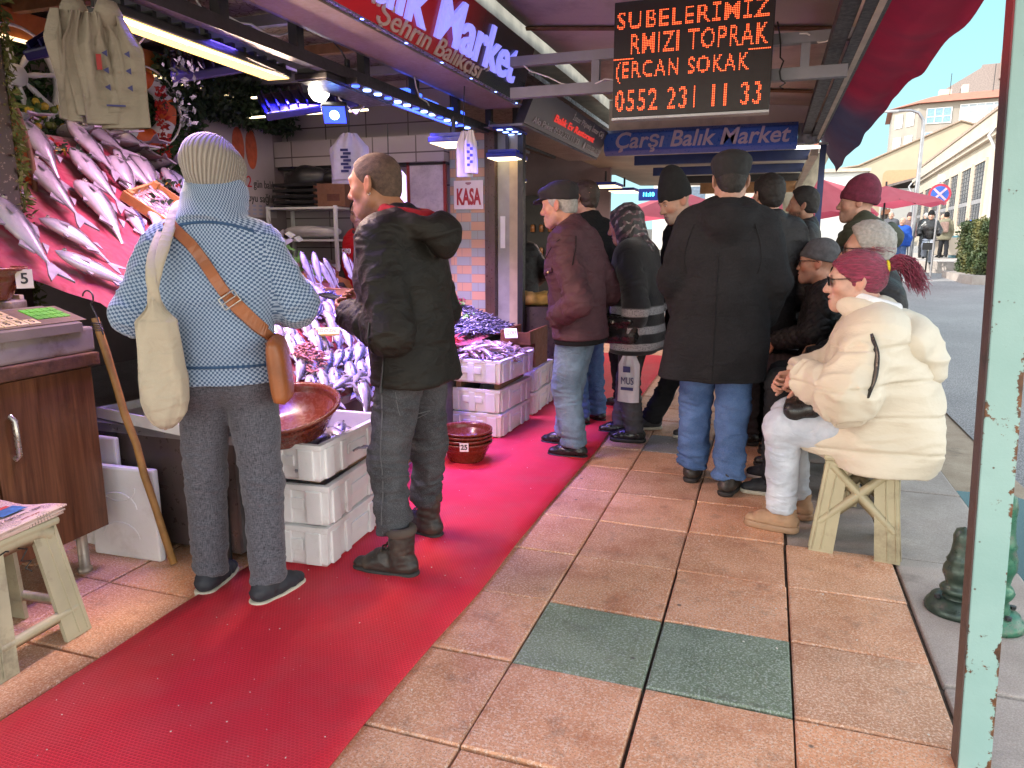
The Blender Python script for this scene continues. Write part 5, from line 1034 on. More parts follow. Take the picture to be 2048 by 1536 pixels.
lump('plastic_bags', (-3.78, 5.76, 1.175), (.14, .12, .03), M_WHITE, 'small white heap of packaging on the middle shelf', 'packaging', 7)
basin('small brown basin on the middle shelf of the white unit', (-4.03, 5.78, 1.15), .15, .09)
cx = empty('brown_carton', (-3.70, 5.8, 1.707), R(6), 'brown cardboard carton on top of the shelf unit', 'carton'); m = MB(); m.bb((-.15, -.12, 0), (.15, .12, .20)); m.build('box', plain('carton', (.16, .07, .04), .8, .2), cx); m = MB(); m.bb((-.02, -.122, .05), (.10, -.1205, .11)); m.build('printed_panel', plain('carton_print', (.09, .03, .02), .8), cx)
lump('bottle_cluster', (-3.72, 5.8, 1.96), (.16, .1, .07), M_BLACK, 'dark hat lying on the brown carton', 'hat', 11)
# cash desk nook
wb = empty('wall_board', (-2.86, 5.92, 1.78), 0, 'white board in a red frame on the wall left of the pillar', 'board'); m = MB(); m.bb((-.15, -.01, -.40), (.17, .0, .40)); m.build('board', plain('board_white', (.45, .40, .42), .3), wb); m = MB(); m.bb((.171, -.02, -.42), (.195, .01, .42)); m.bb((-.175, -.02, -.42), (-.151, .01, .42)); m.bb((-.15, -.02, -.42), (.17, .01, -.401)); m.bb((-.15, -.02, .401), (.17, .01, .42)); m.build('frame', plain('frame_red', (.22, .02, .02), .4), wb)
cd = empty('cash_desk', (-2.78, 5.75, 0), 0, 'small dark cash desk with a rack beside the tiled pillar', 'desk'); m = MB(); m.bb((-.22, -.18, 0), (.10, .2, 1.08)); m.build('body', plain('desk_grey', (.20, .18, .18), .5), cd); m = MB(); m.bb((-.24, -.2, 1.081), (.11, .2, 1.11)); m.build('top', M_BLACK, cd)
lump('card_reader', (-2.74, 5.68, 1.19), (.07, .06, .11), M_BLACK, 'black card reader standing on the cash desk', 'card reader', 2, .1)
# ================================================================ LAMPS OF THE STALL
M_WARM = emit('lamp_warm', (1, .62, .16), .95); M_WARMW = emit('lamp_warm_white', (1, .80, .48), 1.15); M_BLUEL = emit('lamp_blue', (.03, .07, 1), 2.2); M_BLUEC = emit('lamp_blue_core', (.22, .36, 1), 3.5)
def panel_lamp(label, loc, L, Wd, rz=0, roll=0, face=M_WARMW, body=None, fins=0, group='warm panel lamps hung over the fish'):
    l = empty('panel_lamp', loc, rz, label, 'lamp', group); l.rotation_euler = (roll, 0, rz); m = MB(); m.bb((-Wd / 2, -L / 2, .012), (Wd / 2, L / 2, .05), 0, .008)
    for q in range(fins): m.bb((-Wd / 2 + .01, -L / 2 + (q + .3) * L / fins, .0505), (Wd / 2 - .01, -L / 2 + (q + .55) * L / fins, .075))
    m.build('housing', body or M_BLACK, l); m = MB(); m.bb((-Wd / 2 + .012, -L / 2 + .012, .006), (Wd / 2 - .012, L / 2 - .012, .0115)); m.build('diffuser', face, l); m = MB(); m.bb((-.012, -.012, .0765), (.012, .012, .2)); m.build('stem', M_DSTEEL, l); return l
pA = panel_lamp('long black lamp with a yellow glowing strip nearest the camera', (-2.46, 2.85, 2.235), 1.15, .15, R(3), 0, M_WARM, None, 14)
panel_lamp('long dark finned lamp continuing behind the yellow glowing lamp', (-2.40, 3.95, 2.25), .8, .20, R(2), 0, M_BLACK, None, 16)
panel_lamp('square panel lamp to the left of the hanging printed bags', (-2.18, 4.98, 2.075), .34, .26, R(3), 0, M_WARMW, plain('lamp_blue_shell', (.02, .03, .25), .4), 4)
panel_lamp('square panel lamp with blue lit shell right of the hanging printed bags', (-2.12, 5.95, 2.07), .36, .26, R(3), 0, M_WARMW, plain('lamp_blue_shell', (.02, .03, .25), .4), 4)
for q, (x, y, z, lb_) in enumerate(((-2.02, 9.4, 2.08, 'first warm panel lamp of the second stall behind the bare headed man'), (-1.95, 10.3, 2.07, 'second warm panel lamp of the second stall nearer the clock'), (-3.2, 9.0, 2.15, 'warm strip lamp seen above the hooded figure'))): panel_lamp(lb_, (x, y, z), .5, .36, 0, 0, M_WARMW, plain('lamp_blue_shell', (.02, .03, .25), .4), 0, 'warm lamps of the second stall')
for q, (x, y, z, rz, lab) in enumerate(((-3.30, 3.05, 2.42, R(20), 'blue tinted dark floodlight tilted above the lifebuoy'), (-3.15, 3.75, 2.42, R(35), 'dark square floodlight in front of the leaf garland'), (-2.95, 4.35, 2.30, R(40), 'large dark floodlight with loose cable in front of the garland'))):
    f_ = empty('floodlight', (x, y, z), rz, lab, 'floodlight', 'dark floodlights facing the display'); f_.rotation_euler = (R(28), R(-12), rz); m = MB(); sz = (.30, .26)[q % 2]; m.bb((-sz, -.18, 0), (sz, .18, .05), 0, .012)
    for k in range(9): m.bb((-sz + .03 + k * sz * .2, -.16, .0505), (-sz + .04 + k * sz * .2, .16, .08))
    m.build('housing', plain('flood_blue', (.012, .014, .10), .4), f_); m = MB(); m.bb((-sz + .02, -.16, -.006), (sz - .02, .16, -.001)); m.build('glass', plain('flood_glass', (.05, .05, .09), .15), f_); m = MB(); m.bb((-.02, -.01, .081), (.02, .01, .26)); m.build('bracket', M_DSTEEL, f_)
    m = MB(); m.tube([(sz - .05, -.1, .085), (sz + .03, -.16, .12), (sz + .05, -.2, .02), (sz - .04, -.22, -.03), (sz - .12, -.16, .06), (sz - .1, 0, .2)], .006, 6); m.build('cable', M_CABLEW, f_)
bl = empty('light_bulb', (-2.58, 3.92, 2.29), 0, 'glowing white bulb under the lamp rail', 'bulb'); m = MB(); m.lathe([(0, -.07), (.035, -.06), (.058, -.03), (.062, 0), (.055, .025)], 20); m.build('glass', emit('bulb_glow', (1, .93, .8), 2.6), bl); m = MB(); m.lathe([(.05, .0255), (.045, .07), (0, .07)], 16); m.build('socket', M_BLACK, bl)
fb = empty('blue_floodlight', (-2.50, 3.95, 2.15), R(20), 'small floodlight shining bright blue below the bulb', 'floodlight'); fb.rotation_euler = (R(-58), 0, R(22)); m = MB(); m.bb((-.075, -.06, 0), (.075, .06, .05), 0, .01); m.build('housing', M_BLACK, fb); m = MB(); m.bb((-.065, -.05, -.006), (.065, .05, -.001)); m.build('glass', emit('blue_glass', (.02, .05, 1), 1.2), fb); m = MB(); m.lathe([(0, -.0075), (.028, -.0075)], 16, smooth=False); m.build('led', emit('blue_core', (.2, .45, 1), 10), fb)
sb = empty('blue_strip_lamp', (0, 0, 0), 0, 'bank of blue and white spot lamps along the rail under the red sign', 'spot bank', ); m = MB(); m.bb((-2.30, 3.75, 2.27), (-2.22, 5.5, 2.30)); m.build('bar', M_DSTEEL, sb)
for q in range(14): y = 3.8 + q * .125; m = MB(); m.lathe([(0, 0), (.022, 0), (.026, .02)], 10, c=(-2.26, y, 2.262)); m.build('spot', M_BLUEC if q % 3 else M_BLUEL, sb)
m = MB(); m.bb((-2.36, 3.85, 2.275), (-2.315, 5.4, 2.295)); m.build('blue_tube', M_BLUEL, sb)
sb2 = empty('blue_spot_plate', (-2.06, 5.86, 2.285), 0, 'plate of six blue spots under the grey sign', 'spot plate'); m = MB(); m.bb((-.08, -.2, 0), (.08, .2, .015)); m.build('plate', plain('plate_blue', (.02, .03, .3), .4), sb2); 
for q in range(6): m = MB(); m.lathe([(0, -.003), (.024, -.003), (.026, 0)], 12, c=(-.04 + .08 * (q % 2), -.14 + .14 * (q // 2), 0)); m.build('spot', M_BLUEC, sb2)
for y, x in ((4.55, -2.42), (4.9, -2.46), (5.3, -2.42)): m = MB(); m.bb((x, y, 2.36), (x + .1, y + .22, 2.40)); tag(m.build('lamp_cover', emit('shade_blue', (.04, .11, 1), 1.1)), 'blue lit lamp shade hanging over the far end of the counter', 'lamp shade', 'blue lamp shades')
m = MB(); m.bb((-4.1, 5.2, 2.40), (-3.0, 5.22, 2.412)); m.bb((-3.6, 4.6, 2.42), (-2.7, 4.62, 2.43)); tag(m.build('light_strip', emit('strip_warm', (1, .8, .5), 1.8)), 'thin warm light strips at the edge of the inner ceiling', 'light strip')
# light given off by those lamps
PK = (1, .62, .80); VI = (.42, .28, 1)
lamp('warm_tube_light', 'AREA', (-2.45, 2.85, 2.222), 26, (1, .70, .52), .14, 1.1, rot=(0, R(-38), 0), parent=None)
lamp('display_light', 'AREA', (-2.75, 3.1, 2.26), 8.5, (1, .52, .84), .5, 1.2, aim=(-3.3, 3.2, 1.0), spread=R(105))
lamp('display_light', 'AREA', (-2.55, 4.4, 2.24), 9, (.62, .36, 1), .3, 1.0, aim=(-2.65, 4.3, .8), spread=R(100))
lamp('display_light', 'AREA', (-2.26, 5.3, 2.06), 14, (.66, .42, 1), .25, .9, aim=(-2.5, 5.3, .7), spread=R(85))
lamp('blue_spot_light', 'AREA', (-2.26, 4.4, 2.255), 17, (.14, .10, 1), .06, 1.8, aim=(-2.5, 4.3, .6), spread=R(95))
lamp('blue_spot_light', 'AREA', (-2.33, 2.75, 2.28), 9, (.16, .10, 1), .06, 1.2, aim=(-2.35, 2.8, .6), spread=R(120))
lamp('blue_flood_light', 'SPOT', (-2.53, 4.0, 2.15), 9, (.06, .12, 1), .05, aim=(-2.2, 2.6, 1.6), spread=R(100))
lamp('bulb_light', 'POINT', (-2.58, 3.92, 2.19), 1.2, (1, .88, .7), .06)
lamp('inner_light', 'AREA', (-3.4, 5.25, 2.38), 1.3, (1, .75, .66), .05, 1.0, rot=(0, 0, R(90)))
lamp('second_stall_light', 'AREA', (-2.05, 9.8, 2.06), 10, (1, .72, .70), .4, 1.2); lamp('second_stall_light', 'AREA', (-3.2, 8.8, 2.14), 7, (1, .75, .6), .4, .6)
# clock in the second stall
ck = empty('digital_clock', (-1.42, 9.05, 1.96), 0, 'blue lit digital clock showing 11:10 under the second stall lamps', 'clock'); m = MB(); m.bb((-.12, 0, -.07), (.12, .03, .07), 0, .01); m.build('case', emit('clock_case', (.02, .05, .3), .25, (.02, .04, .2)), ck); text_mesh('digits', '11:10', .065, emit('clock_digits', (.1, .75, 1), 1.8), ck, frameM((0, -.003, 0), (1, 0, 0), (0, 0, 1)), ext=.001, bold=.002)
# ---- carrier bags hanging
M_BAGC = cloth('bag_canvas', (.25, .215, .165), 1, 400, .15, .85, None, .2, 0); t = NT('thin_bag'); t.base(t.ramp(t.noise(t.tc(), 6, 4), [(.3, (.44, .41, .46)), (.7, (.58, .54, .58))])); t.set(rough=.4); t.bump(t.noise(t.tc(), 22, 4), .5, .012); M_BAGW = t.m
def hang_bag(name, w_, h_, dp, mat, parent, seed, fold=1.):
    nx_, nz_ = 22, 26; P = []
    for i in range(nx_ * 2):
        side = 1 if i < nx_ else -1; u = (i if side == 1 else 2 * nx_ - 1 - i) / (nx_ - 1); row = []
        for j in range(nz_ + 1):
            v_ = j / nz_; ww = w_ * (1 if v_ < .72 else 1 - .62 * ((v_ - .72) / .28) ** .8); x = (u - .5) * ww; d_ = side * dp * (.35 + .65 * (1 - v_)) * (1 - abs(2 * u - 1) ** 3)
            n_ = .018 * sin(u * 17 + seed * 3 + v_ * 2.0) * (v_ ** .7) + .012 * sin(u * 9 - v_ * 6 + seed); row.append((x, d_ + n_ * w_ * 2.2 * fold, -h_ * (1 - v_)))
        P.append(row)
    return grid_mesh(name, np.array(P), mat, parent, True, True)
hb = empty('canvas_bags', (-2.255, 2.075, 2.17), R(33), 'thick bundle of beige printed carrier bags hanging at the top left', 'carrier bags')
for q in range(9):
    o = hang_bag('bag', .15, .36 - (q % 3) * .02, .008, M_BAGC, hb, q, 2.6); o.location = (-.085 + .016 * q, -.055 + .012 * (q % 3), .0); o.rotation_euler = (R(-3 + q % 4), R(3 - q), R(72 - q * 7))
o = hang_bag('bag', .17, .37, .02, M_BAGC, hb, 9, 1.5); o.location = (.065, -.03, 0); o.rotation_euler = (0, R(-2), R(-8))
M_PRB, M_PRR = plain('print_navy', (.03, .03, .12), .7), plain('print_red_bag', (.35, .02, .02), .7)
m = MB()
for q in range(6): x, z = .03 + .07 * (q % 2), -.13 - .055 * (q // 2); m.add([(x, -.07, z), (x + .018, -.07, z + .01), (x + .018, -.07, z - .012)], [(0, 1, 2)], 0)
m.box((.02, -.07, -.16), (.016, .002, .05), 1); m.box((.06, -.07, -.30), (.06, .002, .006), 0); m.build('print', [M_PRB, M_PRR], hb)
m = MB(); m.lathe([(.0, .06), (.03, .05), (.045, .02), (.03, -.02), (.02, -.04)], 10, c=(-.06, 0, 0)); m.lathe([(0, .05), (.03, .045), (.05, .0), (.02, -.04)], 10, c=(.05, -.02, 0)); m.build('knot', M_BAGC, hb); m = MB(); m.tube([(0, 0, .03), (.01, .01, .3)], .006, 6); m.build('cord', M_CABLE, hb)
for q, (x, y, z, w_, h_, rz, lab) in enumerate(((-3.05, 5.0, 2.20, .30, .36, R(12), 'bundle of white carrier bags hanging behind the booted man on his left'), (-2.86, 5.25, 2.0, .27, .34, R(20), 'bundle of plain white carrier bags hanging right of the booted man'), (-2.00, 4.75, 2.14, .115, .30, R(35), 'slim printed carrier bags hanging from the fascia between the panel lamps'))):
    g_ = empty('carrier_bags', (x, y, z), rz, lab, 'carrier bags'); o = hang_bag('bag', w_, h_, .03, M_BAGW, g_, q + 3); o = hang_bag('bag', w_ * .9, h_ * .93, .03, M_BAGW, g_, q + 7); o.location = (.03, -.06, 0); o.rotation_euler[2] = R(14); m = MB(); m.tube([(0, 0, -.01), (0, .02, .1), (.005, .0, .3)], .004, 6); m.build('cord', M_CABLE, g_)
    m = MB()
    if q != 1:
        for k in range(7): m.box((-.0 + (k % 2) * .02 * (1 if q == 0 else 1), -.115 - .002 * q + (0.0), -h_ * (.35 + .07 * k)), (.06 if q == 0 else .02, .002, .018), 0, None, 0)
        m.build('print', M_PRB, g_)
# cables looping under the ceiling
rc = random.Random(31)
for q, (a, b_) in enumerate((((-2.3, 2.3, 2.5), (-2.4, 3.4, 2.45)), ((-2.25, 3.6, 2.46), (-2.5, 4.4, 2.36)), ((-2.2, 4.4, 2.42), (-2.3, 5.2, 2.3)), ((-2.3, 5.7, 2.3), (-2.9, 6.6, 2.2)), ((-1.7, 4.83, 2.60), (-1.0, 4.83, 2.42)), ((-.03, 4.82, 2.66), (.03, 4.82, 2.30)), ((.1, 4.82, 2.6), (.38, 4.9, 2.66)))):
    a, b_ = Vector(a), Vector(b_); m = MB(); m.tube([a.lerp(b_, k / 10) + Vector((rc.gauss(0, .012), rc.gauss(0, .012), -.09 * sin(pi * k / 10) + rc.gauss(0, .008))) for k in range(11)], .005, 6); tag(m.build('cable', M_CABLE if q % 2 else M_CABLEW), ('white cable sagging between the lamp hangers nearest the camera', 'black cable looping from the rail beside the bulb', 'white cable drooping by the blue lamp bank', 'black cable looping by the tiled pillar', 'white cable along the girder left of the letter display', 'black cable hanging at the right edge of the letter display', 'white cable at the right end of the girder')[q], 'cable')
# ================================================================ FISH
def fish_mesh(name, L=.3, hgt=.24, wid=.13, mats=None, ns=16, nr=12, tail=.2, fins=True, bend=0.0, mouth=False):
    """head at +x end, belly down; origin mid-body"""
    m = MB(); ctl = [(0, .01), (.03, .30), (.09, .60), (.18, .86), (.30, 1), (.45, .97), (.60, .78), (.75, .48), (.87, .24), (.95, .16), (1, .15)]
    xs = np.linspace(0, 1, ns); hh = np.interp(xs, [c[0] for c in ctl], [c[1] for c in ctl]); vv = []; B = lambda x: bend * L * (x - .4) ** 2 * 4
    for x, q in zip(xs, hh):
        for k in range(nr):
            a = 2 * pi * k / nr; vv.append(((.5 - x) * L * .86, cos(a) * q * wid * L / 2 + B(x), sin(a) * q * hgt * L / 2 * (1.0 if sin(a) > 0 else 1.08)))
    fs = [(i * nr + k, i * nr + (k + 1) % nr, (i + 1) * nr + (k + 1) % nr, (i + 1) * nr + k) for i in range(ns - 1) for k in range(nr)]; m.add(vv, [f[::-1] for f in fs], 0, True); m.add(vv[:nr], [tuple(range(nr))], 0)
    x1 = -.43 * L; yb = B(1); t_ = tail * L; h1 = hgt * L * .08; th = .004 * L / .3 + .0015
    def fin(poly, y=0., mi=1, tt=None):
        tt = tt or th; n = len(poly); v = [(x, y - tt / 2, z) for x, z in poly] + [(x, y + tt / 2, z) for x, z in poly]; m.add(v, [tuple(range(n)), tuple(range(n, 2 * n))[::-1]] + [(i, n + i, n + (i + 1) % n, (i + 1) % n) for i in range(n)], mi, False)
    fin([(x1 + .02 * L, h1), (x1 - t_ * .6, hgt * L * .36), (x1 - t_, hgt * L * .44), (x1 - t_ * .55, 0), (x1 - t_, -hgt * L * .44), (x1 - t_ * .6, -hgt * L * .36), (x1 + .02 * L, -h1)], yb * 1.15)
    if fins:
        z1 = hgt * L / 2; fin([(.12 * L, z1 * .93), (.04 * L, z1 * 1.38), (-.04 * L, z1 * 1.12), (-.10 * L, z1 * .86)], B(.45)); fin([(-.16 * L, z1 * .72), (-.20 * L, z1 * 1.1), (-.30 * L, z1 * .45)], B(.65)); fin([(-.14 * L, -z1 * .78), (-.20 * L, -z1 * 1.15), (-.30 * L, -z1 * .45)], B(.65)); fin([(.12 * L, -z1 * .98), (.04 * L, -z1 * 1.35), (.03 * L, -z1 * .98)], B(.4))
        for s_ in (-1, 1): m.add([(.22 * L, s_ * wid * L * .47, -.02 * L), (.12 * L, s_ * wid * L * .62, -.0 * L), (.08 * L, s_ * wid * L * .60, -.05 * L), (.17 * L, s_ * wid * L * .50, -.05 * L)], [(0, 1, 2, 3)], 1)
    for s_ in (-1, 1):
        xe = .355 * L; e = .017 * L; M_ = Matrix.Translation((xe, s_ * wid * L * .255 + B(.09), .028 * L)) @ Matrix.Rotation(-s_ * pi / 2, 4, 'X'); m.lathe([(e * 1.3, -.001), (e * 1.2, .003 * L / .3), (e * .8, .006 * L / .3)], 10, M=M_, mi=2); m.lathe([(e * .8, .0062 * L / .3), (0, .0075 * L / .3)], 10, M=M_, mi=3)
    me = bpy.data.meshes.new(name); me.from_pydata(m.v, [], m.f); me.polygons.foreach_set('material_index', m.m); me.polygons.foreach_set('use_smooth', m.sm); me.update()
    for mm in mats: me.materials.append(mm)
    return me
def fish_mat(name, back, side, belly, zr, stripes=0, spots=0, rough=.22, metal=.25):
    t = NT(name); v = t.tc('Object'); z = t.sep(v)[2]; n_ = t.noise(v, 30, 3); zz = t.math('ADD', t.math('DIVIDE', z, zr), t.math('MULTIPLY', t.math('SUBTRACT', n_, .5), .6)); f_ = t.math('ADD', t.math('MULTIPLY', zz, .5), .5)
    bk_ = back
    if stripes: bk_ = t.mix(t.ramp(t.wave(v, stripes, 3, 2, 'X'), [(.4, 0), (.6, 1)]), back, [x * 2.6 for x in back])
    c = t.ramp(f_, [(0, belly), (.45, side), (.62, side)]); c = t.mix(t.ramp(f_, [(.52, 0), (.70, 1)]), c, bk_)
    if spots: c = t.mix(t.ramp(t.voro(v, spots), [(.16, .7), (.3, 0)]), c, back)
    c = t.mix(t.ramp(t.rand(), [(0, 0), (1, .35)]), c, [x * .7 for x in side]); t.base(c); t.set(rough=rough, metal=metal, spec=.7, coat=.35); t.bump(t.voro(v, 190), .25, .002); return t.m
M_EYEW = plain('fish_eye', (.30, .27, .22), .2, .1, 6, 0); M_EYEB = plain('fish_pupil', (.008, .008, .01), .1, .1, 6, 0); M_FIN = plain('fish_fin', (.22, .20, .23), .4, .35, 20)
FM_BASS = fish_mat('bass_skin', (.06, .058, .075), (.34, .32, .35), (.66, .62, .64), .05); FM_BON = fish_mat('bonito_skin', (.015, .022, .06), (.28, .29, .35), (.70, .68, .70), .045, 5.5); FM_MAC = fish_mat('mackerel_skin', (.020, .03, .07), (.33, .33, .40), (.70, .69, .72), .022, 16)
FM_MUL = fish_mat('mullet_skin', (.22, .12, .10), (.42, .30, .28), (.58, .46, .44), .018, 0, 40); FM_ANC = fish_mat('anchovy_skin', (.05, .055, .11), (.50, .50, .58), (.70, .69, .74), .007, 0, 0, .2, .35); FM_SAL = fish_mat('pink_skin', (.30, .16, .15), (.55, .40, .38), (.75, .62, .60), .035)
A_BASS = fish_mesh('fish', .50, .20, .13, [FM_BASS, M_FIN, M_EYEW, M_EYEB]); A_BASSB = fish_mesh('fish', .50, .22, .15, [FM_BASS, M_FIN, M_EYEW, M_EYEB], bend=-.07); A_BON = fish_mesh('fish', .48, .26, .2, [FM_BON, M_FIN, M_EYEW, M_EYEB]); A_MAC = fish_mesh('fish', .26, .22, .14, [FM_MAC, M_FIN, M_EYEW, M_EYEB], bend=-.04); A_MAC2 = fish_mesh('fish', .28, .24, .14, [FM_BASS, M_FIN, M_EYEW, M_EYEB], bend=-.08)
A_MUL = fish_mesh('fish', .17, .2, .15, [FM_MUL, M_FIN, M_EYEW, M_EYEB], 12, 10, bend=-.04); A_MUL2 = fish_mesh('fish', .16, .2, .15, [FM_MUL, M_FIN, M_EYEW, M_EYEB], 12, 10, bend=-.10); A_ANC = fish_mesh('fish', .115, .16, .1, [FM_ANC, FM_ANC, M_EYEW, M_EYEB], 8, 6, .14, False); A_SAL = fish_mesh('fish', .40, .26, .16, [FM_SAL, M_FIN, M_EYEW, M_EYEB])
NF = [0]
def put_fish(me, p, head, up, label, group=None, sc=1., name='fish', jit=0.):
    """p centre, head direction, up = direction the flank faces"""
    o = bpy.data.objects.new(name, me); COL.objects.link(o); x = Vector(head).normalized(); y = Vector(up); y = (y - x * y.dot(x)).normalized(); z = x.cross(y); M_ = Matrix((x, y, z)).transposed().to_4x4(); M_ = Matrix.Translation(p) @ M_ @ Matrix.Diagonal((sc, sc, sc, 1)); o.matrix_world = M_; NF[0] += 1; return tag(o, label, 'fish', group)
def nrm(X, Y):
    e = .02; a = (S(X + e, Y) - S(X - e, Y)) / (2 * e); b_ = (S(X, Y + e) - S(X, Y - e)) / (2 * e); return Vector((-a, -b_, 1)).normalized()
def on(X, Y, h=.0): n_ = nrm(X, Y); return Vector((X, Y, float(S(X, Y)))) + n_ * h
def slope_dir(X, Y, ang):
    """direction lying in the display surface; ang 0 = straight up the slope (-X), positive turns to +Y"""
    d = Vector((-cos(ang), sin(ang), 0)); n_ = nrm(X, Y); return (d - n_ * d.dot(n_)).normalized()
rf = random.Random(17)
# large fish hung and laid on the steep part
big = [(-3.92, 3.02, 1.5, A_BON, .05, 'large striped bonito hung head up at the left of the display'), (-3.72, 2.96, .35, A_BASSB, .5, 'long silver bass lying diagonally below the striped bonito'), (-3.30, 2.93, .35, A_BASSB, .6, 'silver bass lying lower down, its tail on the crimson cloth'), (-3.75, 3.30, .3, A_BASS, .75, 'silver bass with a red gill beside the striped bonito'), (-3.52, 3.10, .3, A_BASS, .7, 'slim silver fish lying between the long bass and the upper wooden tray'), (-3.42, 2.76, .3, A_BASS, .7, 'slim silver fish lying on bare crimson cloth nearest the dark post'), (-3.42, 2.22, .3, A_BASSB, .7, 'silver fish lying between the brown basin and the dark post'), (-3.14, 2.36, .3, A_BASS, .7, 'silver fish lying above the hooked pole behind the card sheet')]
for (x, y, a_, me, hh, lab) in big: put_fish(me, on(x, y, .06), slope_dir(x, y, .12 if me is not A_BON else .3), nrm(x, y), lab, 'large fish on the steep display', 1.15)
for q in range(16):
    y = 3.40 + q * .09 + rf.uniform(-.02, .02); x = -3.92 + .05 * (q % 2) + rf.uniform(-.02, .02); put_fish(A_BASS if q % 3 else A_BON, on(x, y, .05), slope_dir(x, y, .2 + rf.uniform(-.1, .1)), nrm(x, y) + Vector((0, rf.uniform(-.4, .4), 0)), 'silver fish hung head up in the top row of the steep display', 'fish hung in the top row', rf.uniform(.95, 1.15))
for q in range(12):
    y = 3.36 + q * .11 + rf.uniform(-.02, .02); x = -3.58 + rf.uniform(-.04, .04); put_fish(A_BASS if q % 2 else A_BASSB, on(x, y, .045), slope_dir(x, y, .15 + rf.uniform(-.15, .15)), nrm(x, y), 'silver fish laid head up in the second row of the steep display', 'fish laid in the second row', rf.uniform(.95, 1.15))
# wooden trays on the display
M_TRAY = plain('tray_wood', (.42, .19, .06), .65, .3, 12); 
def tray(label, X, Y, w_, l_, h_=.06, ang=-.3, mat=M_TRAY):
    z_ = nrm(X, Y); x = slope_dir(X, Y, ang); y = z_.cross(x); M_ = Matrix((x, y, z_)).transposed().to_4x4(); M_.translation = on(X, Y, .012); t_ = empty('wooden_tray', (0, 0, 0), 0, label, 'tray'); t_.matrix_world = M_; m = MB(); m.bb((-l_ / 2, -w_ / 2, 0), (l_ / 2, w_ / 2, .006)); m.build('floor', plain('tray_paper', (.62, .55, .52), .7), t_)
    for s_ in (-1, 1): m = MB(); m.bb((-l_ / 2, s_ * w_ / 2 - .006, .0065), (l_ / 2, s_ * w_ / 2 + .006, h_)); m.build('side_board', mat, t_); m = MB(); m.bb((s_ * l_ / 2 - .006, -w_ / 2 + .007, .0065), (s_ * l_ / 2 + .006, w_ / 2 - .007, h_ * .8)); m.build('end_board', mat, t_)
    for sx in (-1, 1):
        for sy in (-1, 1): m = MB(); m.box((sx * (l_ / 2 - .025), sy * (w_ / 2 - .022), h_ * .7), (.034, .03, h_ * 1.3 - .02)); m.build('corner_block', mat, t_)
    return t_, M_
def fill_tray(M_, w_, l_, me, nx_, ny_, lab, grp, sc, hh=.03):
    for i in range(nx_):
        for j in range(ny_):
            p = M_ @ Vector((-l_ / 2 + l_ * (i + .5) / nx_ + rf.uniform(-.01, .01), -w_ / 2 + w_ * (j + .5) / ny_ + rf.uniform(-.006, .006), hh + rf.uniform(0, .01))); put_fish(me, p, M_.to_3x3() @ Vector((1, rf.uniform(-.12, .12), rf.uniform(-.05, .08))), M_.to_3x3() @ Vector((0, rf.uniform(-.5, .5), 1)), lab, grp, sc)
t1, M1 = tray('orange wooden tray of whitebait with a yellow price card', -3.27, 3.42, .34, .50); fill_tray(M1, .32, .48, A_MUL, 3, 9, 'small pale fish laid in rows in the wooden tray with the yellow price card', 'pale fish in the upper tray', .9)
t2, M2 = tray('orange wooden tray of pale fish lower on the crimson cloth', -2.87, 3.05, .30, .46); fill_tray(M2, .28, .44, A_MUL2, 2, 6, 'pale fish lying in the lower wooden tray next to the knitted sleeve', 'pale fish in the lower tray', 1.1)
t3, M3 = tray('pale wooden tray of purple lit fish at the counter edge', -2.50, 2.72, .26, .46, .05, -.5, plain('tray_pale', (.50, .36, .30), .6, .2)); fill_tray(M3, .24, .44, A_MUL, 2, 5, 'fish lying in the pale tray at the counter edge', 'fish in the pale tray', 1.2)
t4, M4 = tray('wooden tray standing behind the silver fish near the phone', -3.25, 4.75, .9, .34, .09, 0.)
# bits on the cloth near the scale
for (x, y, a_, me, sc_, lab) in ((-2.62, 2.62, -.6, A_SAL, 1.1, 'pink bellied fish with a dark red head lying behind the pole'), (-2.92, 2.55, -.55, A_BASS, .9, 'pale fish lying behind the scale on the crimson cloth'), (-2.36, 2.60, -.9, A_BON, .9, 'dark purple eel like fish lying at the counter edge by the tote bag'), (-2.55, 2.86, -.7, A_BON, .85, 'dark striped fish lying under the knitted sleeve'), (-3.5, 2.60, .1, A_BASS, .7, 'small silver fish at the foot of the dark post'), (-2.70, 2.78, -.6, A_BASS, .95, 'white bellied fish beside the pink fish behind the pole'), (-3.12, 2.62, -.4, A_BASSB, .8, 'silver fish behind the brown basin on the scale')):
    put_fish(me, on(x, y, .045), slope_dir(x, y, a_), nrm(x, y), lab, None, sc_)
# medium silver fish between the two front shoppers
grpM = 'silver fish in overlapping rows on the counter'
for r_ in range(11):
    x = -2.18 - r_ * .105
    for q in range(11):
        y = 3.10 + q * .115 + (r_ % 2) * .07 + rf.uniform(-.03, .03)
        if y > 4.32 and x > -2.9: continue
        me = A_MAC if (r_ < 3) else (A_MAC2 if q % 2 else A_MAC); put_fish(me, on(x, y, .028 + .012 * (q % 2)), slope_dir(x, y, .65 + .25 * sin(r_ * 1.7) + rf.gauss(0, .12)), nrm(x, y) + Vector((rf.uniform(-.3, .3), rf.uniform(-.4, .4), 0)), 'silver fish in the overlapping rows on the counter between the two shoppers in front', grpM, rf.uniform(1.1, 1.4))
for q in range(8): put_fish(A_BASS, Vector((-3.12 + rf.uniform(-.12, .12), 4.45 + q * .11, 1.16 + rf.uniform(-.02, .06))), Vector((-.3, rf.uniform(-.5, .3), .9)), Vector((1, -.3, .2)), 'silver fish propped tail down against the wooden tray near the phone', 'fish propped against the tray', .62)
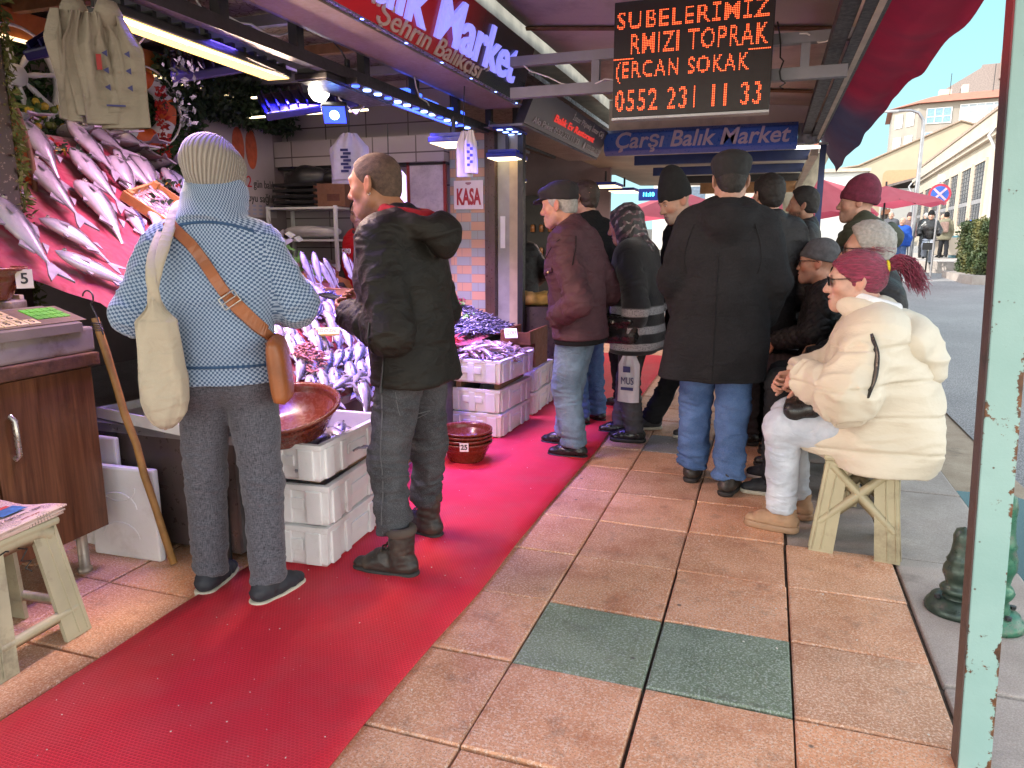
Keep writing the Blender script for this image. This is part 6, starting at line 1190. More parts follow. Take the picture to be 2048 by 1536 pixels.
for q in range(5): put_fish(A_BASS, Vector((-2.16 + rf.uniform(-.03, .03), 3.15 + q * .18, .645 + rf.uniform(0, .02))), Vector((-.3 + rf.uniform(-.2, .2), 1, .05)), Vector((.5, 0, 1)), 'grey fish lying along the front edge of the counter above the white boxes', 'fish along the counter edge', .8)
put_fish(A_BASSB, Vector((-2.06, 3.42, .60)), Vector((-.5, .6, .30)), Vector((.7, -.2, .6)), 'grey fish with its tail hanging over the counter edge by the basin', None, .9)
# dark fish in the top white box
for q in range(9): put_fish(A_MAC if q % 2 else A_MAC2, Vector((-1.99 + rf.uniform(-.0, .17), 2.60 + q * .04, .505 + rf.uniform(0, .03))), Vector((rf.uniform(-1, 1), rf.uniform(.2, 1), rf.uniform(-.05, .15))), Vector((rf.uniform(-.3, .3), 0, 1)), 'dark grey fish lying in the top white box under the basin', 'fish under the large basin', 1.15)
# pinkish fish heaped in the far white box and on the counter beside it
for q in range(78):
    u, v_ = rf.uniform(-1, 1), rf.uniform(-1, 1); x, y = -1.935 + u * .20 - .16 * (q % 4 == 0), 5.03 + v_ * .29; z = .565 + .075 * (1 - u * u) * (1 - v_ * v_ * .6) + rf.uniform(-.01, .03); put_fish(A_MUL if q % 2 else A_MUL2, Vector((x, y, z)), Vector((rf.uniform(-1, 1), rf.uniform(-1, 1), rf.uniform(-.12, .12))), Vector((rf.uniform(-.5, .5), rf.uniform(-.5, .5), 1)), 'small pinkish fish heaped in the white box beside the maroon jacket', 'pinkish fish heaped in the white box', rf.uniform(1.0, 1.3))
print('individual fish', NF[0])
# anchovies: past counting -> one object
co = np.array([v.co for v in A_ANC.vertices]); fa = [tuple(p.vertices) for p in A_ANC.polygons]; mi_ = [p.material_index for p in A_ANC.polygons]; VV, FF, MI = [], [], []; n = 0
def Sa(X, Y): return float(S(X, Y)) + .055
for q in range(4600):
    x = rf.uniform(-3.0, -2.06); y = rf.uniform(4.3, 6.0)
    if x > -2.16 and y < 5.38: continue
    if y < 4.72 and x < -2.9: continue
    z = Sa(x, y) + .02 * vnoise(np.array([[x * 7, y * 7, 0]]))[0] + rf.uniform(-.02, .015); a_ = rf.gauss(.5, .9); M_ = np.array(Matrix.Rotation(a_, 3, 'Z') @ Matrix.Rotation(rf.gauss(0, .25), 3, 'Y') @ Matrix.Rotation(rf.uniform(.6, 2.4), 3, 'X')); s_ = rf.uniform(.75, 1.15); VV.append((co * s_) @ M_.T + A_(x, y, z)); FF += [tuple(i + n for i in f) for f in fa]; MI += mi_; n += len(co)
me = bpy.data.meshes.new('anchovies'); me.from_pydata(np.concatenate(VV).tolist(), [], FF); me.polygons.foreach_set('material_index', MI); me.polygons.foreach_set('use_smooth', [True] * len(FF)); me.update()
o = link_mesh('anchovies', me, [FM_ANC, FM_ANC, M_EYEW, M_EYEB]); tag(o, 'great heap of small silver anchovies on the far end of the counter', 'anchovies', kind='stuff')
xs_ = np.linspace(-3.05, -2.17, 24); ys_ = np.linspace(4.28, 6.02, 28); P = np.array([[(x, y, Sa(x, y) - .02) for y in ys_] for x in xs_]); o = grid_mesh('anchovy_bed', P, plain('ice_bed', (.10, .09, .14), .4, .4, 30)); tag(o, 'dark tray bed lying under the heap of anchovies', 'tray')
m = MB(); m.bb((-3.10, 4.66, .6), (-3.06, 6.0, 1.04)); tag(m.build('bed_board', M_TRAY), 'wooden board closing the back of the anchovy bed', 'board')
# prawns, price cards, garnish
t = NT('prawn'); t.base(t.ramp(t.noise(t.tc(), 60, 3), [(.35, (.24, .08, .09)), (.7, (.50, .22, .22))])); t.set(rough=.35); M_PRAWN = t.m
def squiggles(name, cx_, cy_, r1, r2, n_, label, mat, h0=.02, rr=.006, hump=.05, fz=None):
    m = MB()
    for q in range(n_):
        u, v_ = rf.uniform(-1, 1), rf.uniform(-1, 1); x, y = cx_ + u * r1, cy_ + v_ * r2; z = (fz(x, y) if fz else float(S(x, y))) + h0 + hump * (1 - u * u) * (1 - v_ * v_) + rf.uniform(0, .015); a_ = rf.uniform(0, 6.3); m.tube([(x + .035 * cos(a_ + k * .5) * k / 3, y + .035 * sin(a_ + k * .5) * k / 3, z + .008 * sin(k)) for k in range(4)], [rr, rr, rr * .8, rr * .4], 5)
    return tag(m.build(name, mat), label, 'shellfish', kind='stuff')
squiggles('prawns', -2.30, 3.28, .07, .1, 130, 'small heap of pink prawns near the brown crossbody bag', M_PRAWN, .04)
squiggles('octopus_arms', -2.42, 2.50, .22, .06, 120, 'dark squid pieces in the white tray by the tote bag', plain('squid', (.14, .06, .08), .3, .4, 40), .03, .009, .02)
ptr = empty('polystyrene_tray', (-2.52, 2.50, .603), R(-12), 'shallow white polystyrene tray of squid at the counter end', 'tray'); m = MB(); m.bb((-.36, -.10, 0), (.36, .10, .012)); m.bb((-.36, -.115, 0.0), (.36, -.101, .05)); m.bb((-.36, .101, 0), (.36, .115, .05)); m.bb((-.374, -.115, 0), (-.361, .115, .05)); m.bb((.361, -.115, 0), (.374, .115, .05)); m.build('shell', M_POLY, ptr)
M_PRICE = plain('price_card', (.62, .42, .10), .6, .1, 8, 0); M_PRICEY = plain('price_yellow', (.78, .70, .05), .6, .06, 8, 0)
def price(label, p, rz, tilt, w_=.13, h_=.075, mat=M_PRICE, txt='250'):
    c_ = empty('price_card', p, 0, label, 'price card'); c_.rotation_euler = (tilt, 0, rz); m = MB(); m.bb((-w_ / 2, -h_ / 2, -.012), (w_ / 2, h_ / 2, 0)); m.build('card', mat, c_); text_mesh('lettering', txt, h_ * .62, M_INK, c_, Matrix.Translation((0, 0, .001)), ext=.0003, shear=.2, width=w_ * .75)
price('orange price card standing among the upper silver fish', on(-2.72, 3.52, .085), R(35), R(35), txt='500 TL'); price('orange price block lying among the middle silver fish', on(-2.42, 3.55, .085), R(28), R(20), .15, .085, txt='KİLO 250'); price('yellow price card on the upper wooden tray', M1 @ Vector((-.02, .05, .085)), R(40), R(40), .12, .08, M_PRICEY, 'kalkan'); price('orange price card at the edge of the anchovies', on(-2.16, 4.55, .13), R(60), R(40), .12, .1, txt='300'); price('white price block leaning at the back of the pinkish fish box', Vector((-1.88, 5.36, .70)), R(30), R(50), .1, .085, M_TAGW, '200'); price('bright yellow price paper under the rim of the large basin', Vector((-1.985, 2.545, .565)), R(20), R(12), .12, .07, M_PRICEY, '60 Vb')
for q, (x, y, lab, mt) in enumerate(((-2.62, 5.15, 'string of yellow flowers lying across the anchovies near the jacket', M_FRUITY), (-2.36, 5.25, 'yellow and green garnish lying on the anchovies at the front', M_FRUITY), (-2.74, 5.62, 'red flowers lying on the far anchovies', plain('flower_pink', (.45, .03, .12), .6, .3)), (-2.55, 5.86, 'pink flowers at the far edge of the anchovies', plain('flower_pink', (.45, .03, .12), .6, .3)))):
    g_ = empty('garnish', (x, y, Sa(x, y) + .03), R(40 * q), lab, 'garnish'); m = MB(); leaves(m, [(rf.gauss(0, .09), rf.gauss(0, .03), rf.uniform(0, .03)) for _ in range(70)], .035, rf, 0, .8); m.build('petals', mt, g_); m = MB(); leaves(m, [(rf.gauss(0, .09), rf.gauss(0, .03), rf.uniform(0, .02)) for _ in range(40)], .04, rf); m.build('leaves', M_LEAFB, g_)
m = MB(); m.tube([(-2.86, 5.72, Sa(-2.86, 5.72) + .04), (-2.76, 5.62, Sa(-2.76, 5.62) + .045), (-2.64, 5.58, Sa(-2.64, 5.58) + .04)], [.01, .03, .018], 8, flat=(1, .4)); tag(m.build('scoop', plain('scoop_blue', (.05, .25, .62), .4)), 'light blue plastic scoop lying on the anchovies', 'scoop')
m = MB(); leaves(m, [(-2.17 + rf.gauss(0, .015), 4.80 + rf.gauss(0, .09), .70 + rf.uniform(-.02, .02)) for _ in range(70)], .07, rf, 0, 1.3); tag(m.build('red_chillies', M_FLR), 'red leaves tucked along the left edge of the pinkish fish', 'garnish')
for q, (x, y, z, sz_) in enumerate(((-3.42, 4.55, 1.30, .12), (-3.36, 4.72, 1.24, .11), (-3.5, 4.62, 1.42, .10))):
    m = MB(); leaves(m, [(x + rf.gauss(0, .04), y + rf.gauss(0, .05), z + rf.gauss(0, .04)) for _ in range(26)], sz_, rf, 0, 1); tag(m.build('lettuce', M_LEAFB if q < 2 else plain('white_frond', (.5, .5, .36), .6)), ('bright green lettuce behind the knitted sleeve, lower bunch', 'bright green lettuce leaves by the phone, upper bunch', 'pale feathery fronds behind the knitted shoulder')[q], 'garnish')
for q in range(8):
    x, y = -3.75 + rf.uniform(0, .75), 2.9 + rf.uniform(0, .9); m = MB(); p_ = on(x, y, .02); leaves(m, [p_ + Vector((rf.gauss(0, .05), rf.gauss(0, .05), rf.uniform(0, .04))) for _ in range(34)], .04, rf, 0, .9); leaves(m, [p_ + Vector((rf.gauss(0, .02), rf.gauss(0, .02), .03)) for _ in range(9)], .035, rf, 1, .8); tag(m.build('flower_sprig', [M_LEAF, (M_FLR, M_FRUITY, M_WHITE)[q % 3]]), 'sprig of artificial flowers tucked among the fish on the crimson cloth', 'flower sprig', 'flower sprigs on the cloth')
# dry goods beyond the anchovies and dark crates
lump('packet_heap', (-1.99, 6.27, .90), (.20, .14, .07), plain('packet_yellow', (.50, .33, .08), .8, .3, 14), 'heap of yellow packets at the far end of the counter', 'packets', 13, .8)
m = MB(); m.bb((-2.3, 6.12, 0), (-1.72, 6.45, .84)); tag(m.build('side_table', M_CTR), 'small dark table under the yellow packets beyond the counter', 'table')
m = MB(); m.bb((-1.99, 5.42, .60), (-1.74, 5.9, .615)); m.bb((-1.99, 5.42, .616), (-1.975, 5.9, .71)); m.bb((-1.755, 5.42, .616), (-1.74, 5.9, .71)); m.bb((-1.974, 5.42, .616), (-1.756, 5.435, .70)); m.bb((-1.99, 5.55, .40), (-1.74, 5.9, .599)); tag(m.build('fish_crate', plain('crate_rust', (.16, .05, .02), .6, .3)), 'rusty brown crate behind the box of pinkish fish', 'crate')
# ================================================================ STREET
# teal post at the right edge
t = NT('teal_paint'); v = t.tc('Object'); x_ = t.sep(v); n1 = t.noise(v, 16, 7, .7); c = t.ramp(t.noise(v, 2.5, 5), [(.3, (.22, .37, .34)), (.7, (.31, .46, .43))]); ed = t.math('ABSOLUTE', x_[0]); rust = t.math('ADD', t.math('MULTIPLY', t.ramp(ed, [(.026, 0), (.043, 1)]), .16), n1)
rc_ = t.ramp(t.noise(v, 40, 4), [(.3, (.035, .018, .012)), (.7, (.20, .075, .025))]); c = t.mix(t.ramp(rust, [(.62, 0), (.655, 1)]), c, rc_); c = t.mix(t.ramp(t.voro(v, 24), [(.04, 1), (.09, 0)]), c, (.10, .07, .05)); t.base(c); t.set(rough=.45); t.bump(n1, .35, .006); M_TEAL = t.m
t = NT('rusty_maroon'); v = t.tc('Object'); z_ = t.sep(v)[2]; n1 = t.noise(v, 14, 7, .7); c = t.ramp(t.math('DIVIDE', z_, 2.6), [(0, (.085, .05, .04)), (.35, (.06, .034, .032)), (.66, (.035, .018, .022)), (.72, (.20, .010, .016)), (1, (.34, .012, .02))]); c = t.mix(t.ramp(n1, [(.56, 0), (.66, 1)]), c, (.025, .018, .016)); t.base(c); t.set(rough=.5); t.bump(n1, .5, .008); M_MAR = t.m
tp = empty('teal_post', (.607, 2.075, 0), 0, 'flaking turquoise steel post with a rusty maroon side at the right edge', 'post'); tp.rotation_euler = (0, R(-2.6), 0)
m = MB(); m.bb((-.034, -.040, 0), (.044, .018, 2.9), 0, .004); m.build('shaft', M_TEAL, tp); m = MB(); m.bb((-.038, -.043, 0), (-.0345, .019, 2.9)); m.build('side_plate', M_MAR, tp)
# cast iron bollard feet behind it
M_IRON = plain('green_cast_iron', (.035, .055, .042), .38, .45, 18, .3, 60, .3, dirt=(.10, .09, .075)); M_IRONG = plain('green_iron', (.03, .13, .075), .35, .4, 14, .25, 60, .2, dirt=(.16, .15, .13))
def bollard(label, loc, mat, h):
    b = empty('cast_iron_bollard', loc, 0, label, 'bollard'); m = MB(); m.lathe([(0, 0), (.105, 0), (.108, .012), (.100, .03), (.092, .034), (.088, .05), (.06, .056), (0, .056)], 28); m.build('base_plate', mat, b)
    pr = [(.055, .0565), (.05, .085), (.044, .10), (.056, .118), (.062, .135), (.054, .152), (.042, .165), (.048, .20), (.058, .23), (.056, .27), (.046, .30), (.05, .315), (.044, .33), (.038, .36), (.034, .42), (.036, .46), (.028, .50), (0, .52)]; m = MB(); m.lathe([(r_, z * h) for r_, z in pr], 24); m.build('shaft', mat, b)
    m = MB()
    for a in range(4): m.lathe([(.012, .0565), (.012, .068), (0, .07)], 6, c=(.077 * cos(a * pi / 2 + .4), .077 * sin(a * pi / 2 + .4), 0), smooth=False)
    m.build('bolts', M_DSTEEL, b); return b
bollard('dark cast iron bollard left of the turquoise post', (.770, 3.02, .002), M_IRON, .66); bollard('green cast iron bollard right of the turquoise post beside the puddle', (.875, 2.95, .002), M_IRONG, 1.0)
# hedge
t = NT('hedge_leaf'); t.base(t.mix(t.ramp(t.noise(t.pos(), 1.6, 4), [(.45, 0), (.75, 1)]), (.035, .06, .018), (.15, .13, .03))); t.set(rough=.6); M_HEDGE = t.m
hg = empty('hedge', (0, 0, 0), 0, 'clipped green hedge with yellowing leaves on the bend of the street', 'hedge'); rh = random.Random(8); m = MB(); pts = []
for _ in range(30000):
    f_ = rh.choice('fltb'); u, w_ = rh.random(), rh.random(); zt = gz(24) + 1.62
    if f_ == 'f': p = (5.62 + 4 * u, 23.6 + rh.gauss(0, .06), gz(24) + .1 + 1.55 * w_)
    elif f_ == 'l': p = (5.6 + rh.gauss(0, .06), 23.6 + 2.6 * u, gz(24) + .1 + 1.55 * w_)
    elif f_ == 't': p = (5.6 + 4 * u, 23.6 + 2.6 * w_, zt + rh.gauss(0, .05))
    else: continue
    pts.append(p)
leaves(m, pts, .075, rh, 0, 1.1); m.build('foliage', M_HEDGE, hg); m = MB(); m.bb((5.68, 23.68, gz(24)), (9.6, 26.1, zt - .06)); m.build('twigs', plain('hedge_core', (.02, .026, .012), .9, .4), hg)
m = MB(); m.prism([(5.3, 23.1), (5.15, 23.6), (5.25, 26.6), (9.9, 26.6), (9.9, 23.1)], gz(24) - .2, gz(24) + .16); tag(m.build('hedge_kerb', M_KERB), 'curved concrete kerb around the foot of the hedge', 'kerb')
# long facade with tall windows
M_FAC = plain('facade_beige', (.43, .37, .29), .8, .10, .6, .1, 12); M_FACT = plain('facade_trim', (.44, .37, .30), .75, .12, 1); M_WIN = plain('window_dark', (.035, .037, .045), .2, .3, 1.2, 0); M_BAR = plain('window_bar', (.22, .21, .22), .5, .2); M_PIPE = plain('downpipe_grey', (.40, .40, .42), .5, .1)
P0 = Vector((9.05, 36.9)); P1 = Vector((11.15, 69.5)); dF = (P1 - P0).normalized(); LF = (P1 - P0).length; az = atan2(-dF.x, dF.y)
fb_ = empty('long_building', (P0.x, P0.y, gz(36.9)), az, 'long beige hall with a row of tall dark barred windows across the street', 'building')     # local y runs along the facade, -x faces the street
m = MB(); m.bb((0, 0, 0), (14, LF, 6.55)); m.build('wall', M_FAC, fb_); m = MB(); m.bb((-.35, -.1, 5.55), (.0, LF + .2, 5.80)); m.bb((-.22, -.1, 5.35), (-.0, LF + .1, 5.545)); m.build('cornice', M_FACT, fb_); m = MB(); m.bb((-.06, -.1, 6.56), (14, LF, 6.7)); m.build('coping', plain('coping', (.30, .22, .17), .7), fb_); m = MB(); m.bb((-.04, -.1, 0), (-.003, LF, .75)); m.build('plinth', plain('plinth', (.42, .36, .30), .8), fb_)
for q, (yy, w_) in enumerate(((3.24, 2.75), (6.85, 2.9), (10.86, 2.6), (14.07, 2.75), (18.0, 3.2), (22.33, 3.4), (26.8, 3.3))):
    m = MB(); hh = 4.5; zb = 1.65; m.bb((-.03, yy, zb), (-.004, yy + w_, hh)); wn_ = m.build('window', M_WIN, fb_); m = MB()
    for k in range(1, 4): m.bb((-.05, yy + w_ * k / 4 - .02, zb), (-.031, yy + w_ * k / 4 + .02, hh))
    for k in range(1, 14): m.bb((-.048, yy, zb + (hh - zb) * k / 14 - .012), (-.0305, yy + w_, zb + (hh - zb) * k / 14 + .012))
    m.build('bars', plain('dark_bar', (.07, .07, .08), .5), wn_); m = MB(); m.bb((-.06, yy, 2.6), (-.0505, yy + w_, 2.8)); m.build('transom', M_BAR, wn_); m = MB(); m.bb((-.09, yy - .14, zb - .12), (-.002, yy - .005, hh + .13)); m.bb((-.09, yy + w_ + .005, zb - .12), (-.002, yy + w_ + .14, hh + .13)); m.bb((-.09, yy, hh + .005), (-.002, yy + w_, hh + .13)); m.build('frame', M_FACT, wn_)
for yy in (.6, 33.4): m = MB(); m.tube([(-.3, yy, 5.6), (-.5, yy, 5.3), (-.12, yy, 4.6), (-.12, yy, .1)], .07, 8); m.build('downpipe', M_PIPE, fb_)
m = MB(); m.bb((-.16, -1.0, 0), (.4, .12, 6.2)); m.build('corner_pier', plain('pier_pink', (.50, .34, .26), .8), fb_)
# low shed past it, with air conditioner
sd_ = empty('low_shed', (10.3, 71.5, gz(70)), az, 'low pale shed with a sloping roof and an air conditioner beyond the hall', 'building'); m = MB(); m.bb((-.6, 0, 0), (6, 26, 4.6)); m.build('wall', plain('shed_white', (.40, .39, .37), .8, .1, 1), sd_); m = MB(); m.add([(-1.1, -.4, 4.7), (6, -.4, 6.6), (6, 26, 6.6), (-1.1, 26, 4.7), (-1.1, -.4, 4.9), (6, -.4, 6.8), (6, 26, 6.8), (-1.1, 26, 4.9)], [(3, 2, 1, 0), (4, 5, 6, 7), (0, 1, 5, 4), (1, 2, 6, 5), (2, 3, 7, 6), (3, 0, 4, 7)]); m.build('roof', plain('shed_roof', (.16, .13, .12), .7), sd_)
m = MB(); m.bb((-1.0, 1.2, 3.1), (-.61, 3.0, 4.3), 0, .05); m.build('air_conditioner', M_WHITE, sd_); m = MB(); m.bb((-.66, 3.6, .3), (-.601, 6, 2.9)); m.bb((-.66, 9, .3), (-.601, 12, 2.9)); m.build('doors', plain('shed_door', (.07, .05, .045), .6), sd_); m = MB(); m.bb((-1.1, .6, 2.5), (-.605, 4.2, 2.9)); m.build('wood_panel', plain('shed_brown', (.20, .08, .04), .7), sd_)
# cream gable building
cg = empty('cream_building', (6.2, 88, 0), R(-4), 'cream building with a wide gable and a rounded apricot panel', 'building'); m = MB(); g_ = [(0, 0), (19, 0), (19, 10.6), (11.2, 13.2), (2.2, 9.2), (0, 8.9)]; m.prism([(x, z) for x, z in g_], 0, 14, 0, Matrix.Rotation(R(90), 4, 'X') @ Matrix.Scale(-1, 4, (0, 0, 1))); o = m.build('wall', plain('cream_render', (.38, .31, .22), .8, .07, .5), cg); bm = bmesh.new(); bm.from_mesh(o.data); bmesh.ops.recalc_face_normals(bm, faces=bm.faces); bm.to_mesh(o.data); bm.free()
m = MB(); rr_ = [(4.6 + .5 - .5 * cos(a), 5.7 + .5 - .5 * sin(a)) for a in np.linspace(0, pi / 2, 5)] + [(11.5, 5.7), (11.5, 8.7)] + [(5.1 - .5 * sin(a), 8.2 + .5 * cos(a)) for a in np.linspace(0, pi / 2, 5)]; m.prism(rr_, .02, .06, 0, Matrix.Rotation(R(90), 4, 'X')); m.build('apricot_panel', plain('apricot', (.42, .25, .14), .8, .06), cg)
m = MB(); m.tube([(-.1, -.1, 8.95), (2.2, -.1, 9.27), (11.2, -.1, 13.27), (19, -.1, 10.67)], .12, 4); m.build('eaves', plain('eaves_brown', (.25, .18, .13), .7), cg); m = MB(); m.bb((13.2, -.06, 9.0), (15.4, -.01, 10.6)); m.build('window', plain('window_tan', (.50, .38, .24), .5), cg)
# apartment block on the hill
ap = empty('apartment_block', (15.5, 121, 0), R(-6), 'polygonal apartment block with a red tiled roof on the hill', 'building'); M_APT = plain('apt_render', (.27, .235, .20), .8, .1, .4); M_APC = plain('apt_cream', (.56, .45, .36), .8, .08, .4); M_GLS = plain('apt_glass', (.30, .34, .38), .15, .3, .5, 0); M_ROOF = plain('roof_tile', (.36, .13, .08), .8, .2, 2)
base = [(0, 4), (3.2, 0), (16, -1.0), (24, 4), (24, 18), (0, 18)]; m = MB(); m.prism(base, 0, 20.3); m.build('wall', M_APT, ap); m = MB(); eav = [(-.7, 3.6), (2.9, -.8), (16.2, -1.8), (25, 3.5), (25, 18.6), (-.7, 18.6)]; rdg = [(5, 9), (6.5, 7.5), (14, 6.5), (18, 9), (18, 13), (5, 13)]; vv = [(x, y, 20.35) for x, y in eav] + [(x, y, 22.6) for x, y in rdg]; m.add(vv, [(i, (i + 1) % 6, 6 + (i + 1) % 6, 6 + i) for i in range(6)] + [tuple(range(6, 12)), (5, 4, 3, 2, 1, 0)]); m.build('roof', M_ROOF, ap)
def facewin(par, a, b_, u, z, w_, h_, mat=M_GLS, nb=3, off=.05):
    a, b_ = Vector(a), Vector(b_); d_ = (b_ - a).normalized(); n_ = Vector((d_.y, -d_.x)); M_ = Matrix(((d_.x, -n_.x, 0, a.x + d_.x * u), (d_.y, -n_.y, 0, a.y + d_.y * u), (0, 0, 1, z), (0, 0, 0, 1))); m = MB(); m.box((w_ / 2, -off, h_ / 2), (w_, .06, h_), 0, M_); f_ = m.build('window', mat, par); m = MB()
    for k in range(nb + 1): m.box((w_ * k / nb, -off - .05, h_ / 2), (.09, .05, h_ + .1), 0, M_)
    for k in (0, .45, 1): m.box((w_ / 2, -off - .056, h_ * k), (w_ + .1, .05, .09), 0, M_)
    m.build('frame', M_WHITE, f_)
for z in (17.6, 14.4, 11.2):
    facewin(ap, base[1], base[2], 1.0, z, 3.0, 2.0, plain('apt_glass_blue', (.15, .26, .42), .15)); facewin(ap, base[1], base[2], 5.0, z - .2, 4.8, 2.4, M_GLS, 5); facewin(ap, base[1], base[2], 10.6, z, 2.0, 1.9, M_GLS, 2); facewin(ap, base[2], base[3], 1.0, z, 4.0, 1.8, M_GLS, 4); facewin(ap, base[0], base[1], .8, z, 1.4, 1.8, M_GLS, 2); facewin(ap, base[0], base[1], 3.0, z, 1.4, 1.8, M_GLS, 2)
m = MB(); 
for (x, y, h_) in ((7.2, 6, 4.2), (12.4, 5, 4.8), (8.6, 7, 2.2)): m.tube([(x, y, 21), (x, y, 21 + h_)], .05, 5)
m.build('aerials', M_DSTEEL, ap); m = MB(); m.bb((6.0, 8, 22), (7.6, 10, 23.4)); m.bb((8.9, 8, 22), (9.7, 10, 23.9)); m.build('chimney', M_APC, ap)
h2 = empty('upper_house', (26, 150, 0), R(-8), 'pale upper house with a lean to roof behind the red roofed block', 'building'); m = MB(); m.prism([(0, 0), (20, 0), (20, 30.6), (6, 30.6), (6, 30.2), (0, 26.6)], 0, 10, 0, Matrix.Rotation(R(90), 4, 'X') @ Matrix.Scale(-1, 4, (0, 0, 1))); o = m.build('wall', plain('upper_pink', (.25, .20, .18), .8), h2); bm = bmesh.new(); bm.from_mesh(o.data); bmesh.ops.recalc_face_normals(bm, faces=bm.faces); bm.to_mesh(o.data); bm.free(); m = MB(); m.bb((8.5, -1, 28), (14, -.02, 32.6)); m.build('stair_tower', plain('upper_brown', (.26, .18, .16), .8), h2)
# street lamp, no parking sign
sl_ = empty('street_lamp', (4.45, 27.6, gz(27.6)), 0, 'tall grey street lamp with a bent arm reaching left', 'street lamp'); m = MB(); m.tube([(0, 0, 0), (0, 0, 1.2), (0, 0, 4.5), (-.03, 0, 4.85), (-.18, 0, 5.08), (-.42, 0, 5.17), (-.8, 0, 5.18)], [.085, .08, .055, .05, .045, .04, .035], 10); m.build('pole', M_GALV, sl_); m = MB(); m.box((-.98, 0, 5.17), (.42, .16, .07), 0, None, .025); m.build('head', plain('lamp_grey', (.40, .42, .43), .4), sl_)
ns = empty('no_parking_sign', (4.62, 24.9, gz(25)), 0, 'round blue and red no parking sign on a thin grey pole', 'sign'); m = MB(); m.tube([(0, .05, 0), (0, .05, 2.9)], .03, 8); m.build('pole', M_GALV, ns); SM = Matrix.Translation((0, 0, 2.42)) @ Matrix.Rotation(R(90), 4, 'X')
m = MB(); m.lathe([(0, .0), (.30, 0), (.30, .012), (0, .012)], 32, M=SM, smooth=False); m.build('disc', plain('sign_red3', (.42, .02, .05), .4), ns); m = MB(); m.lathe([(0, .0135), (.235, .0135)], 32, M=SM, smooth=False); m.build('field', plain('sign_blue3', (.02, .09, .42), .4), ns); m = MB()
for a in (R(45), R(-45)): m.box((0, 0, .0155 + .001 * (a > 0)), (.47, .055, .001), 0, SM @ Matrix.Rotation(a, 4, 'Z'))
m.build('cross', plain('sign_pink3', (.60, .35, .42), .4), ns); m = MB(); m.bb((-.09, .0, 2.78), (.09, .02, 2.98)); m.build('plate', plain('plate_pale', (.55, .50, .52), .5), ns)
# market umbrellas
t = NT('umbrella_red'); t.base(t.ramp(t.noise(t.tc(), 2, 3), [(.3, (.58, .10, .14)), (.7, (.68, .16, .20))])); t.set(rough=.8); tr = t.n.new('ShaderNodeBsdfTranslucent'); tr.inputs[0].default_value = (.62, .10, .15, 1); mx = t.n.new('ShaderNodeMixShader'); mx.inputs[0].default_value = .5; t.l.new(t.p.outputs[0], mx.inputs[1]); t.l.new(tr.outputs[0], mx.inputs[2]); t.l.new(mx.outputs[0], t.n['Material Output'].inputs[0]); M_UMB = t.m
def umbrella(label, x, y, r_, zt, drop, rz=0):
    z0 = gz(y); u_ = empty('market_umbrella', (x, y, z0), rz, label, 'umbrella', 'red market umbrellas'); P = []
    n_ = 8
    for i in range(9):
        s_ = i / 8; row = []
        for k in range(n_ * 4):
            a = 2 * pi * k / (n_ * 4); f_ = abs(((k / 4) % 1) - .5) * 2; rr2 = r_ * s_ * (.93 + .07 * f_); row.append((rr2 * cos(a), rr2 * sin(a), zt - drop * s_ ** .9 - .10 * s_ * (1 - f_) - (.06 * (s_ > .95))))
        P.append(row)
    grid_mesh('canopy_cloth', np.array(P).transpose(1, 0, 2)[:, ::-1], M_UMB, u_, True, True); m = MB(); m.tube([(0, 0, 0), (0, 0, zt + .1)], .025, 8); m.build('pole', M_DSTEEL, u_)
    m = MB(); 
    for k in range(n_): a = 2 * pi * k / n_; m.tube([(0, 0, zt - .07), (r_ * cos(a) * .97, r_ * sin(a) * .97, zt - drop - .04)], .012, 5)
    m.build('ribs', M_DSTEEL, u_)
umbrella('red market umbrella behind the young dark haired man', .95, 19.5, 1.5, 2.75, .85, .2); umbrella('red market umbrella stretching right behind the maroon hat', 2.75, 21.5, 1.45, 2.55, .38, .1); umbrella('pale red market umbrella farther back by the bare tree', 1.1, 25.5, 2.2, 3.1, .75, .5); umbrella('red market umbrella far behind the black beanie', -2.6, 22.5, 2.2, 2.6, .7, .3)
# bare tree
tr_ = empty('plane_tree', (.55, 17.5, gz(17.5)), 0, 'pale mottled tree trunk forking behind the far canopy', 'tree'); M_BARK = plain('plane_bark', (.30, .25, .18), .8, .35, 5, .3, 20); m = MB(); m.tube([(-.2, 0, 0), (-.18, 0, .9), (-.1, 0, 1.6), (.1, 0, 2.3), (.5, 0, 3.2), (.9, .2, 4.5)], [.24, .19, .17, .14, .11, .07], 12); m.tube([(-.12, 0, 1.5), (-.25, .05, 2.2), (-.35, .1, 3.2), (-.5, .1, 5)], [.14, .12, .1, .06], 10); m.build('trunk', M_BARK, tr_); rb_ = random.Random(6); m = MB()
for q in range(26): a = rb_.choice(((.5, 0, 3.2), (.9, .2, 4.5), (-.35, .1, 3.2), (-.5, .1, 5))); p = Vector(a); pts = [p]
for q in range(30):
    p = Vector(rb_.choice(((.5, 0, 3.2), (.9, .2, 4.5), (-.35, .1, 3.2), (-.5, .1, 5)))); d_ = Vector((rb_.gauss(0, .6), rb_.gauss(0, .6), 1)).normalized(); pts = [p.copy()]
    for k in range(5): p = p + d_ * .5; d_ = (d_ + Vector((rb_.gauss(0, .3), rb_.gauss(0, .3), .05))).normalized(); pts.append(p.copy())
    m.tube(pts, [.04, .03, .024, .018, .012, .006], 5)
m.build('branches', M_BARK, tr_)
bt2 = empty('bare_tree', (33, 128, 12), 0, 'leafless tree top showing beside the upper house', 'tree'); m = MB(); m.tube([(0, 0, 0), (0, 0, 8)], [.3, .15], 6); m.build('trunk', M_BARK, bt2); m = MB()
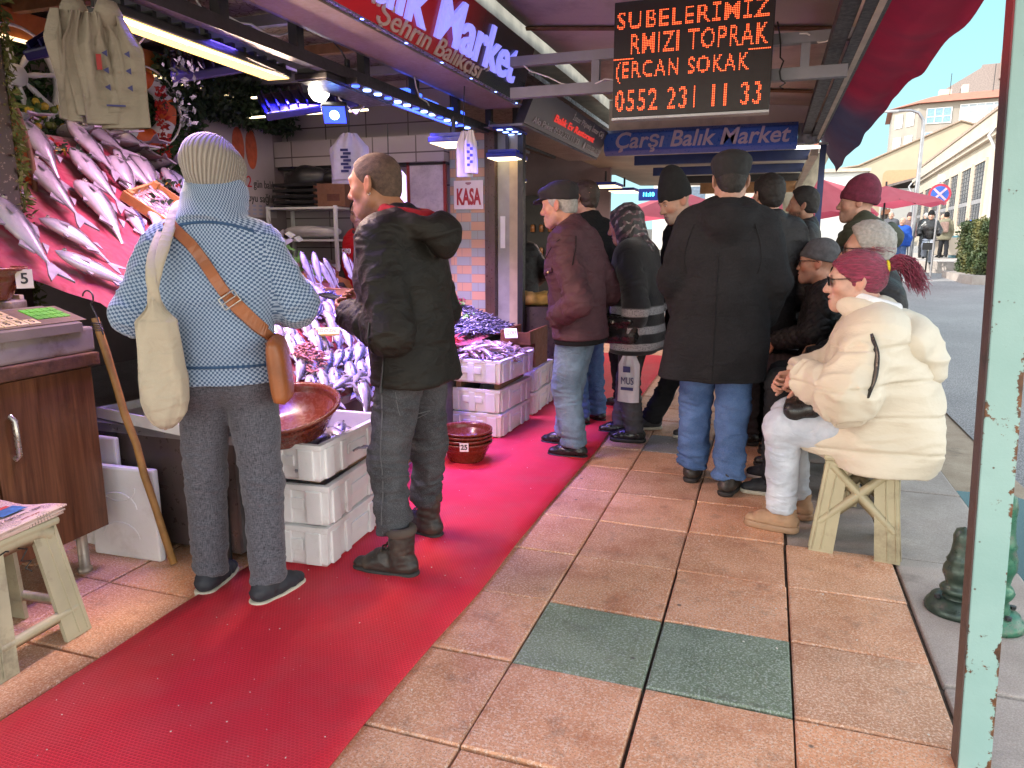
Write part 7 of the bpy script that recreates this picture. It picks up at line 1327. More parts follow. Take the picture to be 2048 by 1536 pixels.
for q in range(40):
    p = Vector((0, 0, rb_.uniform(5, 8.5))); d_ = Vector((rb_.gauss(0, .8), rb_.gauss(0, .5), .7)).normalized(); pts = [p.copy()]
    for k in range(5): p = p + d_ * .55; d_ = (d_ + Vector((rb_.gauss(0, .4), rb_.gauss(0, .4), .1))).normalized(); pts.append(p.copy())
    m.tube(pts, [.06, .05, .04, .03, .02, .012], 4)
m.build('branches', M_BARK, bt2)
# bins by the wall, low pale houses behind the market
wb_ = empty('blue_barrel', (8.2, 35.2, gz(35) + 1.35), 0, 'bright blue plastic barrel lying on the bins', 'barrel'); m = MB(); m.lathe([(0, -.55), (.26, -.55), (.28, -.5), (.3, -.1), (.3, .1), (.28, .5), (.26, .55), (0, .55)], 20, M=Matrix.Rotation(R(90), 4, 'Y') @ Matrix.Rotation(R(12), 4, 'Y')); m.build('drum', plain('barrel_blue', (.01, .09, .52), .4), wb_)
for q, (x, mt, lb_) in enumerate(((7.45, plain('bin_teal', (.10, .22, .26), .5), 'teal wheeled bin left of the blue barrel'), (8.15, plain('bin_grey', (.28, .33, .40), .5), 'grey blue wheeled bin under the blue barrel'))):
    b_ = empty('wheeled_bin', (x, 35.2, gz(35)), 0, lb_, 'bin'); m = MB(); m.add([(-.28, -.3, .1), (.28, -.3, .1), (.28, .3, .1), (-.28, .3, .1), (-.33, -.38, 1.0), (.33, -.38, 1.0), (.33, .38, 1.0), (-.33, .38, 1.0)], [(3, 2, 1, 0), (4, 5, 6, 7), (0, 1, 5, 4), (1, 2, 6, 5), (2, 3, 7, 6), (3, 0, 4, 7)]); m.build('body', mt, b_); m = MB(); m.box((0, 0, 1.05), (.72, .84, .09), 0, None, .03); m.build('lid', mt, b_)
    for s_ in (-1, 1): m = MB(); m.lathe([(0, -.03), (.1, -.03), (.1, .03), (0, .03)], 14, c=(0, 0, 0), M=Matrix.Translation((s_ * .24, .3, .1)) @ Matrix.Rotation(R(90), 4, 'Y')); m.build('wheel', M_BLACK, b_)
m = MB(); m.box((6.9, 34.2, gz(34) + .68), (1.5, .5, .7), 0, None, .03); tag(m.build('stone_block', M_FACT), 'low pinkish stone block behind the walking man', 'block')
for q, (x, y, w_, h_, c_, lab) in enumerate(((-9, 60, 12, 8.2, (.60, .56, .50), 'pale house closing the street behind the umbrellas on the left'), (2.5, 75, 5.5, 7.6, (.62, .60, .57), 'white house seen between the far canopy and the cream building'), (-3, 46, 5, 4.6, (.60, .42, .36), 'pinkish low shop behind the far umbrellas'))):
    h_b = empty('house', (x, y, 0), 0, lab, 'building'); m = MB(); m.bb((0, 0, 0), (w_, 8, h_)); m.build('wall', plain('house_%s' % 'abc'[q], c_, .8, .08, .6), h_b); m = MB(); m.bb((-.2, -.3, h_ + .004), (w_ + .2, 8, h_ + .3)); m.build('roof', M_ROOF if q != 1 else M_CREAM, h_b)
    for k in range(int(w_ // 2.2)): m = MB(); m.bb((.7 + k * 2.1, -.04, h_ * .5), (1.9 + k * 2.1, -.003, h_ * .5 + 1.5)); m.build('window', plain('house_glass', (.10, .14, .20), .2), h_b)
# ================================================================ PEOPLE
from mathutils.bvhtree import BVHTree
t = NT('skin'); t.base(t.attr('Col')); t.set(rough=t.ramp(t.noise(t.tc(), 120, 3), [(.3, .42), (.7, .6)]), sss=.06, spec=.4); t.p.inputs['Subsurface Radius'].default_value = (.012, .004, .002); t.bump(t.noise(t.tc(), 260, 3), .25, .002); SKIN = t.m
def drape(o, pts, d=(0, 1, 0), off=.008, back=.6):
    """lay points (given from outside) onto the surface of a garment"""
    bv = BVHTree.FromPolygons([v.co for v in o.data.vertices], [p.vertices for p in o.data.polygons]); d = Vector(d).normalized(); out = []
    for p in pts:
        p = Vector(p); h = bv.ray_cast(p - d * back, d)
        if h[0] is None: h = bv.find_nearest(p)
        out.append(h[0] + h[1].normalized() * off)
    return out
def smooth_path(P, n=1):
    P = [Vector(p) for p in P]
    for _ in range(n): P = [P[0]] + [(P[i - 1] + P[i] * 2 + P[i + 1]) / 4 for i in range(1, len(P) - 1)] + [P[-1]]
    return P
def lerp_path(P, n): 
    P = [Vector(p) for p in P]; out = []
    for a, b in zip(P, P[1:]): out += [a.lerp(b, k / n) for k in range(n)]
    return out + [P[-1]]
def strap(m, o, pts, w, th=.0035, mi=0, off=.006, d=(0, 1, 0), n=8):
    """flat band lying on a garment"""
    C = smooth_path(drape(o, lerp_path(pts, n), d, off), 2); bv = BVHTree.FromPolygons([v.co for v in o.data.vertices], [p.vertices for p in o.data.polygons]); vv = []
    for i, c in enumerate(C):
        tg = (C[min(i + 1, len(C) - 1)] - C[max(i - 1, 0)]).normalized(); nn = bv.find_nearest(c)[1].normalized(); s_ = tg.cross(nn).normalized(); nn = s_.cross(tg)
        vv += [c + s_ * w / 2 - nn * th, c - s_ * w / 2 - nn * th, c - s_ * w / 2 * .92 + nn * th, c + s_ * w / 2 * .92 + nn * th]
    N = len(C); m.add(vv, [(i * 4 + k, i * 4 + (k + 1) % 4, i * 4 + 4 + (k + 1) % 4, i * 4 + 4 + k) for i in range(N - 1) for k in range(4)] + [(3, 2, 1, 0), (4 * N - 4, 4 * N - 3, 4 * N - 2, 4 * N - 1)], mi, False); return C
M_SOLE = plain('rubber_sole', (.022, .020, .019), .7, .3, 20, .2); M_SOLEW = plain('sole_cream', (.50, .45, .36), .6, .15, 12); M_BOOTL = plain('scuffed_boot', (.028, .022, .018), .5, .5, 16, .4, 60, dirt=(.075, .055, .04)); M_LEA = plain('black_leather', (.014, .013, .013), .33, .35, 14, .25, 70)
M_BLKJ = cloth('black_nylon', (.012, .0115, .013), 1, 420, .25, .55, (.020, .018, .019), .2, 0); M_BLKC = cloth('black_wool', (.009, .0088, .0105), 1, 520, .2, .95, (.014, .0137, .016), .3, .25, .04); M_DARK = cloth('dark_knit', (.012, .012, .013), 1, 300, .3, .95, None, .4, .15); M_DTR = cloth('dark_trousers', (.018, .018, .021), 1, 420, .25, .9)
M_DEN = cloth('blue_denim', (.030, .075, .20), 1, 650, .15, .85, (.075, .15, .32), .3, 0, .22, 5); M_DENP = cloth('washed_denim', (.10, .165, .235), 1, 650, .3, .85, (.17, .25, .33), .3, 0, .22, 5); M_DENG = cloth('grey_denim', (.018, .018, .023), 1, 650, .15, .88, (.050, .050, .056), .3, 0, .22, 7); M_DENL = cloth('pale_denim', (.42, .46, .54), 1, 650, .15, .85, (.55, .58, .64), .3, 0, .15, 5)
M_HAIRD = plain('hair_dark', (.012, .009, .008), .72, .3, 60, .4, 220); M_HAIRG = plain('hair_grey', (.30, .28, .26), .6, .25, 60, .5, 240); M_FRAME = plain('glasses_frame', (.012, .011, .011), .25, .1); M_LENS = plain('dark_lens', (.01, .01, .012), .06, .1, 6, 0)
SK = (.46, .265, .19)
# --- woman in the checked sweater
t = NT('checked_knit'); uv = t.tc('UV'); mp = t.n.new('ShaderNodeMapping'); mp.inputs['Scale'].default_value = (112, 118, 1); t.l.new(uv, mp.inputs[0]); ck_ = t.n.new('ShaderNodeTexChecker'); ck_.inputs['Scale'].default_value = 1; wp = t.n.new('ShaderNodeMixRGB'); wp.blend_type = 'ADD'; wp.inputs[0].default_value = .22; t.l.new(mp.outputs[0], wp.inputs[1]); t.l.new(t.noise(mp.outputs[0], 1.3, 2, out=1), wp.inputs[2]); t.l.new(wp.outputs[0], ck_.inputs['Vector'])
v = t.tc('Object'); c = t.mix(ck_.outputs[1], (.040, .085, .175), (.34, .42, .54)); c = t.mix(t.ramp(t.noise(v, 5, 4), [(.4, 0), (.8, .25)]), c, (.16, .24, .34)); t.base(c); t.set(rough=.95, sheen=.35); t.bump(ck_.outputs[1], .5, .006); t.bump(t.noise(v, 330, 2), .5, .003); M_CHECK = t.m
t = NT('ribbed_cream_knit'); u_ = t.sep(t.tc('UV')); rb_w = t.math('SINE', t.math('MULTIPLY', u_[0], 6.2832 * 62)); c = t.ramp(t.math('ADD', t.math('MULTIPLY', rb_w, .5), .5), [(0, (.22, .185, .15)), (.5, (.39, .33, .28)), (1, (.45, .39, .33))]); t.base(c); t.set(rough=.95, sheen=.3); t.bump(rb_w, .8, .006); t.bump(t.noise(t.tc(), 330, 2), .4, .003); M_RIB = t.m
t = NT('grey_tweed'); v = t.tc('Object'); a = t.noise(t.tc('Object', (420, 420, 40)), 1, 2); b_ = t.noise(t.tc('Object', (60, 60, 480)), 1, 2); c = t.mix(.5, t.ramp(a, [(.35, (.012, .012, .019)), (.62, (.125, .125, .15))]), t.ramp(b_, [(.35, (.012, .012, .019)), (.62, (.12, .12, .145))])); t.base(c); t.set(rough=.95, sheen=.2); t.bump(t.noise(v, 420, 2), .3, .003); M_TWEED = t.m
M_TAN = plain('tan_leather', (.27, .085, .025), .42, .2, 10, .2, 90); M_CANV = cloth('raw_canvas', (.42, .36, .27), 1, 520, .10, .95, None, .3, .1, .06)
p = Person('woman in a blue checked knit and cream ribbed hat with her back turned', (-1.955, 2.24, 0), R(28), 1.735, .008, lean=.06, head=(R(-22), R(14), R(5)), girth=1.0, hfwd=.02, side=-.035, feet={0: (-.125, .03, .085), 1: (.125, -.10, .085)}, knees={0: (-.115, .04, .47), 1: (.115, -.03, .47)}, elbows={0: (-.31, .02, 1.14), 1: (.27, .04, 1.17)}, wrists={0: (-.20, .24, 1.08), 1: (.18, .27, 1.12)}, shw=1.03); P1 = p
p.body((.52, .32, .25), hands={1: dict(d=(-.2, .9, .2), n=(-.6, .2, .6)), 0: dict(d=(.3, .9, .2), n=(.6, .2, .6))}, nr=.062)
o = p.top(M_CHECK, .030, .885, (.070, .078, .055), .007, 'sweater', (.18, .104, .013), None, None, True, 0, .92, .026, butt=.0, k=.05, slk=.032); P1S = o
M_BAND2 = plain('blue_rib', (.030, .075, .16), .95, .2, 60, .4, 300)
for zz, hw in ((1.478, .165), (.955, .19)):
    m = MB(); C = smooth_path(drape(o, [(x - .01, -.7, zz - .035 * (x / hw) ** 2 * (zz > 1.2)) for x in np.linspace(-hw, hw, 22)], (0, 1, 0), .001), 3); m.tube(C, .006, 6, flat=(1, 1)); m.build('seam_band', M_BAND2, p.root)
p.trousers(M_TWEED, .016, .088, .064, .050, .007, .005, name='trousers', stack=.5)
p.shoes(plain('dark_plimsoll', (.020, .022, .03), .7, .3, 20), M_SOLEW, (R(-16), R(-38)), 'shoe', .026, .98)
p.beanie(M_RIB, -.012, .019, .016, .2, 62, 'ribbed_hat', slouch=.035, fold=.0035)
tb = empty('tote_bag', (-1.955, 2.24, 0), R(28), 'raw canvas tote bag hanging from the left shoulder of the woman in the checked knit', 'bag')
prof = [(1.215, .022, .022), (1.175, .05, .03), (1.142, .098, .034), (1.135, .103, .04), (1.02, .107, .05), (.93, .117, .062), (.85, .116, .064), (.80, .098, .06), (.77, .066, .05), (.752, .03, .03), (.748, .002, .002)]
P = []
for (z, wx, wy) in prof:
    row = []
    for k in range(36):
        a = 2 * pi * k / 36; x = wx * np.sign(cos(a)) * abs(cos(a)) ** .75; y = wy * np.sign(sin(a)) * abs(sin(a)) ** .9; f_ = .012 * sin(k * .7 + z * 14) * (1 - abs(z - .95) * 2) + .006 * sin(k * 1.9 - z * 30); row.append((-.168 + x * .68 * (1 + f_ * 2) + .03 * (1.1 - z) * .2, -.205 + y + f_, z))
    P.append(row)
P = np.array(P); F_ = np.stack([np.interp(np.linspace(0, 10, 60), np.arange(11), P[:, k, j]) for k in range(36) for j in range(3)], 1).reshape(60, 36, 3); grid_mesh('bag_body', F_.transpose(1, 0, 2)[::-1], M_CANV, tb, True, True)
m = MB(); sh_ = smooth_path(drape(P1S, lerp_path([(-.165, .10, 1.38), (-.165, .02, 1.5), (-.165, -.04, 1.5), (-.17, -.1, 1.42), (-.19, -.15, 1.32)], 4), (0, 0, -1), .016)[:17], 2)
for s_ in (-1, 1):
    tail = [Vector((-.168 + .012 * s_ * cos(k * .9), -.215 + .012 * s_ * sin(k * .9), 1.30 - k * .026)) for k in range(7)]; C = drape(P1S, [(-.145 + .018 * s_, y, 1.7) for y in (.10, .05, 0, -.05, -.09)], (0, 0, -1), .012); m.tube(smooth_path(C + [Vector((-.155 + .02 * s_, -.19, 1.40))] + tail, 4), [.017] * 6 + [.015] * 7, 8, flat=(1.25, .7))
m.build('straps', M_CANV, tb)
cbag = empty('crossbody_bag', (-1.955, 2.24, 0), R(28), 'tan leather crossbody bag with a buckled strap over the back of the checked knit', 'bag'); m = MB()
strap(m, P1S, [(-.145, -.3, 1.475), (-.055, -.3, 1.392), (.04, -.3, 1.245), (.085, -.3, 1.17), (.15, -.3, 1.095), (.185, -.3, 1.045)], .042, .003, 0, .007); m.build('strap', M_TAN, cbag); m = MB(); strap(m, P1S, [(.068, -.3, 1.205), (.135, -.3, 1.115), (.165, -.3, 1.075)], .052, .005, 0, .012, n=5); m.build('strap_pad', M_TAN, cbag)
c = drape(P1S, [(.066, -.3, 1.205)], (0, 1, 0), .022)[0]; m = MB(); u1 = Vector((.55, 0, -.83)); u2 = Vector((.83, 0, .55)); m.tube([c + u2 * a * .033 + u1 * b * .022 for a, b in ((-1, -1), (1, -1), (1, 1), (-1, 1))], .003, 6, closed=True); m.tube([c - u2 * .03, c + u2 * .03], .0025, 6); m.build('buckle', M_SILV, cbag)
P = np.array([[(.212 + sx * .036 * (1 - .5 * (abs(z - .93) / .13) ** 4) + .0, -.06 + .115 * yy, z) for (sx, yy) in [(cos(a) * 1.0, np.sign(sin(a)) * abs(sin(a)) ** .5) for a in np.linspace(0, 2 * pi, 25)[:-1]]] for z in np.linspace(.81, 1.07, 14)]); P[0, :, :2] = P[0, :, :2] * .35 + P[0, :, :2].mean(0) * .65; P[-1, :, :2] = P[-1, :, :2] * .3 + P[-1, :, :2].mean(0) * .7; P[:, :, 0] -= .02 * ((P[:, :, 2] - 1.06) / .26); P[:, :, 1] -= .05; grid_mesh('pouch', P.transpose(1, 0, 2), M_TAN, cbag, True, True)
m = MB(); m.tube([(.20, -.20, 1.03), (.215, -.21, .97), (.23, -.215, .91)], .009, 6); m.tube([(.19, -.20, 1.05), (.21, -.215, 1.01), (.205, -.215, .96), (.19, -.2, 1.01)], .003, 5); m.build('tassel', plain('dark_leather', (.10, .03, .012), .5), cbag)
# --- man in the dark jacket holding a phone
M_OLIVE = cloth('olive_black_shell', (.010, .0088, .0078), 1, 420, .22, .62, (.017, .0145, .0115), .2, 0); M_REDH = cloth('red_lining', (.24, .012, .018), 1, 300, .25, .95)
p = Person('man in a dark olive jacket with red hood lining and winter boots holding a phone', (-1.43, 2.80, 0), R(88), 1.765, .0075, lean=.13, head=(R(2), R(6), 0), girth=1.08, hfwd=.05, feet={0: (-.225, -.02, .085), 1: (.20, .07, .085)}, knees={0: (-.15, .06, .49), 1: (.15, .02, .49)}, elbows={0: (-.27, -.05, 1.055), 1: (.26, -.0, 1.10)}, wrists={0: (-.125, .235, 1.105), 1: (.09, .265, 1.14)}); P2 = p
p.body((.32, .145, .075), open_mouth=.008, nose=1.08, jaw=1.08, stub=.35, red=.2, brow=(.05, .03, .02), hands={0: dict(d=(.30, .92, .18), n=(.80, -.05, .6), curl=(.75, .85, .95, 1.0), thumb=.55), 1: dict(d=(-.35, .88, .1), n=(-.85, .0, .5), curl=(.7, .9, 1., 1.1), thumb=.6)}, h=.0046, nr=.063)
o = p.top(M_OLIVE, .036, .815, (.080, .078, .056), .008, 'jacket', (.035, .085, .012), (.115, .046, .095, -.02), None, False, .03, 1.0, .012, cuff=.03, fl=(8, 28), seed=1)
nk = p.J['neck']; S_ = p.field(nk - .22, nk + .25); ax = unit(p.hc - nk); c = nk + ax * .035 - p.fw * .06; S_.ring(c, unit(ax * .8 - p.fw * .6), .094, .034, k=.01); V, Q = S_.nets(); V = relax(V, Q, 1); np_mesh('hood_lining', V + vnormals(V, Q) * (.004 * vnoise(V * 25))[:, None], Q, M_REDH, p.root)
tr_ = p.trousers(M_DENG, .010, .092, .070, .058, .010, -.105, stack=1.1); m = MB(); C = smooth_path(drape(tr_, [(-.6, .03 + (.01 if z > .5 else -.03 * (.5 - z)), z) for z in np.linspace(.20, .80, 26)], (1, 0, 0), .0005), 2); m.tube(C, .003, 5); m.build('seam', plain('seam_thread', (.085, .085, .09), .8), p.root); m = MB(); C = smooth_path(drape(tr_, lerp_path([(-.6, -.02, .80), (-.6, -.03, .70), (-.6, -.09, .665), (-.6, -.13, .69)], 5), (1, 0, 0), .0008), 1); m.tube(C, .002, 5); m.build('pocket_edge', plain('seam_thread', (.085, .085, .09), .8), p.root); p.shoes(M_BOOTL, M_SOLE, (R(4), R(-10)), 'boot', .030, 1.18, None, plain('boot_cuff', (.06, .045, .035), .9, .3, 20, .5), plain('boot_lace', (.06, .045, .03), .8))
p.hair(plain('buzz_cut', (.085, .048, .032), .8, .35, 60, .6, 260), .0015, .062, -.055, .012, .0008, 120, 'buzz_cut', h=.0046)
m = MB(); a = p.hc + p.Rh @ A_(-.084, -.014, -.038); m.tube([a + A_(0, .006 * cos(q), .006 * sin(q)) for q in np.linspace(0, 2 * pi, 11)[:-1]], .0018, 6, closed=True); m.build('earring', M_SILV, p.root)
m = MB(); C = drape(o, [(-.4, .02 - .02 * k / 9, .83 + k * .03) for k in range(10)], (1, 0, 0), .004); m.tube(C, .004, 6); m.tube([C[0], C[0] - Vector((.004, 0, .025))], .006, 6); m.build('pocket_zip', M_BLACK, p.root)
m = MB(); c = drape(o, [(-.02, .4, 1.44)], (0, -1, 0), .012)[0]; m.tube([c, c + Vector((-.01, .02, -.06)), c + Vector((-.005, .01, -.11))], .004, 6); m.build('drawcord', M_BLACK, p.root)
ph = empty('phone', (-1.43, 2.80, 0), R(88), 'dark phone held in both hands by the man in the olive jacket', 'phone'); m = MB(); m.box((0, 0, 0), (.075, .155, .009), 0, Matrix.Translation((-.012, .375, 1.160)) @ Matrix.Rotation(R(14), 4, 'X') @ Matrix.Rotation(R(6), 4, 'Z'), .004); m.build('body', M_BLACK, ph); m = MB(); m.box((0, 0, .0052), (.068, .146, .0008), 0, Matrix.Translation((-.012, .375, 1.160)) @ Matrix.Rotation(R(14), 4, 'X') @ Matrix.Rotation(R(6), 4, 'Z')); m.build('screen', M_LENS, ph)
# --- man in the maroon jacket
M_MAROON = cloth('maroon_shell', (.062, .026, .034), 1, 420, .2, .65, (.085, .038, .046), .25, 0)
p = Person('elderly man in a maroon jacket, flat cap and washed jeans looking at the fish', (-1.13, 4.55, 0), R(80), 1.75, .0085, lean=.11, head=(R(4), R(6), 0), girth=1.08, hfwd=.05, feet={0: (-.06, -.01, .085), 1: (.20, .17, .085)}, knees={0: (-.08, .05, .48), 1: (.16, .12, .48)}, elbows={0: (-.285, -.12, 1.05), 1: (.27, -.1, 1.08)}, wrists={0: (-.235, .07, .93), 1: (.22, .1, .93)})
p.body((.44, .22, .15), nose=1.12, stub=.25, stubc=(.3, .28, .27), red=.22, h=.0055, nr=.06); o = p.top(M_MAROON, .034, .80, (.078, .074, .056), .008, 'jacket', (.075, .082, .011), None, None, False, .04, 1., .008, fl=(8, 30)); p.trousers(M_DENP, .014, .088, .074, .066, .006, .0); p.shoes(M_LEA, M_SOLE, (R(10), R(12)), 'shoe', .026); p.flatcap(plain('cap_wool', (.018, .015, .017), .9, .3, 40, .4)); p.hair(M_HAIRG, .002, .0, -.05, .015, .001, 90, 'grey_sides')
m = MB(); S_ = p.field((-.3, -.3, .76), (.3, .35, .9)); p.torso(S_, .030, -.14, .055, .03, 1., 0, .004); S_.clip((0, 0, .765), (0, 0, -1)); S_.clip((0, 0, .815), (0, 0, 1)); V, Q = S_.nets(); np_mesh('waistband', V, Q, M_DARK, p.root)
m = MB(); C = drape(o, [(-.4, .075, 1.24), (-.4, .10, 1.235), (-.4, .125, 1.225), (-.4, .145, 1.21)], (1, 0, 0), .008); m.tube(C, .016, 6, flat=(.35, 1)); m.build('pocket_flap', M_MAROON, p.root); m = MB(); m.lathe([(0, .0), (.009, 0), (.007, .006), (0, .007)], 10, M=Matrix.Translation(C[1] + Vector((-.012, 0, -.012))) @ Matrix.Rotation(R(-90), 4, 'Y')); m.build('button', plain('brass', (.6, .45, .2), .3, .1, 6, 0, 40, .9), p.root)
m = MB(); C = drape(o, [(-.06, .5, z) for z in np.linspace(.82, 1.46, 16)], (0, -1, 0), .003); m.tube(C, .005, 6); m.build('zip', M_BLACK, p.root)
m = MB(); m.tube(smooth_path(drape(o, lerp_path([(-.6, -.055, 1.44), (-.6, -.075, 1.36), (-.6, -.08, 1.27)], 6), (1, 0, 0), .001), 2), .0035, 5); m.tube(smooth_path(drape(o, lerp_path([(-.6, .02, 1.42), (-.6, .16, 1.30)], 8), (1, 0, 0), .001), 2), .003, 5); m.build('seam', M_DARK, p.root)
# --- man in the long black coat
p = Person('tall man in a long black coat and cap with his back turned, wearing blue jeans', (-.24, 4.22, 0), R(2), 1.85, .0085, lean=.03, head=(R(8), R(4), 0), girth=1.04, hfwd=.0, side=.03, feet={0: (-.11, .09, .085), 1: (.10, -.10, .085)}, knees={0: (-.11, .08, .5), 1: (.10, -.02, .5)}, elbows={0: (-.255, -.02, 1.20), 1: (.275, .02, 1.19)}, wrists={0: (-.2, .12, .97), 1: (.225, .12, .96)}, shw=.98); P8 = p
p.body((.40, .23, .17), nr=.066, h=.006, stub=.3); o = p.top(M_BLKC, .036, .645, (.082, .078, .062), .006, 'coat', (.05, .098, .013), (.115, .046, .07, .005), None, False, 0., 1.05, .02, skirt=[((-.11, 0, 1.05), (-.175, -.02, .60), .145, .155), ((.11, 0, 1.05), (.125, .0, .60), .145, .15), ((0, 0, 1.05), (0, -.02, .60), .17, .19)], fl=(5, 10), slk=.06, k=.07)
p.trousers(M_DEN, .014, .092, .076, .066, .007, -.0, stack=1.2); p.shoes(M_BOOTL, M_SOLE, (R(-6), R(-14)), 'ankle', .028, 1.05); p.flatcap(plain('cap_black', (.014, .014, .015), .9, .3, 40, .4), z=.01, peak=True); p.hair(M_HAIRD, .004, .0, -.075, -.01, .002, 90)
m = MB(); C = drape(o, [(-.02, -.6, z) for z in np.linspace(.66, 1.35, 18)], (0, 1, 0), .0015); m.tube(C, .0035, 5); m.build('back_seam', M_BLKC, p.root)
for s_ in (-1, 1):
    m = MB(); C = smooth_path(drape(o, lerp_path([(s_ * .155, -.6, 1.50), (s_ * .19, -.6, 1.40), (s_ * .20, -.6, 1.30), (s_ * .185, -.6, 1.24)], 5), (0, 1, 0), .001), 2); m.tube(C, .0035, 5); m.build('sleeve_seam', M_BLKC, p.root)
m = MB(); m.tube(smooth_path(drape(o, [(x, -.6, .672) for x in np.linspace(-.26, .24, 22)], (0, 1, 0), .0005), 2), .003, 5); m.build('hem_stitch', M_BLKC, p.root)
# --- woman in the headscarf
t = NT('banded_knit'); z_ = t.sep(t.tc('Object'))[2]; v = t.tc('Object'); sp = t.ramp(t.voro(v, 120), [(.28, 0), (.4, 1)]); bands = t.ramp(t.math('DIVIDE', z_, 1.6), [(0, 0), (.432, 0), (.434, 1), (.462, 1), (.464, 0), (.502, 0), (.504, 1), (.532, 1), (.534, 0), (.580, 0), (.582, 1), (.612, 1), (.614, 0), (.70, 0)], 'LINEAR'); t.base(t.mix(t.math('MULTIPLY', bands, t.math('ADD', t.math('MULTIPLY', sp, .75), .2)), (.012, .012, .014), (.42, .40, .41))); t.set(rough=.95, sheen=.2); t.bump(t.noise(v, 160, 3), .6, .006); M_BAND = t.m
t = NT('printed_scarf'); v = t.tc('Object'); c = t.mix(t.ramp(t.wave(v, 9, 9, 3, 'DIAGONAL'), [(.62, 0), (.72, 1)]), (.016, .013, .015), t.mix(t.ramp(t.noise(v, 24, 2), [(.5, 0), (.6, 1)]), (.10, .045, .055), (.30, .26, .25))); t.base(c); t.set(rough=.5, sheen=.2); t.bump(t.noise(v, 26, 4), .5, .012); M_SCARF = t.m
def headscarf(p, mat, drop=.26, name='headscarf', face=.0):
    c, Rm, k = p.hc, p.Rh, p.hs; S = p.field(c - .32, c + .25, min(p.vox, .008)); S.ell(c + Rm @ (A_(0, -.02, .035) * k), A_(.092, .116, .102) * k, Rm, k=0); S.ell(c + Rm @ (A_(0, -.015, -.05) * k), A_(.083, .10, .10) * k, Rm, k=.05)
    S.cap(c + Rm @ A_(0, -.03, -.10), p.J['neck'] - p.upv * .02, .085, .115, k=.06); S.ell(p.J['neck'] + p.fw * .05 - p.upv * .06, A_(.14, .10, .10), p.Rl, k=.05)
    if drop > .2: S.ell(p.J['neck'] + p.fw * .10 - p.upv * .12, A_(.09, .05, .11), p.Rl, k=.05)
    S.ell(c + Rm @ (A_(0, .115 + face, -.015) * k), A_(.060, .10, .085) * k, Rm, k=.015, op='sub'); V, Q = S.nets(); V = relax(V, Q, 2); N = vnormals(V, Q); L = (V - c) @ Rm; V = V + N * (.007 * (1 - 2 * np.abs(vnoise(L * [9, 22, 12]))) + .003 * vnoise(L * 40))[:, None]; return np_mesh(name, V, Q, mat, p.root)
p = Person('small woman in a patterned dark headscarf and black cardigan with speckled grey bands', (-.83, 5.02, 0), R(82), 1.63, .009, lean=.08, head=(R(8), R(14), 0), girth=1.12, hfwd=.03, feet={0: (.0, .0, .085), 1: (.17, .15, .085)}, knees={0: (-.02, .05, .44), 1: (.14, .1, .44)}, elbows={0: (-.27, -.07, .98), 1: (.25, -.05, .98)}, wrists={0: (-.22, -.02, .75), 1: (.18, .1, .84)}); P6 = p
p.body((.46, .24, .17), red=.3, hands={0: dict(d=(0, .1, -1), n=(.8, .4, 0), curl=(1.0, 1.1, 1.2, 1.2))}, h=.006, nose=1.1); p.top(M_BAND, .045, .66, (.080, .078, .062), .006, 'cardigan', None, None, None, False, .03, 1.05, .02, skirt=[((-.1, 0, .9), (-.12, 0, .6), .14, .15), ((.1, 0, .9), (.12, 0, .6), .14, .15)]); p.trousers(cloth('grey_trousers', (.052, .048, .055), 1, 420, .3, .9, (.085, .08, .088)), .012, .082, .066, .058, .006, .005); p.shoes(M_LEA, M_SOLE, (R(14), R(20)), 'shoe', .028, .92); headscarf(p, M_SCARF)
hb_ = empty('handbag', (-.83, 5.02, 0), R(82), 'black glossy handbag slung at the side of the woman in the headscarf', 'bag'); S_ = SDF((-.45, -.2, .68), (-.1, .3, 1.02), .009); S_.cap((-.27, -.03, .80), (-.27, .14, .80), .065, k=0, q=1.6, n=(1, 0, 0)); S_.cap((-.27, -.04, .86), (-.27, .15, .87), .07, k=.03, q=1.5, n=(1, 0, 0)); S_.cap((-.32, -.05, .90), (-.32, .16, .90), .03, k=.02); V, Q = S_.nets(); V = relax(V, Q, 1); np_mesh('pouch', V + vnormals(V, Q) * (.004 * vnoise(V * 28))[:, None], Q, plain('glossy_black', (.012, .012, .013), .22, .3, 14, .3), hb_); m = MB(); m.tube([(-.27, .14, .92), (-.2, .12, 1.1), (-.15, .08, 1.3), (-.14, -.02, 1.36), (-.18, -.1, 1.2), (-.26, -.06, .92)], .009, 6); m.build('strap', M_LEA, hb_); m = MB(); m.lathe([(.012, 0), (.012, .006), (0, .007)], 10, M=Matrix.Translation((-.352, .06, .89)) @ Matrix.Rotation(R(-90), 4, 'Y')); m.build('clasp', M_SILV, hb_)
cb_ = empty('carrier_bag', (-.80 + .0, 5.02, .685), R(-8), 'white printed plastic carrier bag in the hand of the woman in the headscarf', 'bag'); cb_.location = Vector((-.83, 5.02, 0)) + Matrix.Rotation(R(82), 3, 'Z') @ Vector((-.22, -.02, .70)); hang_bag('bag', .15, .36, .03, M_BAGW, cb_, 5); text_mesh('print', 'MUS', .07, M_PRB, cb_, frameM((.005, -.05, -.21), (1, 0, 0), (0, 0, 1)), ext=.002, width=.085); m = MB(); m.box((.005, -.05, -.262), (.085, .004, .02)); m.box((.0, -.05, -.13), (.05, .004, .04)); m.build('print_block', M_PRB, cb_)
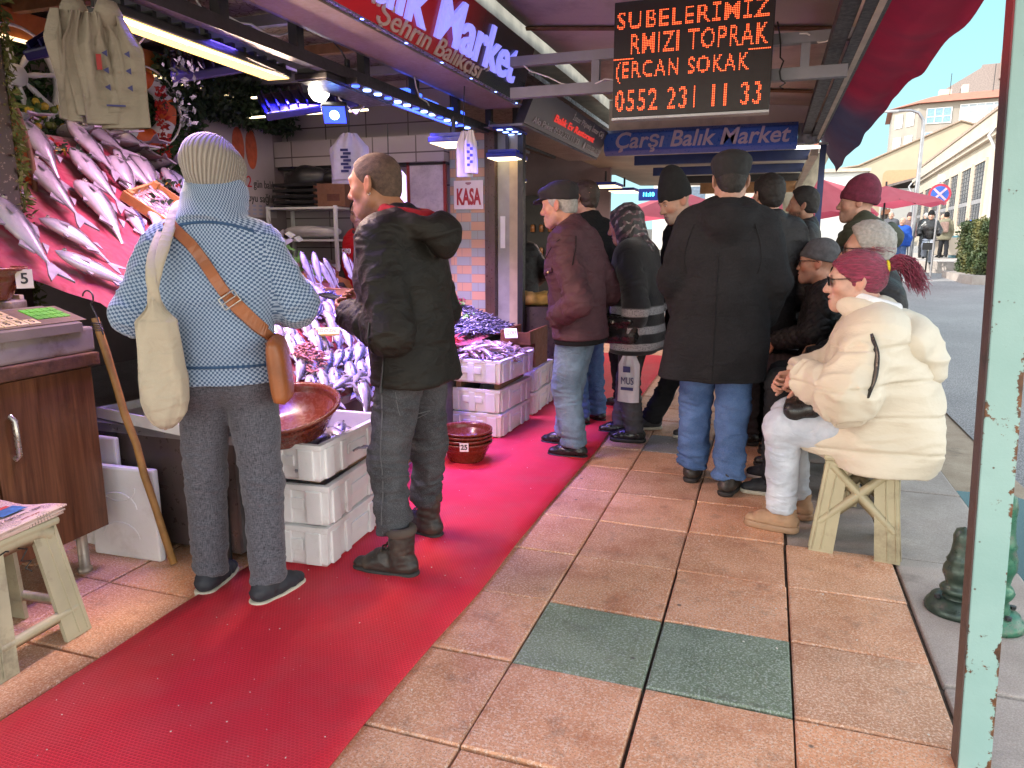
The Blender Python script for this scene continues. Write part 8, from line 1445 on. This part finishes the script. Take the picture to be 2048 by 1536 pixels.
# --- seated woman in the cream puffer
t = NT('cream_puffer'); v = t.tc('Object'); t.base(t.ramp(t.noise(v, 4, 4), [(.3, (.56, .485, .375)), (.7, (.63, .555, .44))])); t.set(rough=.5, sheen=.1, spec=.35); t.bump(t.noise(t.tc('Object', (1, 1, 2.2)), 22, 4, .6), .30, .012); t.bump(t.noise(v, 600, 2), .1, .001); M_PUFF = t.m
p = Person('seated woman with dark red ponytail in a cream puffer jacket on the plastic stool', (.44, 3.64, 0), R(85), 1.77, .008, lean=.15, sit=.545, head=(R(6), R(4), 0), girth=1.25, hips_fwd=-.09, hfwd=.03, feet={0: (-.02, .30, .085), 1: (.20, .24, .085)}, knees={0: (-.09, .32, .55), 1: (.19, .31, .55)}, elbows={0: (-.30, .06, .76), 1: (.30, .08, .78)}, wrists={0: (-.135, .25, .80), 1: (.15, .30, .76)}, shw=1.05); P15 = p
def puff(V):
    z = V[:, 2] + .03 * np.sin(V[:, 1] * 7) * .6; s_ = np.abs(((z - .50) / .155) % 1 - .5) * 2; w_ = (np.linalg.norm((V - p.pel)[:, :2] / [1, 1], axis=1) < .6) & (V[:, 2] < 1.02); return np.where(w_, -.011 * np.clip((s_ - .86) / .14, 0, 1) ** 1.5, 0) + .005 * vnoise(V * [8, 8, 30])
def hoodx(S, s):
    u = s.up; S.ell(u(0, -.12, .12), A_(.24, .15, .22), s.Rl, k=.08); S.ell(u(0, -.14, -.04), A_(.26, .17, .15), s.Rl, k=.08)
    S.ell(A_(-.06, .02, .50), A_(.15, .24, .10), None, k=.06); S.ell(A_(.1, .0, .50), A_(.15, .24, .10), None, k=.06)
p.body((.50, .29, .22), nose=1.05, jaw=1.1, chubby=.006, h=.005, red=.25, nr=.062, hands={0: dict(d=(.5, .75, -.3), n=(.7, -.3, -.5), curl=(.8, .9, 1., 1.)), 1: dict(d=(-.4, .8, -.2), n=(-.7, -.2, -.5), curl=(.8, .9, 1., 1.))}); o = p.top(M_PUFF, .05, .405, (.105, .112, .070), .010, 'puffer_jacket', None, None, puff, False, .06, 1.1, .02, extra=hoodx, k=.07, slk=.03, fl=(6, 20), cuff=.04); P15J = o
S_ = p.field(p.J['neck'] - .38, p.J['neck'] + .30, .008); u = p.up; nk = p.J['neck']; S_.ell(u(0, -.15, .40), A_(.215, .115, .13), p.Rl, k=0); S_.ell(u(0, -.22, .31), A_(.15, .075, .115), p.Rl, k=.03); S_.ring(nk + p.upv * .03 + p.fw * .005, unit(p.upv * .9 - p.fw * .35), .118, .045, k=.03); S_.cap(nk + p.upv * .03, nk + p.upv * .3, .08, .10, k=.01, op='sub'); V, Q = S_.nets(); V = relax(V, Q, 1); N = vnormals(V, Q); hd_ = np_mesh('hood', V + N * (.008 * (1 - 2.4 * np.abs(vnoise(V * [7, 7, 16])) ** .8))[:, None], Q, M_PUFF, p.root)
S_ = p.field(p.J['neck'] - .2, p.J['neck'] + .26, .007); nk = p.J['neck']; S_.ring(nk + p.upv * .075 + p.fw * .0, unit(p.upv * .9 - p.fw * .42), .093, .027, k=.02); V, Q = S_.nets(); V = relax(V, Q, 1); np_mesh('white_hood', V + vnormals(V, Q) * (.004 * vnoise(V * 30))[:, None], Q, cloth('white_fleece', (.66, .66, .68), 1, 300, .08, .95), p.root)
p.trousers(M_DENL, .012, .085, .062, .055, .008, -.03, stack=.6); p.shoes(plain('tan_suede', (.40, .24, .14), .75, .15, 14, .25, 90), plain('tan_rubber', (.36, .22, .13), .6, .1), (R(-6), R(-16)), 'ankle', .036, .95)
t = NT('dyed_hair'); v = t.tc('Object', (26, 8, 60)); n1 = t.noise(v, 3, 4, .7); t.base(t.ramp(n1, [(.3, (.07, .006, .018)), (.55, (.24, .016, .055)), (.75, (.46, .045, .12))])); t.set(rough=.38, sheen=.1); t.bump(n1, .8, .012); M_DYED = t.m
c, Rm, k = p.hc, p.Rh, p.hs; S_ = p.field(c - .2, c + .2, .0055); S_.ell(c + Rm @ A_(0, -.014, .040), A_(.088, .109, .095) * k, Rm, k=0); S_.ell(c + Rm @ A_(0, -.06, .02), A_(.08, .065, .078) * k, Rm, k=.03); S_.clip(c + Rm @ A_(0, .075, .055), Rm @ unit(A_(0, .82, -.56))); S_.clip(c + Rm @ A_(0, -.03, -.045), Rm @ unit(A_(0, .35, -1))); S_.ell(c + Rm @ A_(0, .10, -.02), A_(.2, .085, .06), Rm, k=.01, op='sub'); V, Q = S_.nets(); V = relax(V, Q, 1); L = (V - c) @ Rm; V = V + vnormals(V, Q) * (.0035 * vnoise(L * [60, 14, 60]) + .003 * vnoise(L * [110, 20, 110]))[:, None]; np_mesh('hair', V, Q, M_DYED, p.root)
m = MB(); rr = random.Random(5); W_ = lambda x, y, z: Vector(c + Rm @ (A_(x, y, z) * k))
for q in range(420):
    a, b_ = rr.uniform(0, 6.28), rr.random() ** .5; r0 = .016 * b_; L = rr.uniform(.11, .20) * (1 - .25 * b_); dx = rr.gauss(0, .3); s_ = W_(r0 * cos(a), -.128, .055 + r0 * sin(a)); pts = []
    for k_ in range(7):
        f_ = k_ / 6; pts.append(W_(r0 * cos(a) * (1 + 2.4 * f_ * b_) + dx * .06 * f_ + .004 * sin(f_ * 9 + q), -.128 - L * .80 * f_ - .01 * sin(f_ * 6 + q), .055 + r0 * sin(a) * (1 + 2.2 * f_) + .045 * f_ * (1 - f_) * 2 - (L * .5) * f_ ** 2.2 * (.5 + .9 * rr.random()) + .004 * cos(f_ * 8 + q)))
    m.tube(pts, [.0026, .003, .003, .0026, .0022, .0016, .0007], 4, cap=False)
for q in range(36): a = rr.uniform(-1, 1); m.tube([W_(a * .07, rr.uniform(-.06, .06), .10 + .02 * rr.random()), W_(a * .085 + rr.gauss(0, .02), rr.uniform(-.1, .02), .128 + .015 * rr.random()), W_(a * .09 + rr.gauss(0, .03), rr.uniform(-.15, -.06), .10 + .03 * rr.random())], .0007, 3, cap=False)
m.build('ponytail', M_DYED, p.root); m = MB(); m.tube([W_(.02 * cos(a), -.120, .055 + .02 * sin(a)) for a in np.linspace(0, 2 * pi, 15)[:-1]], .009, 8, closed=True, flat=(1, 1)); m.build('hair_band', plain('yellow_band', (.78, .62, .03), .7, .1), p.root)
p.glasses(M_FRAME, M_LENS)
sb_ = empty('shoulder_bag', (.44, 3.64, 0), R(85), 'black shoulder bag with straps lying across the lap of the woman in cream', 'bag'); S_ = SDF((-.5, .0, .28), (.3, .6, .78), .009); S_.cap((-.12, .20, .655), (.12, .22, .66), .055, k=0); S_.cap((-.13, .27, .635), (.1, .28, .63), .05, k=.03); V, Q = S_.nets(); V = relax(V, Q, 1); np_mesh('pouch', V + vnormals(V, Q) * (.006 * vnoise(V * 22))[:, None], Q, M_LEA, sb_); 
m = MB(); C = smooth_path(drape(o, lerp_path([(-.6, -.01, 1.03), (-.6, -.035, .95), (-.6, -.035, .86), (-.6, -.015, .78)], 5), (1, 0, 0), .002), 2); m.tube(C, [.010 + .012 * sin(pi * i / (len(C) - 1)) for i in range(len(C))], 8, flat=(.3, 1)); m.build('shoulder_strap', M_LEA, sb_)
# --- the others
def simple(label, loc, yaw, h, top, legs, hat=None, hair=None, sit=None, vox=.011, skin=SK, e=.035, hem=None, coat=None, sole=None, shoe=None, group=None, stub=.3, glasses=None, e2=.012, hands=None, face=True, hb=.007, collar=(.06, .088, .012), hood=None, disp=None, legs_on=True, nose=1.08, kind='shoe', topname='jacket', slv=(.078, .074, .058), fold=.008, bodyk={}, uv=False, belly=.02, **kw):
    p = Person(label, loc, R(yaw), h, vox, sit=sit, group=group, **kw); p.body(skin, h=hb, stub=stub, hands=hands, face=face, nose=nose, **bodyk); p.top(top, e, hem, slv, fold, topname, collar, hood, disp, uv, belly, 1., .01, skirt=coat)
    if legs_on: p.trousers(legs, e2); p.shoes(shoe or M_LEA, sole or M_SOLE, (R(6), R(-8)), kind)
    if hat: getattr(p, hat[0])(*hat[1:])
    if hair: p.hair(*hair)
    if glasses: p.glasses(*glasses)
    return p
def hatm(n, c): return plain(n, c, .95, .3, 30, .5, 220)
pk = dict(elbows={0: (-.28, -.1, 1.07), 1: (.28, -.1, 1.07)}, wrists={0: (-.23, .06, .95), 1: (.23, .06, .95)})
M_VEST = cloth('red_vest', (.42, .008, .014), 1, 300, .2, .6)
v_ = simple('stall worker in a red padded vest with white lettering standing behind the counter', (-3.10, 5.35, 0), 165, 1.74, cloth('grey_sleeve', (.06, .05, .05)), M_DTR, None, (M_HAIRD, .005, .05, -.07), vox=.012, e=.012, hem=.9, lean=.1, head=(R(20), R(10), 0), elbows={0: (-.27, -.02, 1.1), 1: (.27, -.0, 1.1)}, wrists={0: (-.16, .2, 1.0), 1: (.14, .22, 1.0)}, topname='shirt', hands={0: dict(d=(.2, .9, -.2), n=(.5, 0, -.8)), 1: dict(d=(-.2, .9, -.2), n=(-.5, 0, -.8))})
vo = v_.top(M_VEST, .042, .92, fold=.007, name='vest', sleeves=False, collar=(.05, .09, .012)); 
C = drape(vo, [(.09, .6, 1.33)], (0, -1, 0), .004)[0]; text_mesh('lettering', 'ÇARŞI', .05, M_WHITE, v_.root, frameM(C + Vector((0, .003, 0)), (-1, .25, 0), (0, 0, 1)), ext=.002, bold=.001, width=.14); m = MB(); C = drape(vo, [(0, .6, z) for z in np.linspace(.94, 1.4, 12)], (0, -1, 0), .003); m.tube(C, .006, 6); m.build('zip', M_DARK, v_.root)
v2 = v_.top(cloth('navy_hoodie', (.012, .02, .05)), .02, .95, name='hood', sleeves=False, hood=(.12, .05, .07, .03))
simple('bare headed man in a black coat behind the maroon jacket', (-1.28, 5.45, 0), 62, 1.84, M_BLKC, M_DEN, None, (plain('hair_brown', (.035, .02, .014), .6, .3, 60, .4, 220), .003, .055, -.06), hem=.75, coat=[((0, 0, 1), (0, 0, .72), .18, .2)], lean=.06, stub=.4, **pk)
simple('old man in a tall black beanie stooping towards the fish', (-.50, 5.40, 0), 122, 1.82, M_DARK, M_DTR, ('beanie', hatm('black_beanie', (.009, .009, .010)), .015, .012, .05, .12), None, lean=.16, head=(R(6), R(24), 0), hfwd=.02, nose=1.08, hem=.74, stub=.45, coat=[((0, 0, 1), (0, 0, .72), .18, .2)], **pk, bodyk=dict(stubc=(.4, .38, .36), red=.3), feet={0: (-.1, -.02, .085), 1: (.16, .22, .085)}, shoe=plain('sneaker_grey', (.05, .05, .055), .7), sole=M_SOLEW)
simple('dark haired person half hidden behind the long black coat', (-.02, 5.35, 0), 30, 1.83, M_BLKJ, M_DTR, None, (M_HAIRD, .012, .05, -.085, -.01, .003), hem=.78, **pk)
simple('young bearded man with short black hair in a black jacket beside the blue post', (.27, 6.85, 0), 84, 1.82, M_BLKJ, M_DTR, None, (M_HAIRD, .010, .052, -.055, .018, .003, 60, 'hair', .016), stub=.9, skin=(.36, .19, .125), bodyk=dict(stubc=(.03, .022, .018)), hem=.82, **pk)
M_PARKA = cloth('green_parka', (.040, .046, .030), 1, 420, .25, .7, (.062, .068, .046))
simple('standing man in a maroon beanie and dark green hooded parka', (.58, 5.65, 0), 82, 1.78, M_PARKA, M_DTR, ('beanie', hatm('maroon_beanie', (.125, .016, .038)), .005, .014, .03, .2, 0, 'beanie', .055), None, e=.045, hem=.72, hood=(.125, .055, .10, .005), skin=(.47, .26, .19), nose=1.1, coat=[((0, 0, 1), (0, 0, .7), .19, .21)], **pk)
st_ = dict(elbows={0: (-.30, .02, .83), 1: (.28, .04, .83)}, wrists={0: (-.14, .26, .75), 1: (.12, .28, .75)})
def quilt(V): 
    u = V[:, 1] * 1.0 + V[:, 0] * .7; a, b_ = (u + V[:, 2]) / .075, (u - V[:, 2]) / .075; return -.009 * np.maximum(np.clip((np.abs(a % 1 - .5) * 2 - .78) / .22, 0, 1), np.clip((np.abs(b_ % 1 - .5) * 2 - .78) / .22, 0, 1))
gl_ = (M_FRAME, plain('clear_lens', (.25, .2, .18), .05, .05, 6, 0))
hk = dict(hands={0: dict(d=(.4, .8, -.3), n=(.6, -.3, -.5), curl=(.7, .8, .9, .9)), 1: dict(d=(-.4, .8, -.3), n=(-.6, -.3, -.5), curl=(.7, .8, .9, .9))})
simple('seated man in a grey knit cap, glasses and dark quilted jacket', (.36, 5.30, 0), 84, 1.80, M_BLKJ, cloth('brown_trousers', (.040, .028, .030)), ('beanie', hatm('grey_cap', (.075, .075, .082)), .022, .010, .012, .2, 0, 'knit_cap', .035), None, .56, .009, hem=.46, lean=.14, glasses=gl_, disp=quilt, fold=.003, skin=(.44, .22, .15), hips_fwd=-.06, stub=.4, bodyk=dict(red=.3), **st_, **hk)
simple('seated man with a dark moustache and black cap tipped low', (.60, 4.83, 0), 86, 1.78, M_DARK, cloth('khaki_trousers', (.16, .145, .12)), ('beanie', hatm('navy_cap', (.012, .016, .026)), .018, .010, .012, .2, 0, 'knit_cap', .03), None, .54, .010, hem=.46, lean=.2, head=(0, R(12), 0), skin=(.36, .21, .14), hips_fwd=-.06, stub=.7, **st_, **hk)
simple('seated grey haired man in wraparound sunglasses behind the red ponytail', (.54, 4.28, 0), 86, 1.86, M_BLKJ, M_DTR, None, (M_HAIRG, .011, .06, -.07, .01, .004, 70, 'hair', .012, .0055), .625, .009, hem=.5, lean=.1, skin=(.45, .24, .17), hips_fwd=-.06, hfwd=.02, glasses=(M_FRAME, M_LENS), stub=.5, hb=.0055, sole=M_SOLEW, shoe=plain('sneaker_black', (.02, .02, .024), .7), **st_)
for x, y, lab in ((.40, 5.28, 'pale plastic stool under the man in the quilted jacket'), (.65, 4.80, 'pale plastic stool under the man with the moustache'), (.60, 4.26, 'pale plastic stool under the grey haired man')): stool(lab, (x, y, .002), R(random.uniform(-8, 8)), .455, .25, .31)
hd = simple('figure in a black hood and long black coat inside the second stall', (-2.62, 7.7, 0), 40, 1.60, M_BLKJ, M_DTR, None, None, None, .014, hem=.3, e=.05, coat=[((-.06, 0, 1), (-.08, 0, .3), .17, .2), ((.06, 0, 1), (.08, 0, .3), .17, .2)], face=False, **pk); headscarf(hd, M_DARK, .1, 'hood')
wv_ = simple('woman in a dusky pink headscarf behind the bare headed man', (-1.10, 6.15, 0), 70, 1.62, M_DARK, M_DTR, None, None, None, .014, hem=.6, face=False, **pk); headscarf(wv_, cloth('pink_scarf', (.26, .11, .11)), .1)
# --- passers-by up the street
def passer(label, x, y, yaw, h, top, legs, hat=None, hair=None, **kw):
    return simple(label, (x, y, gz(y) + kw.pop('dz', .0)), yaw, h, top, legs, hat, hair, None, .026, hb=.014, face=False, e=.045, e2=.02, collar=(.06, .085, .02), stub=0, **kw)
bz = gz(28) + .33; up_ = lambda y: bz - gz(y)
passer('bald man in a bright blue jumper and open dark jacket by the lamp post', 4.05, 27.0, 150, 1.76, cloth('blue_jumper', (.02, .075, .36)), M_DEN, dz=0)
w1 = passer('person with a rucksack in an olive coat walking away along the far footway', 6.55, 33.5, -20, 1.74, cloth('olive_coat', (.16, .145, .10)), M_DTR, ('beanie', M_DARK, .0, .012), None, dz=up_(33.5), hem=.72, hood=(.12, .05, .08, .02), feet={0: (-.13, .12, .085), 1: (.13, -.12, .12)})
m = MB(); m.box((.0, -.24, 1.22), (.30, .16, .42), 0, None, .06); rk_ = m.build('rucksack', plain('rucksack_brown', (.18, .11, .09), .7)); rk_.location = w1.root.location; rk_.rotation_euler = w1.root.rotation_euler; tag(rk_, 'brown rucksack on the back of the walker in the olive coat', 'rucksack')
cy = passer('cyclist in a black leather jacket and pale jeans riding towards the camera', 4.95, 27.6, 170, 1.72, M_LEA, M_DENL, ('beanie', M_DARK, .0, .014), None, dz=.22, feet={0: (-.1, .1, .12), 1: (.1, .12, .30)}, knees={0: (-.12, .16, .52), 1: (.12, .25, .66)}, elbows={0: (-.3, .08, 1.12), 1: (.3, .08, 1.12)}, wrists={0: (-.26, .35, 1.0), 1: (.26, .35, 1.0)})
bk_ = empty('bicycle', (4.95, 27.6, gz(27.6) + .02), R(170), 'pale bicycle ridden by the cyclist in the black leather jacket', 'bicycle')
for y_ in (-.5, .55): m = MB(); m.tube([(0, y_ + .33 * cos(a), .34 + .33 * sin(a)) for a in np.linspace(0, 2 * pi, 25)[:-1]], .022, 6, closed=True); w_ = m.build('wheel', M_BLACK, bk_); m = MB(); [m.tube([(0, y_, .34), (0, y_ + .31 * cos(a), .34 + .31 * sin(a))], .004, 3) for a in np.linspace(0, 2 * pi, 13)[:-1]]; m.build('spokes', M_GALV, w_)
m = MB(); [m.tube(q, .02, 6) for q in (((0, -.5, .34), (0, -.05, .34), (0, -.2, .85)), ((0, -.05, .34), (0, .42, .82), (0, -.17, .78)), ((0, .55, .34), (0, .42, .82), (0, .38, .98)), ((0, -.5, .34), (0, -.17, .75)))]; m.build('frame', plain('bike_grey', (.42, .46, .44), .4), bk_); m = MB(); m.tube([(-.28, .30, 1.02), (-.1, .38, 1.0), (.1, .38, 1.0), (.28, .30, 1.02)], .015, 6); m.build('handlebar', M_DSTEEL, bk_); m = MB(); m.box((0, -.2, .88), (.15, .26, .06), 0, None, .025); m.build('saddle', M_BLACK, bk_); m = MB(); m.bb((-.16, .48, .72), (.16, .78, .95)); m.build('basket', M_BLACK, bk_)
passer('grey haired man in a dark suit walking beside the long building', 5.9, 33.8, 10, 1.78, M_BLKC, M_DTR, None, (M_HAIRG, .006), dz=up_(33.8)); passer('man in a navy jacket standing in front of the bins', 6.75, 35.0, 120, 1.76, cloth('navy_jacket', (.02, .026, .05)), M_DTR, None, None, dz=up_(35)); passer('person in a dusky brown coat walking behind the cyclist', 4.85, 31.0, 175, 1.66, cloth('mauve_coat', (.16, .10, .10)), M_DTR, ('beanie', hatm('brown_cap', (.05, .03, .03)), .0, .012), None, dz=up_(31)); passer('bespectacled man in a grey jacket behind the lamp post', 4.1, 30.0, 165, 1.80, cloth('grey_jacket', (.09, .09, .10)), M_DTR, None, (M_HAIRG, .004), dz=.2)
passer('man in a black jacket under the nearer red umbrella', 1.55, 16.5, 160, 1.68, M_BLKJ, M_DTR, None, (M_HAIRD, .008)); passer('person in a pale coat under the red umbrella', 2.15, 20.5, 190, 1.66, cloth('pale_coat', (.42, .36, .30)), M_DEN, None, (M_HAIRD, .008)); passer('man in a dark cap standing far behind the young bearded man', .22, 15.0, 60, 1.62, M_DARK, M_DTR, ('beanie', M_DARK, .02, .012), None); passer('person in a blue anorak at the far end of the second stall', -1.55, 13.5, 120, 1.66, cloth('blue_anorak', (.06, .12, .42)), M_DTR, None, (M_HAIRD, .008)); passer('shopper in a dark coat far down the covered walkway', -.95, 12.2, 20, 1.72, M_BLKC, M_DTR, None, (M_HAIRD, .006))
